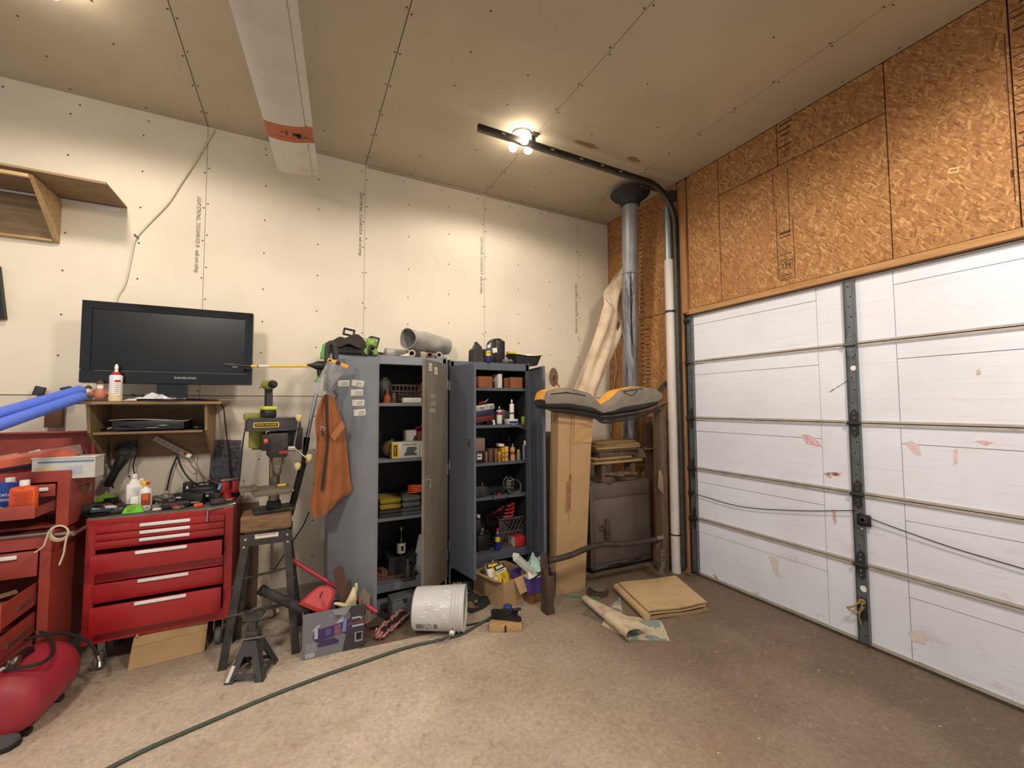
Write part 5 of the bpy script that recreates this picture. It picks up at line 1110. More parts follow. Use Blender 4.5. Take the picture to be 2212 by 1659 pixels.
for i in range(2): 
    t = thing('moving_pad', ('dark grey quilted pad under the mustard blanket', 'blue grey quilted pad under the grey blanket')[i], 'pad', (at((844, 890)[i], 1100, Y=-.4).x, -.28, zC), group='quilted pads'); c_ = (mat('charcoal_fabric', (70, 70, 68), .95, dirt=.6), mat('slate_fabric', (86, 90, 98), .95, dirt=.6))[i]
    q(c_).box((0, 0, .013), (.19, .3, .026), bev=.011).box((0, .0, .0405), (.185, .28, .025), bev=.011).build('quilting', t)
oc_ = q(orange); c = V((at(905, 1060, Y=-.36).x, -.31, zC+.165))
for i in range(4): oc_.ring(c+V((0, 0, .013*i-.0)), .075, .0065, 24, 7, (.06*i-.1, .1, 1))
tag(oc_.build('extension_lead'), 'coiled orange extension cord on the blankets', 'cord')
cr_ = thing('cord_holder', 'dark tool box behind the orange extension cord', 'tool box', (at(880, 1060, Y=-.15).x, -.12, zC)); q(charc).box((0, 0, .07), (.3, .12, .14), bev=.01).build('body', cr_); q(black).tube([(-.06, 0, .14), (-.05, 0, .17), (.05, 0, .17), (.06, 0, .14)], .006, 7).build('handle', cr_)
jk = thing('bottle_jug', 'black bottle with a skull-white label in the bottom of the light grey cabinet', 'bottle', (at(868, 1190, Y=-.36).x, -.34, zD+.16)); jk['label'] = 'black glossy bottle with a white label low in the light grey cabinet'
q(gl).lathe([(.034, 0), (.036, .01), (.036, .12), (.03, .15), (.016, .175), (.015, .2)], n=18).build('body', jk); q(steel).cyl((0, 0, .2), (0, 0, .225), .017, n=12).build('cap', jk)
g = q(offwhite).lathe([(.0366, .02), (.0366, .10)], n=18, cap=False).m(ink).box((0, -.0368, .06), (.02, .001, .04)).build('front_label', jk)
bxs = thing('parts_crate', 'dark crate under the black bottle in the light grey cabinet', 'crate', (at(866, 1220, Y=-.3).x, -.27, zD)); q(charc).obox((0, 0, 0), (.22, .2, .155), .008).build('tub', bxs); q(charc).box((0, 0, .157), (.23, .21, .006)).build('lid', bxs)
hj = thing('bottle_jack', 'small grey bottle jack at the front of the light grey cabinet', 'jack', (at(885, 1245, Y=-.5).x, -.44, zD)); dkg = mat('oily_grey', (82, 82, 78), .45, .5, .5)
q(dkg).box((0, 0, .01), (.10, .08, .02), bev=.004).build('base', hj); q(dkg).lathe([(.03, .02), (.032, .1), (.026, .112)], n=16).build('cylinder', hj); q(steel).cyl((0, 0, .11), (0, 0, .145), .013, n=12).cyl((0, 0, .145), (0, 0, .155), .018, n=12).build('ram', hj); q(dkg).cyl((.045, 0, .02), (.045, 0, .09), .010, n=10).build('pump', hj)
pbg = thing('document_sleeve', 'clear plastic sleeve with papers beside the bottle jack', 'sleeve', (at(905, 1230, Y=-.42).x, -.36, zD), rot=(-.12, .25, 0)); q(film).box((0, 0, .15), (.1, .03, .3), bev=.01).build('bag', pbg); q(mat('pale_blue_paper', (170, 180, 196), .8)).box((0, -.016, .13), (.07, .002, .16)).build('paper', pbg)
for i in range(3):
    x = at(840, 1250, Y=-.4).x; tag(q(mat('brown_plank', (132, 90, 66), .8, dirt=.5)).box((x+.03+.02*i, -.33+.02*i, zD+.0105+.021*i), (.26, .09, .02), (0, 0, .15*i-.1)).build('plank'), ('brown plank lowest in the light grey cabinet', 'brown plank in the middle of the small stack in the cabinet bottom', 'brown plank on top of the small stack in the cabinet bottom')[i], 'plank')
gc_ = thing('grey_case', 'grey hinged case standing on the floor before the light grey cabinet', 'case', (at(872, 1290, Y=-.66).x, -.62, 0), RD(6)); q(mat('slate_case', (92, 96, 98), .6, dirt=.5)).box((0, 0, .075), (.19, .12, .15), bev=.008).build('body', gc_); q(mat('slate_case', (0, 0, 0))).box((0, 0, .157), (.194, .124, .012), bev=.004).build('lid', gc_); q(dgrey).box((0, -.063, .145), (.03, .006, .03)).build('latch', gc_)
# ---------------------------------------------------------------- right cabinet contents
yA, yB, yC, yD = z2s; yE = .285; F2 = -.42
brn = mat('warm_brown_card', (150, 92, 58), .85)
carton('carton', 'brown carton at the left of the top shelf in the blue grey cabinet', 1049, 838, F2, .135, .2, .10, brn, yA)
carton('carton', 'narrow grey white carton on the top shelf between the brown ones', 1080.5, 838, F2, .042, .2, .125, offwhite, yA)
carton('carton', 'brown carton at the right of the top shelf in the blue grey cabinet', 1116, 838, F2-.005, .125, .2, .10, brn, yA)
carton('carton', 'dark narrow carton squeezed beside the grey white one on the top shelf', 1095, 838, F2+.05, .05, .16, .095, carddk, yA)
tl = -.14
def case_print(t, w, d, h): q(mat('case_print', (120, 124, 126), .5, dirt=.9, dcol=(210, 206, 200), scale=50, lo=.45, hi=.55)).box((0, -d/2-.0008, h*.45), (w*.94, .001, h*.6)).build('box_print', t)
cs1 = carton('tool_case', 'dark red tool case at the bottom of the tilted stack', 1049, 912, F2, .17, .16, .05, mat('maroon_case', (110, 34, 34), .5), yB+.03, tilt=tl)
cs2 = carton('tool_case', 'navy tool case in the middle of the tilted stack', 1049, 912, F2, .175, .16, .045, mat('navy_case', (42, 46, 82), .5), yB+.0835, tilt=tl)
cs3 = carton('clear_tool_case', 'clear white bit case on top of the tilted stack', 1049, 912, F2, .18, .15, .045, offwhite, yB+.1315, tilt=tl, face=case_print)
for i, (dx, r_) in enumerate(((-.05, .016), (.045, .02))): tag(q(dgrey).box((at(1049, 912, Y=F2).x+dx, F2+.08, yB+.0145+(i*.012)), (.04, .1, .029+i*.024), bev=.004).build('socket_block'), ('dark block under the low end of the tilted case stack', 'dark block under the raised end of the tilted case stack')[i], 'block')
t = thing('red_clip', 'small red clip tool on top of the clear bit case', 'clip', (at(1046, 880, Y=F2).x, F2+.05, yB+.188)); q(redplas).ball((0, 0, .012), (.016, .012, .010), 10).box((-.02, 0, .006), (.03, .012, .01)).build('grip', t); q(offwhite).cyl((.02, 0, .01), (.06, 0, .04), .004, n=8).build('lever', t)
spray_can('magenta banded white spray can on the second shelf of the blue grey cabinet', 1078.5, F2+.02, yB, .165, .0265, offwhite, steel, [(.52, .70, mat('magenta_print', (150, 40, 90), .5)), (.0, .05, steel)])
carton('small_battery_box', 'small white and blue box under the tall white caulk bottle', 1109, 912, F2-.005, .10, .12, .045, offwhite, yB, face=lambda t, w, d, h: q(blue).box((0, -d/2-.0008, h*.4), (w*.88, .001, h*.5)).build('box_print', t))
spray_can('tall white spray bottle standing on the small white and blue box', 1105.5, F2+.04, yB+.047, .18, .022, white, white, [(.25, .33, brownink)])
spray_can('green yellow small can at the right of the second shelf', 1130, F2+.03, yB, .085, .018, mat('olive_lime', (150, 158, 40), .5), black)
cord([V((at(1100, 912, Y=F2).x, F2-.005, yB+.01)), V((at(1118, 925, Y=F2-.04).x, F2-.05, yB-.02)), V((at(1136, 928, Y=F2-.04).x, F2-.045, yB-.035)), V((at(1140, 910, Y=F2).x, F2+.0, yB+.05))], .004, 'grey cable drooping over the second shelf edge', mat('grey_cord', (0, 0, 0)))
t = thing('pipe_fitting', 'small white pipe fitting beside the magenta banded spray can', 'fitting', (at(1067, 912, Y=F2).x, F2+.0, yB)); q(white).cyl((0, 0, 0), (0, 0, .022), .012, n=12).ball((-.004, 0, .03), .014, 10).build('body', t)
t = thing('axe_head_tool', 'dull grey tool leaning behind the spray cans', 'tool', (at(1088, 912, Y=-.25).x, -.25, yB)); q(mat('dull_olive_grey', (104, 100, 88), .7)).prism([(-.02, 0), (.03, 0), (.06, .11), (-.03, .14), (-.04, .1)], .03, (0, 0, 0), (1, 0, 0), (0, 0, 1)).build('body', t); q(dgrey).box((0, 0, .02), (.09, .05, .03)).build('base', t)
# third shelf: boxes, books and bottles in a row
carton('carton', 'dark box with a white label at the left of the third shelf', 1037, 997, F2, .075, .16, .10, black, yC, face=lambda t, w, d, h: q(offwhite).box((-.005, -d/2-.0008, h*.55), (w*.6, .001, h*.5)).m(ink).box((-.008, -d/2-.0015, h*.58), (w*.4, .0006, h*.1)).build('box_print', t))
carton('carton', 'pinkish carton stacked on the dark box on the third shelf', 1038, 964, F2+.005, .085, .15, .11, mat('pink_card', (150, 116, 112), .8), yC+.103)
rowc = [(1051, .022, .095, (150, 112, 84), 'thin tan carton'), (1060.5, .04, .115, (104, 78, 66), 'dark brown worn box'), (1072, .03, .115, (124, 80, 62), 'reddish brown manual'), (1080, .018, .085, (206, 160, 60), 'thin short yellow box'), (1088.5, .026, .122, (204, 150, 56), 'orange yellow box'), (1095.5, .028, .128, (224, 172, 76), 'bright yellow box')]
for px, w_, h_, c_, lb in rowc: carton('small_box', lb+' in the row on the third shelf', px, 997, F2+(.0 if h_ > .1 else -.005), w_, .12, h_, mat(lb.replace(' ', '_'), c_, .75, dirt=.6, scale=30), yC, face=(lambda t, w, d, h: q(ink).box((0, -d/2-.0007, h*.6), (w*.5, .0008, h*.12)).box((0, -d/2-.0007, h*.3), (w*.4, .0008, h*.2)).build('box_print', t)) if c_[0] > 200 else None)
carton('paper_carton', 'pale crumpled carton lying on the row of boxes on the third shelf', 1084, 955, F2+.02, .05, .08, .022, offwhite, yC+.131)
spray_can('tan and red glue tin on the third shelf', 1107, F2+.01, yC, .155, .023, mat('tan_tin', (204, 160, 120), .5), steel, [(.36, .54, mat('red_print', (176, 52, 40), .5))])
t = thing('small_bottle', 'small cloudy bottle with a cream cap on the third shelf', 'bottle', (at(1120, 994, Y=F2).x, F2, yC)); q(mat('olive_glass', (130, 120, 86), .2)).lathe([(.02, 0), (.021, .06), (.012, .075)], n=14).build('body', t); q(cream).cyl((0, 0, .075), (0, 0, .098), .012, n=12).build('cap', t)
t = thing('blue_bottle', 'grey bottle with a blue label at the right of the third shelf', 'bottle', (at(1135, 990, Y=F2).x, F2+.01, yC)); q(mat('grey_bottle', (150, 150, 160), .4)).box((0, 0, .07), (.045, .03, .14), bev=.008).build('body', t); q(blue).box((.004, -.0158, .068), (.03, .001, .12)).build('front_label', t); q(white).cyl((0, 0, .14), (0, 0, .175), .011, n=12).build('cap', t)
t = thing('funnel', 'dark funnel with a rod lying behind the row of boxes', 'funnel', (at(1100, 980, Y=-.24).x, -.24, yC)); q(charc).lathe([(.05, .12), (.012, .05), (.010, 0)], n=16).build('cone', t); q(steel).cyl((.0, -.02, .1), (-.03, -.05, .22), .004, n=8).build('rod', t)
# fourth shelf: cage work light, charger, cables
t = thing('work_light', 'dark cage work light with a coiled grey cord on the fourth shelf', 'lamp', (at(1105, 1060, Y=F2).x, F2+.06, yD)); cg = mat('grey_wire', (120, 118, 112), .4, .6)
g = q(cg)
for a in range(6): ca, sa = cos(a*pi/3)*.05, sin(a*pi/3)*.05; g.tube([(ca*.5, sa*.5, .03), (ca, sa, .06), (ca, sa, .12), (ca*.3, sa*.3, .15)], .003, 6)
for z in (.06, .09, .12): g.ring((0, 0, z), .05, .003, 18, 6)
g.build('cage', t); q(black).lathe([(.035, 0), (.035, .02), (.022, .035)], n=16).build('base', t); q(mat('dusty_glass', (160, 156, 150), .2, trans=.5)).ball((0, 0, .08), (.028, .028, .035), 12).build('bulb', t)
g = q(cg)
for k in range(3): g.ring((.03, -.065+.003*k, .06+.005*k), .075-.006*k, .004, 26, 6, (.05*k, 1, .1), .9)
g.build('coiled_cable', t)
t = thing('battery_charger', 'black battery charger at the left of the fourth shelf', 'charger', (at(1042, 1066, Y=F2).x, F2+.08, yD)); q(charc).box((0, 0, .045), (.12, .12, .09), bev=.006).build('body', t); q(steel).cyl((.02, -.03, .09), (.02, -.03, .12), .008, n=8).build('knob', t)
t = thing('clamp_cable', 'black cable tangle with a clamp in the middle of the fourth shelf', 'cable', (at(1074, 1066, Y=F2).x, F2+.02, yD)); q(black).tube([(-.05, .02, .01), (-.02, -.02, .05), (.02, .01, .02), (.05, -.03, .04), (.07, .02, .01), (.02, .04, .03), (-.04, .05, .008)], .006, 7).build('cable', t); q(redplas).box((.02, -.02, .012), (.02, .012, .024)).build('clamp', t)
cord([V((at(1062, 1068, Y=F2).x, F2-.02, yD+.006)), V((at(1072, 1078, Y=F2-.04).x, F2-.045, yD-.03)), V((at(1090, 1076, Y=F2-.04).x, F2-.045, yD-.03)), V((at(1098, 1066, Y=F2).x, F2+.0, yD+.006))], .003, 'thin black cable looping over the fourth shelf edge')
# bottom: milk crate, red parts, jug, can, red box
t = thing('milk_crate', 'dark lattice milk crate in the bottom of the blue grey cabinet', 'crate', (at(1108, 1180, Y=-.33).x, -.22, yE)); ck = mat('crate_plastic', (84, 76, 72), .6)
g = q(ck); w_, h_, y0 = .30, .25, -.14
for z in (.006, .13, .25): g.box((0, y0, z), (w_, .012, .012)).box((0, -y0, z), (w_, .012, .012)).box((-w_/2, 0, z), (.012, .28, .012)).box((w_/2, 0, z), (.012, .28, .012))
for x in (-w_/2, w_/2):
    for y in (y0, -y0): g.box((x, y, .128), (.014, .014, .256))
g.box((0, 0, .004), (w_, .28, .006)); g.build('frame', t)
g = q(ck)
for i in range(-4, 9):
    for s_ in (1, -1):
        x = -w_/2+i*.04; a_, b2 = V((x, y0-.002*s_, .01)), V((x+s_*.12, y0-.002*s_, .25))
        if s_ < 0: a_.x += .12; b2.x += .0
        for pnt in (a_, b2): pnt.x = max(-w_/2, min(w_/2, pnt.x))
        g.cyl(a_, b2, .0035, n=5)
g.build('lattice', t)
rd_ = mat('red_fitting', (170, 50, 44), .45)
for i in range(4):
    t = thing('ratchet_strap', ('lowest red strap ratchet heaped over the milk crate', 'second red strap ratchet from the bottom of the heap', 'third red strap ratchet from the bottom of the heap', 'topmost red strap ratchet of the heap')[i], 'strap', (at(1102+2*i, 1140-12*i, Y=-.40).x, -.35, yE+.258+.032*i), .3*i-.3); q(rd_).box((0, 0, .008), (.09, .035, .016), bev=.004).box((.04, -.0, .02), (.014, .04, .022), (0, .4, 0)).build('ratchet', t); q(steel).cyl((-.02, -.02, .016), (-.02, .02, .016), .006, n=8).build('pin', t); q(mat('dark_red_web', (112, 36, 32), .8)).box((-.11, .03, .004), (.16, .03, .004), (0, .0, .2)).build('webbing', t)
jug('oil_jug', 'black square jug in the bottom of the blue grey cabinet', (at(1048, 1200, Y=F2).x, F2+.07, yE), .2, .13, black, steel, .1)
spray_can('blue and yellow spray can with a red cap in the cabinet bottom', 1074, F2+.02, yE, .19, .0235, mat('deep_blue', (40, 44, 120), .4), redplas, [(.4, .62, yellow)])
carton('red_box', 'red and white small box at the right of the cabinet bottom', 1124, 1192, F2, .11, .14, .085, mat('red_card', (178, 40, 44), .6), yE, face=lambda t, w, d, h: q(offwhite).box((-w/2-.0006, 0, h/2), (.001, d*.96, h*.96)).build('side_print', t))
t = thing('trigger_sprayer', 'dark bottle with a pale nozzle behind the black jug', 'bottle', (at(1035, 1180, Y=-.3).x+.03, -.2, yE)); q(charc).lathe([(.04, 0), (.04, .2), (.015, .25)], n=14).build('body', t); q(offwhite).box((-.01, -.02, .27), (.03, .06, .03), bev=.006).build('nozzle', t)
# ================================================================ on top of the light grey cabinet
def TP(px, py, Y): return at(px, py, Y=Y)
bagm = mat('black_nylon', (34, 31, 30), .85, dirt=.5, dcol=(70, 60, 54), scale=8, bump=.3, bscale=60)
YB = -.36
bg_ = thing('tool_bag', 'slumped black nylon tool bag with frame handles on the light grey cabinet', 'bag', (TP(762, 765, YB).x, YB, C1T+.001)); ol = bg_.location.copy()
def bagf(u, v):
    xl, xr = TP(700, 760, YB).x-ol.x, TP(822, 760, YB).x-ol.x
    x = xl+(xr-xl)*u; a = pi*v; hh = (.05+.10*sin(pi*min(1, u*1.35))**.8+.02*sin(14*u))*(1 if u < .8 else max(.25, 1-(u-.8)*3)); 
    return (x+.02*sin(5*v), -.15*cos(a)*(.8+.2*sin(pi*u)), .002+hh*sin(a)**.8*(1+.12*sin(9*u+7*v)))
q(bagm).sheet(bagf, 22, 14, .006).build('body', bg_)
q(mat('brown_black_flap', (46, 39, 35), .85, dirt=.5)).sheet(lambda u, v: (TP(700+75*u, 760, YB).x-ol.x, -.165+.05*v+.02*sin(6*u), .03+.09*sin(pi*(.15+.6*u))*(.3+.7*v)+.012*sin(12*u+3*v)), 12, 6, .005).build('flap', bg_)
def frame_handle(px, py, w, h, rz):
    p = TP(px, py, YB+.06)-ol; g = q(black); a = p+V((-w/2*cos(rz), 0, w/2*sin(rz))); b_ = p+V((w/2*cos(rz), 0, -w/2*sin(rz))); d = V((h*sin(rz), 0, h*cos(rz)))
    for s_, e in ((a, b_), (b_, b_-d*.9), (b_-d*.9, a-d*.9), (a-d*.9, a)): g.cyl(s_, e, .008, n=8); 
    for k in (a, b_, b_-d*.9, a-d*.9): g.ball(k, .0085, 8)
    return g.build('frame_handle', bg_)
frame_handle(755, 712, .075, .05, RD(10)); frame_handle(812, 730, .05, .09, RD(14))
gm = thing('ear_muff', 'neon green and black ear muff at the end of the black tool bag', 'ear muff', (TP(801, 764, YB-.10).x, YB-.12, C1T+.001)); ng = mat('neon_muff', (128, 172, 70), .45, dirt=.6, dcol=(60, 84, 34), scale=28)
q(ng).ball((0, 0, .085), (.045, .04, .055), 14).prism([(-.07, 0), (-.02, 0), (-.02, .07), (-.05, .04)], .05, (0, 0, 0), (1, 0, 0), (0, 0, 1)).prism([(.01, 0), (.045, 0), (.05, .03), (.02, .06)], .04, (0, 0, 0), (1, 0, 0), (0, 0, 1)).build('shell', gm)
q(black).box((-.02, -.04, .03), (.02, .02, .05), bev=.005).ball((.0, -.03, .055), (.026, .02, .018), 10).ball((0, 0, .125), (.025, .03, .02), 10).build('pad', gm)
rl = thing('plastic_roll', 'big translucent grey plastic roll lying on cardboard tubes on the cabinet', 'roll', (0, 0, 0))
YR = -.44
a, b_ = at(880, 732, Y=YR), at(962, 748, Y=-.12); r_ = .084
filmroll = mat('grey_film_roll', (170, 168, 164), .38, dirt=.6, dcol=(128, 124, 118), scale=6, stretch=(1, 1, 5), bump=.4, bscale=30)
d = (b_-a).normalized(); x = d.orthogonal().normalized(); y = d.cross(x)
def roll(u, v):
    t = v*2*pi*2.05; rr = r_*(1-.045*v*2)+.004*sin(3*t+9*u)+.004*sin(17*u+t); w = 1-.30*max(0, u-.6)
    return a+(b_-a)*u+(x*cos(t)+y*sin(t))*rr*w
q(filmroll).sheet(roll, 14, 60, .0025).build('film', rl)
r2 = thing('plastic_roll', 'smaller grey plastic roll lying behind the big translucent roll', 'roll', (0, 0, 0)); a2, b2 = at(832, 760, Y=-.24), at(905, 757, Y=-.20); a2.z = b2.z = C1T+.047
q(filmroll).cyl(a2, b2, .045, .042, 18).build('film', r2); q(card).cyl(a2-(b2-a2)*.01, a2+(b2-a2)*.04, .018, n=14).build('core', r2)
for i, (px, r_, mm, lb) in enumerate(((889, .030, mat('printed_tube', (196, 180, 160), .7, dirt=.7, dcol=(110, 84, 70), scale=40), 'mottled paper roll under the front end of the big plastic roll'), (928, .024, carddk, 'brown cardboard tube under the big plastic roll'), (948, .027, filmroll, 'grey film tube at the right under the big plastic roll'))):
    p = at(px, 762, Y=-.46); t = thing('cardboard_tube', lb, 'tube', (p.x, -.47, C1T+.0005+r_)); e = V((.08, .34, 0)); dd = e.normalized(); xx = dd.orthogonal().normalized(); yy = dd.cross(xx); g = q(mm)
    n = 18; vs = []
    for pt, rr in ((V((0, 0, 0)), r_), (e, r_), (e, r_*.6), (V((0, 0, 0)), r_*.6)): vs += [pt+(xx*cos(2*pi*k/n)+yy*sin(2*pi*k/n))*rr for k in range(n)]
    g.add(vs, [(k*n+j, k*n+(j+1) % n, ((k+1) % 4)*n+(j+1) % n, ((k+1) % 4)*n+j) for k in range(4) for j in range(n)]); g.build('wall', t)
    if i == 0: q(offwhite).poly3([(-.03, -.01, -.0), (-.1, -.005, -r_+.002), (-.02, -.01, -r_+.002)], (0, .004, 0)).build('torn_end', t)
# ================================================================ on top of the blue grey cabinet
JT = C2T+.001
jc = thing('oil_container', 'black oil jug with an angled handle on the blue grey cabinet', 'jug', (TP(1033, 778, -.38).x, -.36, JT)); dirtyb = mat('dusty_black', (36, 36, 34), .5, dirt=.6, dcol=(76, 72, 64), scale=14)
q(dirtyb).prism([(-.065, 0), (.065, 0), (.07, .10), (.062, .12), (.02, .125), (.005, .15), (-.005, .17), (-.018, .17), (-.022, .15), (-.062, .115)], .11, (0, 0, 0), (1, 0, 0), (0, 0, 1)).build('body', jc)
q(dirtyb).tube([(.005, 0, .16), (.03, 0, .15), (.035, 0, .125)], .010, 8).build('handle', jc); q(black).cyl((-.012, 0, .17), (-.012, 0, .19), .016, n=14).build('cap', jc)
gc = thing('fuel_can', 'tall black ribbed plastic can behind the blue and yellow spray can', 'can', (TP(1072, 775, -.30).x, -.27, JT))
g = q(black)
g.box((.03, 0, .115), (.10, .13, .23), bev=.016).box((-.045, 0, .08), (.07, .13, .16), bev=.016)
for k in range(5): g.box((-.004+k*.018, -.066, .11), (.006, .004, .17))
g.build('body', gc); q(black).tube([(-.075, 0, .15), (-.07, 0, .20), (-.02, 0, .235), (.05, 0, .245), (.075, 0, .228)], .012, 8, flat=.7).build('handle', gc); q(offwhite).box((-.03, -.0665, .13), (.05, .001, .045), (0, -.2, 0)).build('front_label', gc)
wdc = spray_can('blue and yellow spray can with a white cap on top of the blue grey cabinet', 1055, -.47, JT, .155, .0225, mat('deep_blue', (0, 0, 0)), white, [(.36, .66, yellow), (.66, .74, mat('deep_blue', (0, 0, 0)))])
text('WD-40', .0155, mat('deep_blue', (0, 0, 0)), wdc, (0, -.0238, .085), name='label_print', sx=.85)
yb_ = thing('cleaner_box', 'white box with a yellow top band behind the black tray', 'box', (TP(1103, 760, -.16).x, -.16, JT)); q(offwhite).box((0, 0, .075), (.075, .06, .15), bev=.004).build('body', yb_); q(yellow).box((0, 0, .1375), (.0765, .0615, .027), bev=.002).build('lid', yb_)
tryt = thing('plastic_tray', 'black flared plastic tub at the right on the blue grey cabinet', 'tub', (TP(1135, 780, -.36).x, -.33, JT)); g = q(mat('matte_black_tub', (44, 44, 46), .6))
prof = [(.115, .09, 0), (.15, .115, .085), (.165, .13, .09), (.165, .13, .093), (.147, .112, .088), (.11, .085, .006)]; n = 28; vs = []
for rx, ry, z in prof:
    for k in range(n):
        a = 2*pi*k/n; ca, sa = cos(a), sin(a); e = 1/max(abs(ca), abs(sa))**.75; vs.append((rx*ca*e, ry*sa*e, z+(.012*cos(2*a) if z > .05 else 0)))
g.add(vs, [(i*n+k, i*n+(k+1) % n, (i+1)*n+(k+1) % n, (i+1)*n+k) for i in range(len(prof)-1) for k in range(n)]+[tuple(range(n)), tuple(range((len(prof)-1)*n, len(prof)*n))]); g.build('tub', tryt)
g = q(mat('matte_black_tub', (0, 0, 0)))
for k in range(5): g.box((-.06, -.104+.0035*(k-2), .03+k*.012), (.03, .004, .004))
g.build('grip_rib', tryt, kind='stuff')
crumple('white_rag', 'white rag showing over the rim of the black tub', 'rag', (TP(1140, 757, -.30).x, -.30, JT+.086), .14, .1, .03, white, 21)
gv = thing('work_glove', 'grey and black glove tucked between the fuel can and the tub', 'glove', (TP(1096, 770, -.46).x, -.43, JT), .3)
gr = mat('grey_knit', (120, 114, 110), .95, dirt=.6, dcol=(40, 38, 38), scale=40)
g = q(gr).box((0, 0, .022), (.06, .05, .04), bev=.014)
for k in range(4): g.tube([(.02, -.02+.013*k, .03), (.045+.004*k, -.022+.014*k, .034), (.06+.003*(k % 2), -.024+.015*k, .016)], .0075, 7)
g.tube([(-.0, -.022, .02), (.02, -.04, .024), (.036, -.042, .012)], .008, 7); g.build('palm', gv)
# ================================================================ corner behind the seat: heater cabinet, post, boards, pipes
hx0, hx1, hy = at(1284, 1245, Z=0).x, at(1408, 1215, Z=0).x, -.68
htz = at(1345, 1040, Y=hy).z
bz = at(1330, 1003, Y=hy-.05).z; PZ = bz+.202
cone = thing('stove_pipe', 'tall grey metal pipe with a black cone top in the corner', 'pipe', (0, 0, 0))
pt = at(1361, 440, Y=-.75); pb_ = at(1362, 900, Y=-.53)
pgal = mat('weathered_galvanised', (150, 150, 150), .5, .4, .6, (96, 98, 104), 5, stretch=(1, 1, .35)); pfoil = mat('wrinkled_foil', (160, 160, 164), .35, .7, .9, (74, 74, 80), 26, stretch=(1, 1, .08), bump=.8, bscale=20)
tilt_ = (pt-pb_).normalized(); pb_ = pb_-tilt_*((pb_.z-PZ-.004)/tilt_.z); pm_ = pb_.lerp(pt, .71)
q(pgal).cyl(pm_, pt, .079, n=28).build('upper_pipe', cone); q(pfoil).cyl(pb_, pm_+tilt_*.004, .081, n=28).build('wrapped_pipe', cone)
q(pgal).ring(pm_, .0812, .006, 28, 6, tilt_).build('band', cone)
q(mat('black_cone', (30, 32, 31), .6, dirt=.3)).lathe([(.081, -.05), (.09, -.045), (.10, -.01), (.13, .02), (.18, .055), (.192, .075), (.185, .085), (.13, .06), (.05, .03)], pt+V((0, 0, .02)), 36).build('cone_cap', cone)
g = q(black)
for k in range(11):
    x0 = 1352+random.uniform(-3, 14); y0 = random.uniform(560, 640); pts = []
    for j in range(5): yy_ = y0+j*random.uniform(25, 45); f_ = (yy_-440)/460; p = at(x0+random.uniform(-3, 3)+j*.8, yy_, Y=-.75+.22*f_-.077); pts.append(p)
    g.tube(pts, .0018, 5, 4)
g.build('foil_crease', cone, kind='stuff')
pvc = thing('pvc_pipe', 'tall white plastic pipe with a grey top beside the garage door track', 'pipe', (0, 0, 0))
YV = -.97
vw = mat('dusty_pvc', (206, 198, 192), .5, dirt=.35, dcol=(160, 150, 142), scale=4, stretch=(1, 1, .3))
p0, p1, p2 = at(1438, 450, Y=YV), at(1443, 562, Y=YV), at(1463, 1222, Y=YV)
def vline(py): 
    t = (py-562)/(1222-562); return at(1443+20*t, py, Y=YV)
xx = vline(900).x
def vz(py): return vline(py).z
q(galv).cyl((xx-.004, YV, vz(562)-.02), (xx-.004, YV, at(1438, 448, Y=YV).z), .036, n=22).build('grey_sleeve', pvc)
q(vw).cyl((xx, YV, .0), (xx, YV, vz(562)), .044, n=24).build('pipe_body', pvc)
for a_, b_ in ((676, 671), (1155, 1152)): q(dgrey).cyl((xx, YV, vz(a_)), (xx, YV, vz(b_)), .0455, n=24).build('pipe_clamp', pvc)
# heater cabinet
hx0, hx1, hy = at(1284, 1245, Z=0).x, at(1408, 1215, Z=0).x, -.68
ht = thing('metal_locker', 'brown grey metal heater cabinet behind the bumper bar', 'heater', ((hx0+hx1)/2, hy, 0), RD(-2)); hm = mat('brown_grey_enamel', (104, 92, 84), .45, .2, .5, (70, 60, 54), 4); w_ = hx1-hx0
htz = at(1345, 1040, Y=hy).z
q(hm).box((0, .19, htz/2+.02), (w_, .38, htz-.04), bev=.006).build('case', ht)
q(hm).box((0, -.004, htz-.075), (w_-.03, .012, .12), bev=.003).box((0, -.004, (htz-.15)/2+.05), (w_-.03, .012, htz-.24), bev=.003).box((-w_/2-.006, .0, htz/2+.03), (.04, .02, htz-.08), bev=.003).build('front_panel', ht)
q(dgrey).box((0, .19, .02), (w_-.05, .3, .04)).build('base', ht)
gv_ = q(rust).box((-.21, -.03, .40), (.05, .04, .08), bev=.006).cyl((-.21, -.03, .44), (-.21, -.03, .50), .016, n=10).cyl((-.21, -.03, .33), (-.21, -.03, .36), .03, n=10).ring((-.27, -.03, .43), .022, .005, 12, 6, (0, 1, 0)); gv_.build('gas_valve', ht)
q(black).tube([(-.19, .0, .06), (-.1, -.02, .07), (.0, -.012, .055), (.12, -.02, .08), (.2, -.01, .075)], .006, 6).build('dusty_wire', ht)
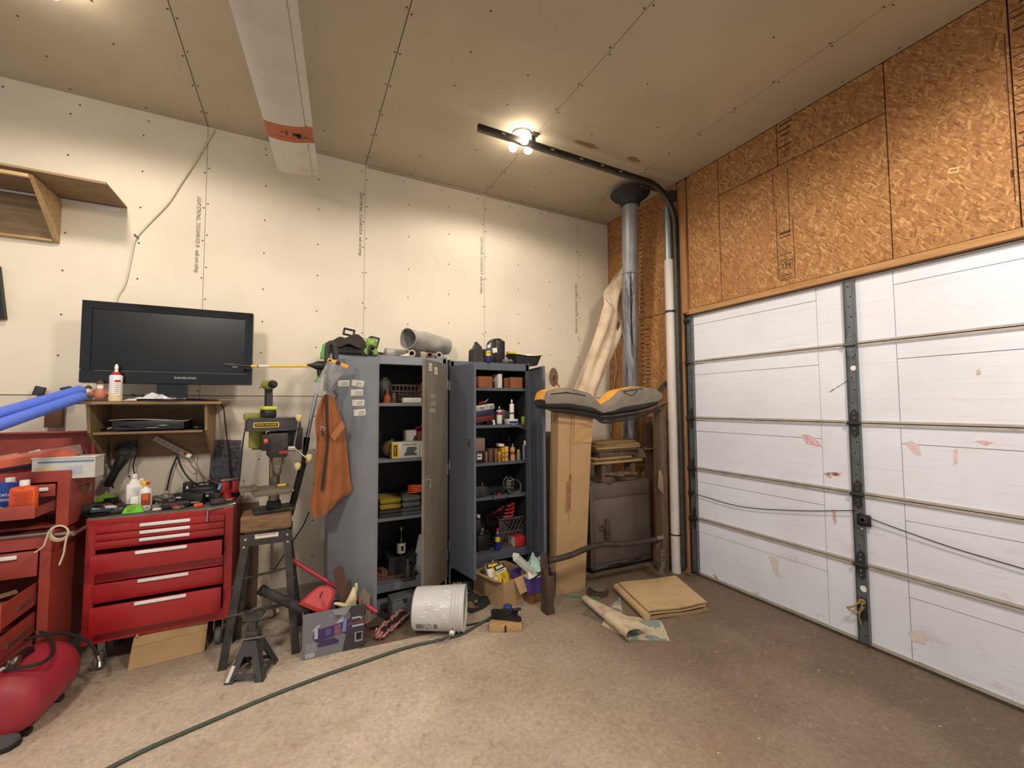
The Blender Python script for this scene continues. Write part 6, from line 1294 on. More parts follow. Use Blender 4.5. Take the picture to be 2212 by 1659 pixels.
# wood posts
def post(px, pyt, pyb, w_, d_, label, Y, mm, x_off=0.):
    b_ = at(px, pyb, Y=Y); t_ = at(px, pyt, Y=Y)
    return tag(q(mm).box((b_.x+x_off, Y, t_.z/2+.0005), (w_, d_, t_.z-.001), bev=.004).build('wood_post'), label, 'post')
post(1432, 884, 1232, .075, .09, 'brown weathered wood post standing beside the white plastic pipe', -.90, oldwood)
post(1407, 900, 1200, .10, .04, 'dark wood board standing behind the brown post', -.63, wood('dark_board', (92, 70, 54), (56, 42, 34), 4, (14, 14, 1)))
rp = q(mat('old_rope', (150, 132, 108), .9)); c = at(1425, 1022, Y=-.955)
for k in range(4): rp.tube([c+V((0, 0, .03)), c+V((.014*(k-1.5), -.01, -.04)), c+V((.018*(k-1.5), -.006, -.13-.02*k))], .006, 6)
tag(rp.build('rope_hank'), 'short hank of old rope tied to the brown wood post', 'rope')
# boards stacked on the heater
zt_ = htz+.002
hxc = (hx0+hx1)/2
scr = [(-.10, .10, .26, .16, .05, 'lowest grey wood block on the heater cabinet', .5), (.08, .08, .20, .10, .05, 'short grey block beside the lowest one on the heater', -.3), (.20, .12, .14, .1, .055, 'grey block at the right end of the heater top', .1)]
for i, (dx, dy, l, w_, h_, lb, r_) in enumerate(scr):
    tag(q(oldwood).box((hxc+dx, hy+dy, zt_+h_/2), (l, w_, h_), (0, 0, r_), bev=.003).build('wood_offcut'), lb, 'wood block')
for i, (dx, dy, z_, r_) in enumerate(((-.02, .05, .052, .4), (.07, .03, .055, -.2), (-.08, .04, .054, -.45))):
    t = thing('wood_offcut', ('tilted grey stick lying across the blocks on the heater', 'pale grey stick lying right on the heater blocks', 'grey stick jutting out at the left of the heater blocks')[i], 'wood stick', (hxc+dx, hy+dy, zt_+z_), rot=(0, .06, r_)); q(oldwood).box((0, -.02, .018), (.2, .05, .03), bev=.003).m(pine).box((.101, -.02, .018), (.002, .046, .028)).build('stick', t)
plys = wood('cut_edge_plywood', (190, 158, 108), (132, 100, 62), 6, (1, 3, 30))
lay = [(.0, .60, .38, .020, 0.0, plys), (-.05, .50, .34, .020, .05, oldwood), (-.06, .46, .34, .016, .0, plys), (.0, .5, .3, .056, .08, oldwood), (-.02, .52, .36, .022, .02, oldwood), (.0, .56, .38, .022, .03, plys), (-.01, .55, .36, .022, -.02, plys), (-.03, .50, .36, .022, .04, plys)]
z = bz; names = ('lowest pale plywood board', 'second board from the bottom, dark', 'third board from the bottom, thin', 'thick dark board', 'thin grey board above the thick dark one', 'pale plywood board third from the top', 'pale plywood board second from the top', 'topmost pale plywood board')
for (dx, l, w_, h_, r_, mm), nm in zip(lay, names):
    tag(q(mm).box((hxc-.02+dx, hy+.145, z+h_/2), (l, w_*.72, h_), (0, 0, r_), bev=.0015).build('board'), nm+' in the stack on the heater', 'board', 'boards stacked on the heater'); z += h_+.0008
for dx in (-.2, .18): tag(q(oldwood).box((hxc+dx, hy+.085, (bz+zt_+.0)/2), (.05, .1, bz-zt_-.002)).build('spacer_block'), ('wood spacer under the left end of the board stack' if dx < 0 else 'wood spacer under the right end of the board stack'), 'wood block')
wbx = thing('open_carton', 'grey brown open carton on the boards beside the brown post', 'box', (at(1395, 975, Y=-.62).x, -.52, bz+.02), .1); q(mat('grey_card', (120, 100, 82), .85, dirt=.5)).obox((0, 0, 0), (.16, .22, .1), .006).build('body', wbx); q(mat('grey_card', (0, 0, 0))).box((0, -.14, .098), (.15, .07, .004), (.2, 0, 0)).build('lid_flap', wbx)
# tall cardboard box
tcb = thing('tall_carton', 'very tall brown cardboard carton leaning next to the blue grey cabinet', 'carton', (0, 0, 0))
b0, b1, b2 = at(1200, 1262, Z=0), at(1262, 1272, Z=0), None
def CB(l, Y): return [at(x, y, Y=Y) for x, y in l]
yF = -.86
A0 = at(1200, 1240, Y=yF); A0.z = 0; A1 = at(1264, 1272, Y=yF); A1.z = .0
T0, T1 = at(1207, 866, Y=yF-.11), at(1281, 866, Y=yF-.11); T0.z = T1.z = (T0.z+T1.z)/2
dpt = V((.015, .14, 0))
g = q(card); g.add([A0, A1, A1+dpt, A0+dpt, T0, T1, T1+dpt, T0+dpt], [(3, 2, 1, 0), (4, 5, 6, 7), (0, 1, 5, 4), (1, 2, 6, 5), (2, 3, 7, 6), (3, 0, 4, 7)]); g.build('body', tcb)
g = q(mat('crinkled_card', (186, 148, 100), .85, dirt=.3, bump=.6, bscale=25)).sheet(lambda u, v: (T0.lerp(T1, .45+.55*u)).lerp(A0.lerp(A1, .45+.55*u), .22*v)+V((0, -.004-.006*sin(22*v+5*u)*sin(pi*u), 0)), 10, 14, .004); g.build('crinkled_top', tcb)
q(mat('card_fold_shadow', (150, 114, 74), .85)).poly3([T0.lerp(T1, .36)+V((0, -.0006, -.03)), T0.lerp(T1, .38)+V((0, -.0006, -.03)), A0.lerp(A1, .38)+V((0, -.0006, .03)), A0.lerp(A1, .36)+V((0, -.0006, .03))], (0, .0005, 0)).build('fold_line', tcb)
q(mat('water_stain', (128, 88, 56), .9, dirt=.8, dcol=(160, 120, 80), scale=18)).poly3([A1+V((-.10, -.0005, .03)), A1+V((-.004, -.0005, .02)), A1+V((-.002, -.0005, .22)), A1+V((-.04, -.0005, .16)), A1+V((-.08, -.0005, .2))], (0, .0004, 0)).build('stain', tcb)
tl_ = (T0-A0).normalized(); yaw_ = math.atan2(A1.y-A0.y, A1.x-A0.x)
for k, (s_, fr_) in enumerate((('CAUTION FRAGILE', .40), ('HANDLE WITH CARE', .54))):
    p = at((1224, 1230)[k], (1073, 1062)[k], Y=yF-.055); o_ = text(s_, .031, redink, tcb, (0, 0, 0), sx=1.); o_.matrix_basis = MX.Translation((p.x, p.y-.012, p.z)) @ MX.Rotation(.063, 4, 'X') @ Euler((pi/2, -pi/2, 0)).to_matrix().to_4x4()
# seat
SYf = -1.10
st_ = thing('vehicle_seat', 'grey and yellow torn two-hump vehicle seat lying on the tall carton and post', 'seat', (0, 0, 0))
up_ = [(1181, 868), (1188, 842), (1230, 836), (1280, 848), (1303, 874), (1325, 862), (1345, 842), (1385, 834), (1425, 838), (1438, 850)]
lo_ = [(1181, 874), (1188, 884), (1230, 886), (1280, 893), (1303, 899), (1325, 898), (1345, 895), (1385, 889), (1425, 878), (1438, 862)]
def seatp(u, v, k):      # k 0 upper outline, 1 lower outline ; v depth
    l = up_ if k == 0 else lo_; t = u*(len(l)-1); i = min(int(t), len(l)-2); f = t-i
    x, y = [l[i][j]*(1-f)+l[i+1][j]*f for j in (0, 1)]
    return at(x, y, Y=SYf)
def seat_shape(u, v):
    a = v*2*pi; top = seatp(u, 0, 0); low = seatp(u, 0, 1); c = (top+low)/2; h_ = (top.z-low.z)/2
    ca, sa = cos(a), sin(a); e = lambda s: math.copysign(abs(s)**.6, s)
    return V((c.x, SYf+.115-.115*e(ca)*(1-.25*(abs(2*u-1))**3), c.z+h_*e(sa)))
vinyl = mat('grey_vinyl', (126, 118, 106), .65, dirt=.5, dcol=(84, 78, 70), scale=10); vdk = mat('black_vinyl', (50, 48, 46), .7, dirt=.4)
nu, nv = 36, 28; P_ = [[seat_shape(.02+.96*i/nu, j/nv) for j in range(nv)] for i in range(nu+1)]
def band(j0, j1, mm, name, off=0.):
    g = q(mm); js = list(range(j0, j1+1)); W = len(js); cen = [sum((P_[i][j] for j in range(nv)), V())/nv for i in range(nu+1)]
    vs = [P_[i][j % nv]+(P_[i][j % nv]-cen[i]).normalized()*off for i in range(nu+1) for j in js]
    g.add(vs, [(i*W+k, (i+1)*W+k, (i+1)*W+k+1, i*W+k+1) for i in range(nu) for k in range(W-1)])
    return g.build(name, st_)
# v=0 is the front edge (toward the room), quarter turn is the top
yv_ = mat('amber_vinyl', (226, 166, 66), .55, dirt=.4, dcol=(180, 120, 50), scale=10)
band(5, 12, yv_, 'cushion_top', .004); band(-1, 5, vinyl, 'side_roll', .002); band(-4, -1, vdk, 'lower_roll', .001); band(12, 18, vinyl, 'back_roll', .0); band(18, 24, vdk, 'underside', .001)  # lower roll is black vinyl with the shadow below the left hump painted in
g = q(vdk)
for i_ in (0, nu): g.add(P_[i_], [tuple(range(nv))])
g.build('end_cap', st_)
q(black).tube([seat_shape(u, .06)+V((0, -.006, .0)) for u in (.12, .17, .22, .2, .26, .3)], .0035, 6).tube([seat_shape(u, v)+V((0, -.005, .004)) for u, v in ((.68, .1), (.72, .03), (.76, .1), (.68, .12), (.80, .12))], .0035, 6).build('stitch_mark', st_, kind='stuff')
g = q(vdk); g.tube([at(x, y, Y=SYf+.1) for x, y in ((1284, 896), (1302, 912), (1340, 908), (1390, 897), (1440, 872))], .012, 8); g.build('frame_rail', st_)
q(mat('gusset_vinyl', (56, 55, 54), .7, dirt=.3)).sheet(lambda u, v: seatp(.1+.8*u, 0, 1)+V((0, .0+.04*v, -.035*v*sin(pi*u)**.5)), 20, 4, .006).build('skirt', st_)
# rusty disc tool on the seat end
sdsk = thing('saw_blade', 'rusty round saw blade standing on the seat end beside the blue grey cabinet', 'saw blade', at(1196, 815, Y=-1.0), rot=(0, 0, .5))
q(mat('rusty_disc', (132, 112, 90), .7, .3, .8, (92, 64, 44), 14)).lathe([(.0, -.002), (.072, -.002), (.074, 0), (.072, .002), (.0, .002)], n=40, r=(pi/2, 0, 0)).build('blade', sdsk)
g = q(mat('rusty_disc', (0, 0, 0)))
for k in range(24): a = k*2*pi/24; g.prism([(-.008, 0), (.006, 0), (-.004, .006)], .003, (cos(a)*.073, 0, sin(a)*.073), (-sin(a), 0, cos(a)), (cos(a), 0, sin(a)))
g.build('tooth', sdsk, kind='stuff'); q(rust).cyl((0, .004, 0), (0, -.012, 0), .018, n=16).build('arbor', sdsk); q(pine).cyl((.01, -.012, -.02), (.06, -.02, -.08), .006, n=8).build('shaft', sdsk)
# canvas bag leaning into the corner
cbg = thing('canvas_cover', 'stained beige canvas sleeve leaning into the corner behind the seat', 'cover', (0, 0, 0)); YC = -.40
lc_ = [(1346, 575), (1325, 602), (1305, 632), (1308, 655), (1292, 705), (1268, 765), (1238, 836), (1232, 880)]
rc_ = [(1352, 580), (1350, 640), (1346, 690), (1344, 720), (1330, 748), (1312, 790), (1290, 848), (1284, 885)]
def cvf(u, v):
    k = v*(len(lc_)-1); i = min(int(k), len(lc_)-2); t = k-i
    lx, ly = [lc_[i][j]*(1-t)+lc_[i+1][j]*t for j in (0, 1)]; rx, ry = [rc_[i][j]*(1-t)+rc_[i+1][j]*t for j in (0, 1)]
    y = -.40-.22*v; p = at(lx*(1-u)+rx*u, ly*(1-u)+ry*u, Y=y); return p+V((0, -.05*sin(pi*u)+.018*sin(u*9+v*6)+.01*sin(u*17-v*9), 0))
canv = mat('stained_canvas', (206, 186, 160), .9, 0, .7, (150, 116, 92), 7, .3, 120, lo=.45, hi=.75)
q(canv).sheet(cvf, 20, 34, .008).build('sleeve', cbg)
fl = [cvf(.0, .36), cvf(1, .42), cvf(1, .52), cvf(.1, .42)]; q(mat('canvas_edge', (120, 92, 70), .9)).poly3([p+V((0, -.022, 0)) for p in fl], (0, .004, 0)).build('folded_flap', cbg)
# low clutter in the dark between cabinet and carton
tag(q(offwhite).box((at(1185, 890, Y=-.25).x, -.2, at(1185, 932, Y=-.25).z-.002+.0655), (.07, .1, .13)).build('white_sack'), 'pale paper sack in the gap beside the blue grey cabinet', 'sack')
tag(q(oldwood).box((at(1185, 1000, Y=-.25).x+.02, -.2, (at(1185, 932, Y=-.25).z)/2-.001), (.12, .14, at(1185, 932, Y=-.25).z-.004)).build('wood_upright'), 'dark upright timber in the gap beside the blue grey cabinet', 'timber')
stick(at(1408, 862, Y=-.86), at(1440, 826, Y=-.90), .05, .03, mat('dark_pole', (60, 44, 36), .8), 'dark_pole', 'dark brown stick rising behind the seat toward the white pipe', 'stick')
mat('white_cord', (200, 180, 150), .6)
g = q(mat('white_cord', (0, 0, 0))).tube([at(x, y, X=-.012) for x, y in ((1326, 745), (1332, 790), (1327, 830), (1322, 890), (1320, 935))], .006, 7); tag(g.build('corner_cable'), 'tan cable running down the corner beside the grey metal pipe', 'cable')
# ================================================================ steel bumper bar
bm_ = thing('bumper_bar', 'dark rusty steel bumper bar with bracket legs standing in front of the heater', 'bumper bar', (0, 0, 0))
YU = -1.10
pts = [at(x, y, Y=YU) for x, y in ((1184, 1212), (1230, 1200), (1270, 1184), (1305, 1176), (1345, 1176), (1390, 1170), (1428, 1163))]
bk_ = mat('scratched_dark_steel', (62, 60, 58), .45, .6, .6, (112, 88, 68), 12)
q(bk_).tube(pts, .023, 12).build('tube', bm_)
q(steel).cyl(pts[-1]+V((-.06, 0, .006)), pts[-1]+V((.01, 0, .008)), .0235, n=12).build('tube_tip', bm_)
l0 = at(1192, 1316, Z=0); YL = l0.y
lx = pts[0].x
g = q(rust).prism([(-.06, .33), (-.085, .37), (-.085, .44), (-.06, .47), (-.03, .45), (-.02, .30), (.0, .28), (.03, .28), (.035, .16), (.025, .08), (.03, .0), (-.03, .0), (-.035, .2)], .012, (lx+.02, YU, 0), (1, 0, 0), (0, 0, 1)).box((lx-.012, YU+.04, .2), (.012, .08, .4)).box((lx+.045, YU+.04, .24), (.008, .08, .12))
g.build('bracket_leg', bm_)
rx = pts[-1].x; g = q(mat('grey_bracket', (112, 108, 100), .6, .4, .6, (84, 70, 58), 14)).prism([(-.03, .0), (.022, .0), (.022, .12), (.036, .15), (.036, .30), (-.01, .30), (-.01, .16), (-.03, .12)], .01, (rx-.005, YU-.004, 0), (1, 0, 0), (0, 0, 1)).m(rust).box((rx-.035, YU+.02, .28), (.05, .05, .16), bev=.006)
g.build('bracket_leg', bm_)
h = q(gap)
for k in range(3): h.box((rx+.014, YU-.0096, .2+.035*k), (.012, .001, .012))
h.build('bolt_slot', bm_, kind='stuff')
# brake parts and bag on the floor behind the bar
bd_ = thing('brake_disc', 'rusty stacked brake discs on the floor beside the tall carton', 'brake disc', at(1290, 1282, Z=0)); bd_.location.z = 0
for k in range(3): q(rust).lathe([(.03, 0), (.09-.008*k, 0), (.09-.008*k, .012), (.03, .012)], (.01*k, .004*k, .013*k+.0005), 26).build('disc', bd_)
q(mat('grey_rust', (112, 100, 92), .7, .4)).lathe([(.0, .0), (.07, .0), (.072, .012), (.05, .02), (0, .02)], (.012, .0, .044), 24, (.12, 0, 0)).build('hub_cap', bd_)
sk = thing('wrapped_motor', 'small dark part in torn clear wrap beside the bumper bracket', 'part', at(1232, 1262, Z=0)); sk.location.z = 0
q(mat('oily_brown', (80, 66, 58), .5, dirt=.6)).ball((0, 0, .06), (.075, .06, .06), 14, .06).build('body', sk)
c_ = crumple('torn_wrap', 'x', 'x', (0, -.02, .07), .12, .1, .08, mat('shiny_film', (0, 0, 0)), 12); c_.parent = sk; del c_['label']; del c_['category']
stick(at(1221, 1287, Z=.008), at(1297, 1292, Z=.008), .012, .012, mat('green_rod', (74, 128, 92), .5), 'green_rod', 'thin green rod lying on the floor by the bumper bracket', 'rod')
stick(at(1442, 1212, Z=.012), at(1492, 1242, Z=.012), .03, .014, wood('dull_strip', (128, 112, 92), (90, 76, 62), 4, (1, 12, 12)), 'wood_strip', 'short wood strip on the floor at the foot of the white pipe', 'wood strip')
# ================================================================ carpet pad and vinyl sheet on the floor
def FZ(x, y, z=0.): return at(x, y, Z=z)
cp = thing('carpet_pad', 'folded tan carpet pad lying flat on the floor', 'carpet', (0, 0, 0))
tanm = mat('tan_felt', (190, 160, 120), .95, 0, .5, (156, 122, 82), 7, .4, 150)
c4 = [FZ(1332, 1276), FZ(1398, 1342), FZ(1532, 1321), FZ(1462, 1260)]
def pad(z0, k, s_, nm, mm):
    cen = sum(c4, V())/4; cc = [cen+(c-cen)*s_ for c in c4]
    def fn(u, v):
        p = cc[0].lerp(cc[1], u).lerp(cc[3].lerp(cc[2], u), v); return p+V((0, 0, z0+.006*sin(3*u+k)*sin(pi*v)+.010*max(0, 1-4*u)*0+.004*sin(7*v+k)))
    q(mm).sheet(fn, 14, 14, .012).build(nm, cp)
pad(.014, 0, 1.0, 'lower_fold', mat('dark_felt', (150, 122, 88), .95, dirt=.4)); pad(.042, .6, .93, 'middle_fold', tanm); pad(.068, 1.1, .95, 'upper_fold', tanm)
def edge_roll(a, b_, r): q(tanm).tube([a+V((0, 0, r+.004)), (a+b_)/2+V((0, 0, r+.002)), b_+V((0, 0, r+.004))], r, 10).build('fold_roll', cp)
edge_roll(c4[0], c4[1], .029)
vs_ = thing('vinyl_sheet', 'patterned vinyl floor sheet with a curled beige corner on the floor', 'vinyl sheet', (0, 0, 0))
def m_vinyl():
    m, nt, b = newmat('blue_swirl_vinyl'); b.inputs['Roughness'].default_value = .45; L_ = nt.links
    tc = N(nt, 'ShaderNodeTexCoord'); o = tc.outputs['Object']
    w = N(nt, 'ShaderNodeTexNoise', Scale=7., Detail=2.); L_.new(o, w.inputs['Vector'])
    wv = N(nt, 'ShaderNodeVectorMath', operation='MULTIPLY_ADD'); L_.new(w.outputs['Color'], wv.inputs[0]); wv.inputs[1].default_value = (.12, .12, .0); L_.new(o, wv.inputs[2])
    vo = N(nt, 'ShaderNodeTexVoronoi'); vo.inputs['Scale'].default_value = 15; L_.new(wv.outputs[0], vo.inputs['Vector'])
    sp_ = N(nt, 'ShaderNodeSeparateColor'); L_.new(vo.outputs['Color'], sp_.inputs[0])
    a = mix(nt, lin((200, 186, 160)), lin((130, 148, 150)), rng(nt, sp_.outputs[0], .64, .68))
    ring_ = N(nt, 'ShaderNodeMath', operation='SINE'); mu = N(nt, 'ShaderNodeMath', operation='MULTIPLY'); L_.new(vo.outputs['Distance'], mu.inputs[0]); mu.inputs[1].default_value = 20; L_.new(mu.outputs[0], ring_.inputs[0])
    a = mix(nt, a, lin((112, 120, 112)), rng(nt, ring_.outputs[0], .82, .95, 0, .8)); a = mix(nt, a, lin((120, 84, 68)), rng(nt, noise(nt, o, 5, 5), .60, .72, 0, .8)); L_.new(a, b.inputs['Base Color']); return m
vpat = m_vinyl(); vback = mat('vinyl_backing', (204, 188, 160), .8, 0, .7, (140, 92, 64), 9, .2, lo=.48, hi=.7)
q(vpat).poly3([FZ(1360, 1381), FZ(1447, 1385), FZ(1432, 1348), FZ(1425, 1340), FZ(1345, 1330), FZ(1340, 1290), FZ(1320, 1310), FZ(1300, 1350)], (0, 0, .003)).build('printed_face', vs_)
q(mat('dusty_patch_sheet', (112, 98, 84), .8, dirt=.5)).poly3([FZ(1257, 1327), FZ(1275, 1312), FZ(1352, 1345), FZ(1362, 1372)], (0, 0, .002)).build('dull_face', vs_)
ca, cb2 = FZ(1263, 1290, .04), FZ(1363, 1377, .03)
def curl(u, v):
    p = ca.lerp(cb2, u); r = .024+.014*u; t = -1.4+v*(3.7+.2*u); d = (cb2-ca).normalized(); s_ = V((d.y, -d.x, 0)); 
    if s_.x < 0: s_ = -s_
    ext = V((0, 0, 0)) if v < .72 else s_*((v-.72)*.5*u)
    return V((p.x, p.y, 0))+s_*(-r*cos(t)) + V((0, 0, .006+r+r*sin(t)*.95))+ext*.9
q(vback).sheet(curl, 16, 20, .003).build('curled_corner', vs_)
# ================================================================ bucket
bc = FZ(948, 1362); 
axd = (FZ(1000, 1345)-FZ(890, 1352)); axd.z = 0; axd.normalize()
bk_t = thing('bucket', 'dirty white plastic bucket lying on its side with a wire bail', 'bucket', (bc.x, bc.y-.005, 0), math.atan2(axd.y, axd.x)-.10)
bkm = mat('dirty_white_bucket', (206, 206, 206), .4, 0, .5, (168, 160, 150), 9, lo=.55, hi=.75)
R0, R1 = .137, .150; prof = [(0, -.17), (.125, -.17), (R0, -.16), (R1-.004, .09)]
for z in (.095, .118, .141): prof += [(R1-.004, z), (R1+.005, z+.002), (R1+.005, z+.007), (R1-.004, z+.009)]
prof += [(R1, .178), (R1+.003, .182), (R1-.002, .184), (R1-.006, .178), (R0-.006, -.155), (0, -.158)]
zc = .158
q(bkm).lathe(prof, (0, 0, zc), 40, (0, pi/2, 0), cap=False).build('shell', bk_t)
q(mat('grimy_inside', (170, 156, 128), .8, 0, .8, (110, 92, 70), 14)).lathe([(R1-.0068, .172), (R0-.0068, -.15), (0, -.153)], (0, 0, zc), 36, (0, pi/2, 0), cap=False).build('stained_inside', bk_t)
g = q(white); lug = V((.105, -.12, zc-.10)); g.cyl(lug, lug+V((0, -.016, -.013)), .018, n=14).build('lug', bk_t)
q(steel).tube([lug+V((0, -.016, -.013)), V((.08, -.145, .02)), V((.03, -.150, .006)), V((-.01, -.142, .006))], .003, 6).build('bail', bk_t); q(offwhite).cyl(V((.0, -.143, .010)), V((-.035, -.138, .010)), .009, n=10).build('grip', bk_t)
lbm = mat('grey_print', (110, 110, 110), .6, dirt=.3)
g = G()
def onb(x, a, r=.0012): rr = R0+(R1-.004-R0)*(x+.16)/.25+r; return V((x, -rr*cos(a), zc+rr*sin(a)))
def patch(x0, x1, a0, a1, mm, r=.0012):
    g.m(mm); n = 6; vs = [onb(x0+(x1-x0)*i/n, a0+(a1-a0)*j/4, r) for i in range(n+1) for j in range(5)]; g.add(vs, [(i*5+j, (i+1)*5+j, (i+1)*5+j+1, i*5+j+1) for i in range(n) for j in range(4)])
a0 = -.62
for k in range(4): patch(-.135, -.095, a0+.08*k, a0+.05+.08*k, lbm)
patch(-.092, -.085, a0, a0+.3, lbm); patch(-.018, .008, a0+.02, a0+.12, lbm); patch(-.018, .008, a0+.18, a0+.28, lbm); patch(-.010, .0, a0+.1, a0+.2, lbm)
for k in range(16):
    t0, t1 = 2*pi*k/16, 2*pi*(k+1)/16
    g.m(lbm); cx, ca_ = -.055, a0+.15; vs = [onb(cx+.024*f*cos(t), ca_+.17*f*sin(t)) for t in (t0, t1) for f in (.86, 1)]; g.add(vs, [(0, 1, 3, 2)])
vs = [onb(-.055+dx, a0+.15+da) for dx, da in ((-.014, -.1), (-.011, -.12), (.016, .1), (.013, .12))]; g.add(vs, [(0, 1, 2, 3)])
g.build('warning_print', bk_t)
sp_ = q(mat('white_splash', (244, 244, 240), .5))
for k in range(26):
    x = random.uniform(-.13, .09); a = random.uniform(-.2, 1.3); p = onb(x, a, .001); w_ = random.uniform(.006, .03)
    vs = [onb(x+w_*cos(t)*random.uniform(.6, 1), a+.03*sin(t)*random.uniform(.5, 1), .0012) for t in [j*pi/4 for j in range(8)]]; sp_.add(vs, [tuple(range(8))])
sp_.build('paint_splash', bk_t, kind='stuff')
# ================================================================ pink bristled push broom with a red handle
br = thing('push_broom', 'push broom with dirty pink bristles and a red handle on the floor', 'broom', (0, 0, 0))
b0, b1 = FZ(818, 1370, .06), at(905, 1295, Z=.075)
d = (b1-b0); ln = d.length; d.normalize(); sd2 = V((-d.y, d.x, 0)).normalized(); upb = d.cross(sd2); 
if upb.z < 0: upb = -upb
nrm = (V((.15, -.75, .62))-d*V((.15, -.75, .62)).dot(d)).normalized(); sdv = d.cross(nrm).normalized()
bw, bl_ = .062, ln
pinkb = mat('dirty_pink_bristle', (206, 142, 140), .95, 0, .6, (150, 110, 100), 40); blackb = mat('black_bristle', (40, 36, 36), .95, dirt=.6, dcol=(90, 76, 70), scale=50)
ctr = (b0+b1)/2
def BP(a, s_, h): return ctr+d*a+sdv*s_+nrm*h
def capsule(n=10, r=bw/2, l=bl_): return [(-l/2+r-r*cos(t-pi/2+pi/2)*0-r*sin(t), -r*cos(t)) for t in [pi*i/n for i in range(n+1)]]+[(l/2-r+r*sin(t), r*cos(t)) for t in [pi*i/n for i in range(n+1)]]
q(mat('broom_wood', (120, 70, 56), .6, dirt=.5)).poly3([BP(a, s_, -.055) for a, s_ in capsule(8, bw/2*.85, bl_*.97)], nrm*.022).build('broom_head', br)
def tufts(mm, ring_, name):
    g = q(mm)
    na, ns = 34, 8
    for i in range(na):
        for j in range(ns):
            a = -bl_/2+.006+(bl_-.012)*i/(na-1); s_ = -bw/2+.004+(bw-.008)*j/(ns-1)
            edge = (i < 2 or i > na-3 or j < 2 or j > ns-3)
            if edge != ring_: continue
            if abs(a) > bl_/2-bw/2 and (abs(a)-(bl_/2-bw/2))**2+s_**2 > (bw/2)**2: continue
            sp2 = .010 if ring_ else .003
            o_ = V((random.uniform(-sp2, sp2), random.uniform(-sp2, sp2), random.uniform(-sp2, sp2)))+(sdv*s_*.25 if ring_ else V())
            g.cyl(BP(a, s_, -.034), BP(a, s_, .0 if ring_ else -.006)+o_, .0042, .0052, n=5)
    return g.build(name, br, kind='stuff')
tufts(pinkb, True, 'pink_bristles'); tufts(blackb, False, 'black_bristles')
h0 = BP(-.02, 0, -.05); h2 = at(622, 1204, Y=-.62)
hp_ = at(815, 1322, Y=-.86)
q(mat('red_handle_paint', (172, 52, 66), .4, dirt=.3)).cyl(hp_, h2, .0135, n=12).build('handle', br); q(blackrub).cyl(h0, hp_, .016, .018, n=12).build('ferrule', br)
# ================================================================ bench grinder carton with things in it
g0, g1 = FZ(652, 1428), FZ(787, 1397); dv = (g1-g0); gw_ = dv.length; rz = math.atan2(dv.y, dv.x); gh = .275; gd_ = .14
gb = thing('grinder_box', 'open grey printed grinder carton on the floor holding a red dustpan', 'box', g0.lerp(g1, .5), rz)
pg = mat('printed_grey_card', (120, 118, 124), .6, dirt=.15); pdk = mat('printed_dark_card', (58, 56, 60), .6, dirt=.15)
q(pg).obox((0, gd_/2, 0), (gw_, gd_, gh), .005).build('body', gb)
g = q(pdk).prism([(gw_*.13, .002), (gw_/2, .002), (gw_/2, gh), (gw_*.22, gh), (gw_*.26, gh*.82)], .0008, (0, -.0006, 0), (1, 0, 0), (0, 0, 1)).box((0, gd_/2, .0006), (.001, .001, .001))
pu = mat('print_purple', (66, 50, 94), .5); pw = mat('print_pale', (176, 180, 200), .5); pb2 = mat('print_blue_grey', (120, 140, 180), .5); pm = mat('print_mauve', (130, 84, 112), .5)
def pr(pts, mm, y): g.m(mm).prism(pts, .0005, (0, y, 0), (1, 0, 0), (0, 0, 1))
pr([(-.09, .06), (.02, .06), (.03, .075), (.0, .10), (-.07, .10), (-.10, .075)], pu, -.0011)
cyl_ = lambda cx, cz, r, ry=1.: [(cx+r*cos(t), cz+r*ry*sin(t)) for t in [2*pi*k/16 for k in range(16)]]
pr([(-.075, .10), (.045, .115), (.045, .185), (-.075, .17)], pu, -.0014); pr([(.0, .11), (.04, .115), (.04, .18), (.0, .175)], pm, -.0016); pr([(-.05, .12), (-.02, .125), (-.02, .165), (-.05, .16)], mat('print_violet', (96, 80, 140), .5), -.0017)
pr(cyl_(-.088, .13, .034, 1.25), pu, -.0017); pr(cyl_(.072, .155, .036, 1.3), pu, -.0017); pr([(-.115, .115), (-.095, .115), (-.095, .19), (-.115, .18)], pw, -.002); pr([(.045, .125), (.068, .125), (.075, .215), (.055, .21)], pb2, -.002); pr([(-.135, .165), (-.10, .195), (-.08, .20), (-.10, .17)], pw, -.0022); pr([(.01, .185), (.04, .225), (.06, .23), (.05, .19)], pw, -.0022)
for k in range(5): g.m(pw).box((-gw_*.36, -.001, .09-.011*k), (.07-.01*(k % 2), .0006, .003))
for k in range(3): g.m(pw).box((-.0, -.001, gh-.025-.010*k), (.06, .0006, .003))
g.m(offwhite).box((-gw_*.38, -.001, .022), (.05, .0006, .026)).m(ink)
for k in range(9): g.box((-gw_*.38-.02+.005*k, -.0014, .022), (.002, .0004, .022))
g.m(pw).box((gw_*.36, -.0014, gh*.72), (.055, .0006, .010)).box((gw_*.36, -.0014, gh*.535), (.09, .0006, .012)).m(mat('print_grey_mid', (150, 150, 154), .5)).box((gw_*.40, -.0014, .075), (.048, .0006, .062)).m(ink).box((gw_*.405, -.0018, .078), (.034, .0004, .045))
g.build('box_print', gb)

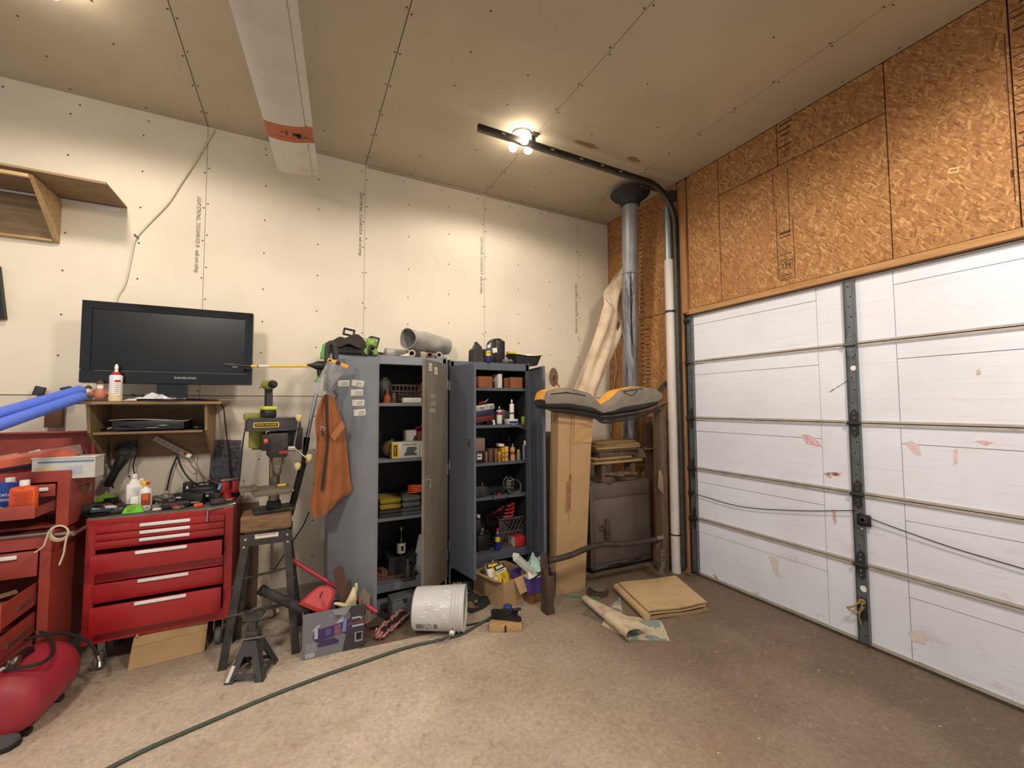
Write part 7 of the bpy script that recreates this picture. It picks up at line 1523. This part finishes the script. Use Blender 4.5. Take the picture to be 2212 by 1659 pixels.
text('BENCH GRINDER', .0155, mat('print_red', (196, 80, 84), .5), gb, (gw_*.355, -.0016, gh*.60), sx=.86); text('6"', .022, offwhite, gb, (gw_*.45, -.0016, gh*.68))
q(pg).poly3([(-.02, 0, gh-.002), (.10, 0, gh-.002), (.06, -.045, gh-.03), (.0, -.03, gh-.02)], (0, .002, .002)).poly3([(gw_/2, .01, gh), (gw_/2, gd_-.01, gh), (gw_/2+.012, gd_-.03, gh-.09), (gw_/2+.012, .02, gh-.09)], (.003, 0, 0)).build('lid_flap', gb)
GM = gb.matrix_basis
def in_box(x, y, z): return GM @ V((x, y, z))
dpn = thing('dustpan', 'red plastic dustpan lying in the grinder carton', 'dustpan', in_box(-.045, .1, gh+.035), rz, rot=(RD(24), RD(-4), rz+.15))
DPX = [(645, 1305), (700, 1326), (716, 1306), (724, 1280), (712, 1266), (690, 1266), (668, 1282)]
dpn.matrix_basis = MX.Identity(4); dpn.location = at(690, 1296, Y=-.82); dl = dpn.location.copy()
rim_ = [at(x, y, Y=-.80-.0012*(y-1266)) - dl for x, y in DPX]; cen_ = sum(rim_, V())/len(rim_)+V((0, -.012, .012))
g = q(mat('dusty_red_plastic', (186, 62, 64), .45, dirt=.3)); nn_ = len(rim_); back = V((.0, .035, -.02))
sm = catmull(rim_+[rim_[0]], 5)[:-1]; kk = len(sm); mid = [p.lerp(cen_, .22)+V((0, -.012, .008)) for p in sm]
g.add([cen_]+mid+sm+[p+back for p in sm], [(0, 1+a, 1+(a+1) % kk) for a in range(kk)]+[(1+a, 1+kk+a, 1+kk+(a+1) % kk, 1+(a+1) % kk) for a in range(kk)]+[(1+kk+a, 1+2*kk+a, 1+2*kk+(a+1) % kk, 1+kk+(a+1) % kk) for a in range(kk)]); g.build('pan', dpn)
h_a, h_b = at(697, 1277, Y=-.825)-dl, at(691, 1290, Y=-.832)-dl
q(mat('dark_red_slot', (96, 30, 30), .7)).tube([h_a+V((0, -.014, .004)), (h_a+h_b)/2+V((-.004, -.018, .004)), h_b+V((0, -.018, .002))], .004, 6).build('hanging_slot', dpn)
glv = thing('cotton_glove', 'cream cotton glove standing up out of the grinder carton', 'glove', in_box(.085, .05, gh-.06), rz, rot=(0, .1, rz))
ctn = mat('cream_cotton', (222, 206, 164), .95, dirt=.3)
q(ctn).sheet(lambda u, v: ((u-.5)*(.095-.075*v**1.2)+.02*v, -.018*sin(pi*u)+.01*sin(7*v), v*.16), 10, 12, .010).build('palm', glv)
q(ctn).tube([(-.02, -.01, .045), (-.06, -.04, .075), (-.095, -.055, .09)], lambda t: .014-.006*t, 8).tube([(.02, .01, .1), (.035, .02, .14), (.03, .015, .175)], .009, 8).build('thumb', glv)
cdf = thing('cardboard_flap', 'curved brown torn cardboard piece standing in the grinder carton', 'cardboard', in_box(.15, .08, .006), rz)
def cfl(u, v): return (-.10+.16*v**.6-.025+ (u-.5)*.075*(1.2-.2*v), .02*sin(2*v)-.03*u, (gh+.20)*(1-v)+.06)
q(mat('dark_torn_card', (86, 62, 52), .85, dirt=.5)).sheet(lambda u, v: ((-.13+.16*v**1.3)+(u-.5)*(.055+.05*v), .03*u, .02+(gh+.19)*(1-v)+.02*sin(pi*u)), 8, 18, .006).build('sheet', cdf)
q(mat('grey_torn_card', (134, 116, 100), .9, dirt=.5)).prism([(.0, .10), (.075, .12), (.07, gh+.02), (.03, gh+.07), (.0, gh+.02)], .004, (0, -.02, 0), (1, 0, 0), (0, 0, 1)).build('torn_face', cdf)
blv = thing('leaf_blower_tube', 'black plastic tool tube leaning across the grinder carton', 'tool', (0, 0, 0)); yb2 = -.74
q(charc).cyl(at(568, 1276, Y=-.84), at(664, 1320, Y=-.80), .026, .032, n=14).m(black).cyl(at(562, 1273, Y=-.842), at(572, 1278, Y=-.838), .03, n=14).build('tube', blv); q(dgrey).box(at(618, 1300, Y=-.85), (.05, .03, .02), (0, .4, 0)).build('clip', blv)
# ================================================================ jack stand
js = thing('jack_stand', 'grey steel jack stand with a ratchet lever on the floor', 'jack stand', FZ(545, 1452), RD(-20)); js.location.z = 0
jg = mat('jack_stand_grey', (70, 70, 70), .5, .3, .4, (106, 100, 92), 14)
g = q(jg); bw_, tw, jh = .105, .035, .20
for s_ in (-1, 1):
    for ax_ in (0, 1):
        def pt(a, z): k = bw_+(tw-bw_)*z/jh; return V((a*k, s_*k, z)) if ax_ == 0 else V((s_*k, a*k, z))
        for (a0, z0), (a1, z1), (a2, z2), (a3, z3) in (((-1, 0), (-.55, 0), (-.35, jh*.62), (-1, jh)), ((1, 0), (.55, 0), (.35, jh*.62), (1, jh)), ((-1, jh), (-.35, jh*.62), (.35, jh*.62), (1, jh)), ((-.75, .02), (-.5, .045), (.5, .045), (.75, .02))):
            ps = [pt(a0, z0), pt(a1, z1), pt(a2, z2), pt(a3, z3)]; th = (V((0, -s_*.004, 0)) if ax_ == 0 else V((-s_*.004, 0, 0))); g.poly3(ps, th)
g.build('base', js)
q(jg).box((0, 0, jh+.02), (.07, .06, .05), bev=.006).build('head', js)
q(jg).box((0, 0, jh+.07), (.036, .03, .07)).prism([(-.06, .03), (-.035, 0), (.035, 0), (.06, .03), (.05, .05), (.03, .022), (-.03, .022), (-.05, .05)], .05, (0, 0, jh+.105), (1, 0, 0), (0, 0, 1)).build('saddle', js)
q(steel).tube([(-.05, -.04, jh+.01), (.03, -.045, jh+.02), (.08, -.05, jh+.03), (.10, -.05, jh+.06)], .006, 8).build('lever', js)
ll = q(offwhite).poly3([V((-.098, -.1035, .012)), V((-.078, -.1035, .012)), V((-.05, -.062, .115)), V((-.068, -.062, .115))], (0, -.0012, 0)).build('printed_label', js)
# cans under the stand
for i, (px, py, lb) in enumerate(((545, 1335, 'white and tan spray can lying under the tool stand'), (572, 1318, 'pale spray can lying behind the jack stand'))):
    p = FZ(px, py); t = thing('spray_can', lb, 'can', (p.x, min(p.y+.06, -.12-.06*i), .034), rot=(0, pi/2, RD(35)-.4*i)); q(mat('can_paint', (190, 176, 160), .45, dirt=.6, dcol=(130, 96, 60), scale=18)).lathe([(.03, -.09), (.033, -.086), (.033, .05), (.028, .06)], n=18).build('body', t); q(steel).lathe([(.027, .06), (.016, .078), (.013, .08)], n=16).build('dome', t); q(offwhite).cyl((0, 0, .08), (0, 0, .10), .013, n=12).build('cap', t)
p = FZ(530, 1346); t = thing('glass_bottle', 'small dirty white bottle under the tool stand beside the spray cans', 'bottle', (p.x-.14, p.y+.16, 0)); q(offwhite).lathe([(.03, 0), (.032, .05), (.03, .1), (.014, .12)], n=16).build('body', t); q(dgrey).cyl((0, 0, .12), (0, 0, .14), .015, n=12).build('cap', t)
t = thing('yellow_post_level', 'white plank with yellow stain leaning on the wall behind the tool stand', 'plank', (at(570, 1225, Y=-.1).x, -.09, 0), rot=(-.08, 0, 0)); q(mat('white_painted_plank', (196, 184, 164), .7, dirt=.5, dcol=(140, 118, 80))).box((0, 0, .32), (.08, .02, .64)).build('plank', t)
tag(q(mat('brown_panel', (104, 84, 66), .8, dirt=.5)).box((at(540, 1230, Y=-.05).x-.05, -.06, .42), (.2, .014, .84)).build('fibre_panel'), 'brown panel leaning on the wall behind the tool stand', 'panel')
# ================================================================ cardboard box and purple bin with contents
c0, c1, c2, c3 = FZ(1075, 1314), FZ(1098, 1318), FZ(1165, 1228), FZ(1040, 1262)
bx_ = thing('open_box', 'open brown cardboard box in front of the blue grey cabinet', 'box', FZ(1095, 1290), RD(18)); bx_.location = V((FZ(1098, 1296).x, FZ(1098, 1296).y+.09, 0)); bh = .20
q(card).obox((0, 0, 0), (.34, .36, bh), .005).build('body', bx_)
q(mat('dark_flap', (56, 58, 64), .8)).poly3([(-.17, .18, bh), (.17, .18, bh), (.19, .27, bh+.10), (-.15, .27, bh+.10)], (0, .004, 0)).m(card).poly3([(-.17, -.17, bh), (-.17, .17, bh), (-.25, .15, bh+.03), (-.25, -.15, bh+.03)], (0, 0, .004)).poly3([(-.06, -.18, bh), (.12, -.18, bh), (.13, -.24, bh-.10), (-.05, -.24, bh-.10)], (0, -.004, 0)).build('lid_flap', bx_)
BM = bx_.matrix_basis
for i, (x, y, rz_, cc, lb) in enumerate(((-.01, -.06, .1, yellow, 'yellow and black product box tilted at the front of the open box'), (-.085, -.03, -.2, offwhite, 'white and black product box behind the yellow one'))):
    t = thing('product_box', lb, 'box', BM @ V((x, y, bh-.085+.02*i)), rot=(RD(-38), 0, RD(18)+rz_)); w_ = .125
    q(cc).box((0, .035, .085), (w_, .07, .17), bev=.003).build('body', t)
    g = q(ink).box((0, -.0006, .145), (w_*.98, .001, .044)).m(offwhite if i == 0 else yellow).box((0, -.0012, .145), (w_*.7, .0006, .02)); g.m(ink)
    if i == 0: g.m(offwhite).box((0, -.0006, .112), (w_*.98, .001, .024)).m(ink).box((-.01, -.0012, .112), (w_*.7, .0006, .006))
    for k in range(5): g.m(brownink).box((-.005, -.0012, .05+.010*k), (.05, .0006, .003))
    g.m(ink).prism([(-.015, 0), (.0, -.004), (.014, .03), (.006, .034)], .0006, (-.04, -.0012, .02), (1, 0, 0), (0, 0, 1)).prism([(-.012, 0), (.0, -.004), (.012, .03), (.006, .034)], .0006, (.045, -.0012, .015), (1, 0, 0), (0, 0, 1))
    g.build('box_print', t)
crumple('brown_paper', 'crumpled brown packing paper at the back of the open box', 'paper', BM @ V((-.03, .08, bh-.06)), .22, .18, .13, mat('kraft_paper', (126, 98, 74), .9, dirt=.4), 31)
pb3 = thing('purple_bin', 'purple plastic bin beside the open cardboard box', 'bin', (FZ(1155, 1300).x+.06, FZ(1155, 1300).y+.11, 0), RD(12)); pbz = .085
q(mat('purple_bin_plastic', (74, 56, 140), .45, dirt=.3)).obox((0, 0, pbz), (.30, .26, .11), .005).box((0, -.13, pbz+.107), (.30, .012, .008)).box((0, .13, pbz+.107), (.30, .012, .008)).build('tub', pb3)
q(carddk).box((0, 0, pbz/2-.0015), (.27, .23, pbz-.003)).build('base', pb3, 'brown cardboard layer under the bin')
PM = pb3.matrix_basis
t = thing('clear_clamshell', 'long clear plastic package sticking out of the purple bin', 'package', PM @ V((-.01, .02, pbz+.10)), rot=(.15, RD(42), RD(-28))); q(mat('pale_film', (206, 206, 198), .15, dirt=.3, alpha=.85)).box((0, 0, 0), (.34, .07, .05), bev=.006).build('package', t); q(white).prism([(-.17, -.03), (-.21, .0), (-.17, .03)], .06, (0, 0, 0), (1, 0, 0), (0, 0, 1)).build('torn_flap', t)
crumple('teal_cloth', 'pale mint cloth spilling over the back corner of the purple bin', 'cloth', PM @ V((.09, .07, pbz+.10)), .2, .16, .12, mat('mint_cloth', (176, 206, 196), .9), 41, rz=.5)
crumple('white_wrapper', 'white wrapper lying in the purple bin', 'wrapper', PM @ V((-.06, -.03, pbz+.06)), .16, .14, .06, offwhite, 47)
t = thing('wrench', 'dark wrench on the front rim of the purple bin', 'wrench', PM @ V((-.09, -.125, pbz+.116)), RD(30)); q(dgrey).box((0, 0, .006), (.12, .014, .008)).ring((.065, 0, .006), .014, .005, 12, 6).ring((-.065, 0, .006), .011, .005, 12, 6).build('shank', t)
q(blue).box((FZ(1095, 1316).x, FZ(1095, 1316).y+.03, .035), (.06, .03, .07), bev=.004); t = q(mat('blue_can_label', (36, 76, 140), .5, dirt=.6)).lathe([(.033, 0), (.034, .005), (.034, .045), (.03, .05)], (FZ(1098, 1322).x-.005, FZ(1098, 1322).y+.0, 0), 18); tag(t.build('blue_can'), 'small blue can on the floor under the open box flap', 'can')
crumple('black_rag', 'black rag crumpled on the floor between the bucket and open box', 'rag', FZ(1025, 1300, .001), .30, .26, .06, mat('black_cloth', (36, 36, 38), .95), 51, rz=.4)
crumple('tan_rag', 'small tan rag on the floor in the mouth of the bucket', 'rag', FZ(1010, 1332, .001)+V((.08, .15, 0)), .16, .14, .05, mat('tan_cloth', (126, 100, 72), .95), 53)
# ================================================================ black guard plate on a wood block
wb_ = FZ(1092, 1366); tag(q(wood('fresh_pine', (200, 164, 112), (160, 122, 76), 5, (1, 12, 12))).box((wb_.x+.02, wb_.y+.04, .0225), (.225, .085, .044), (0, 0, RD(-25)), bev=.003).m(gap).box((wb_.x+.02-.02, wb_.y+.04-.040, .022), (.012, .004, .043), (0, 0, RD(-25))).build('pine_block'), 'short pale pine block under the black plastic guard on the floor', 'wood block')
gdp = thing('plastic_guard', 'black flat plastic guard lying on the pine block', 'guard', (wb_.x+.03, wb_.y+.075, .0455), RD(-25))
q(black).prism([(-.10, .10), (-.09, .03), (-.06, .0), (.02, -.015), (.10, -.04), (.118, -.03), (.118, -.005), (.08, .04), (.04, .055), (.10, .07), (.10, .09), (.05, .085), (-.02, .12), (-.08, .125)], .018, (0, 0, .010), (1, 0, 0), (0, 1, 0)).build('plate', gdp)
q(steel).cyl((-.07, .09, .018), (-.07, .09, .022), .006, n=8).cyl((.05, -.0, .018), (.05, -.0, .022), .005, n=8).build('bolt', gdp); q(black).cyl((.06, .07, .03), (.12, .09, .03), .014, .01, n=10).build('spout', gdp)
# ================================================================ hose across the floor and the cardboard under the bucket
hp2 = [FZ(x, y, .0105) for x, y in ((180, 1690), (240, 1657), (330, 1612), (450, 1560), (580, 1505), (700, 1459), (790, 1428), (880, 1398), (950, 1382), (1000, 1368), (1040, 1345), (1072, 1328), (1092, 1312))]
a_ = FZ(60, 1760, .0105); hg_ = q(mat('dark_green_hose', (72, 82, 72), .6, dirt=.4)).tube([a_]+hp2, .0095, 10); tag(hg_.build('air_hose'), 'long dark green air hose crossing the concrete floor', 'hose')
cord([FZ(1000, 1352, .008), FZ(1030, 1346, .008), FZ(1058, 1340, .008)], .0055, 'short black cord end joining the air hose by the bucket')
cf = q(mat('oily_cardboard', (116, 98, 80), .9, dirt=.6, dcol=(84, 70, 58))).poly3([FZ(775, 1402), FZ(1010, 1352), FZ(1000, 1300), FZ(830, 1320), FZ(790, 1350)], (0, 0, .0025)); tag(cf.build('floor_cardboard'), 'thin oily cardboard sheet on the floor under the broom and bucket', 'cardboard')
st2 = q(mat('floor_speck', (226, 214, 196), .9))
for k in range(46):
    x, y = random.uniform(-4.4, -.3), random.uniform(-3., -1.15); st2.box((x, y, .002), (random.uniform(.002, .005), random.uniform(.002, .010), .002), (0, 0, random.uniform(0, 3)))
st2.build('floor_chips', floor_o, kind='stuff')
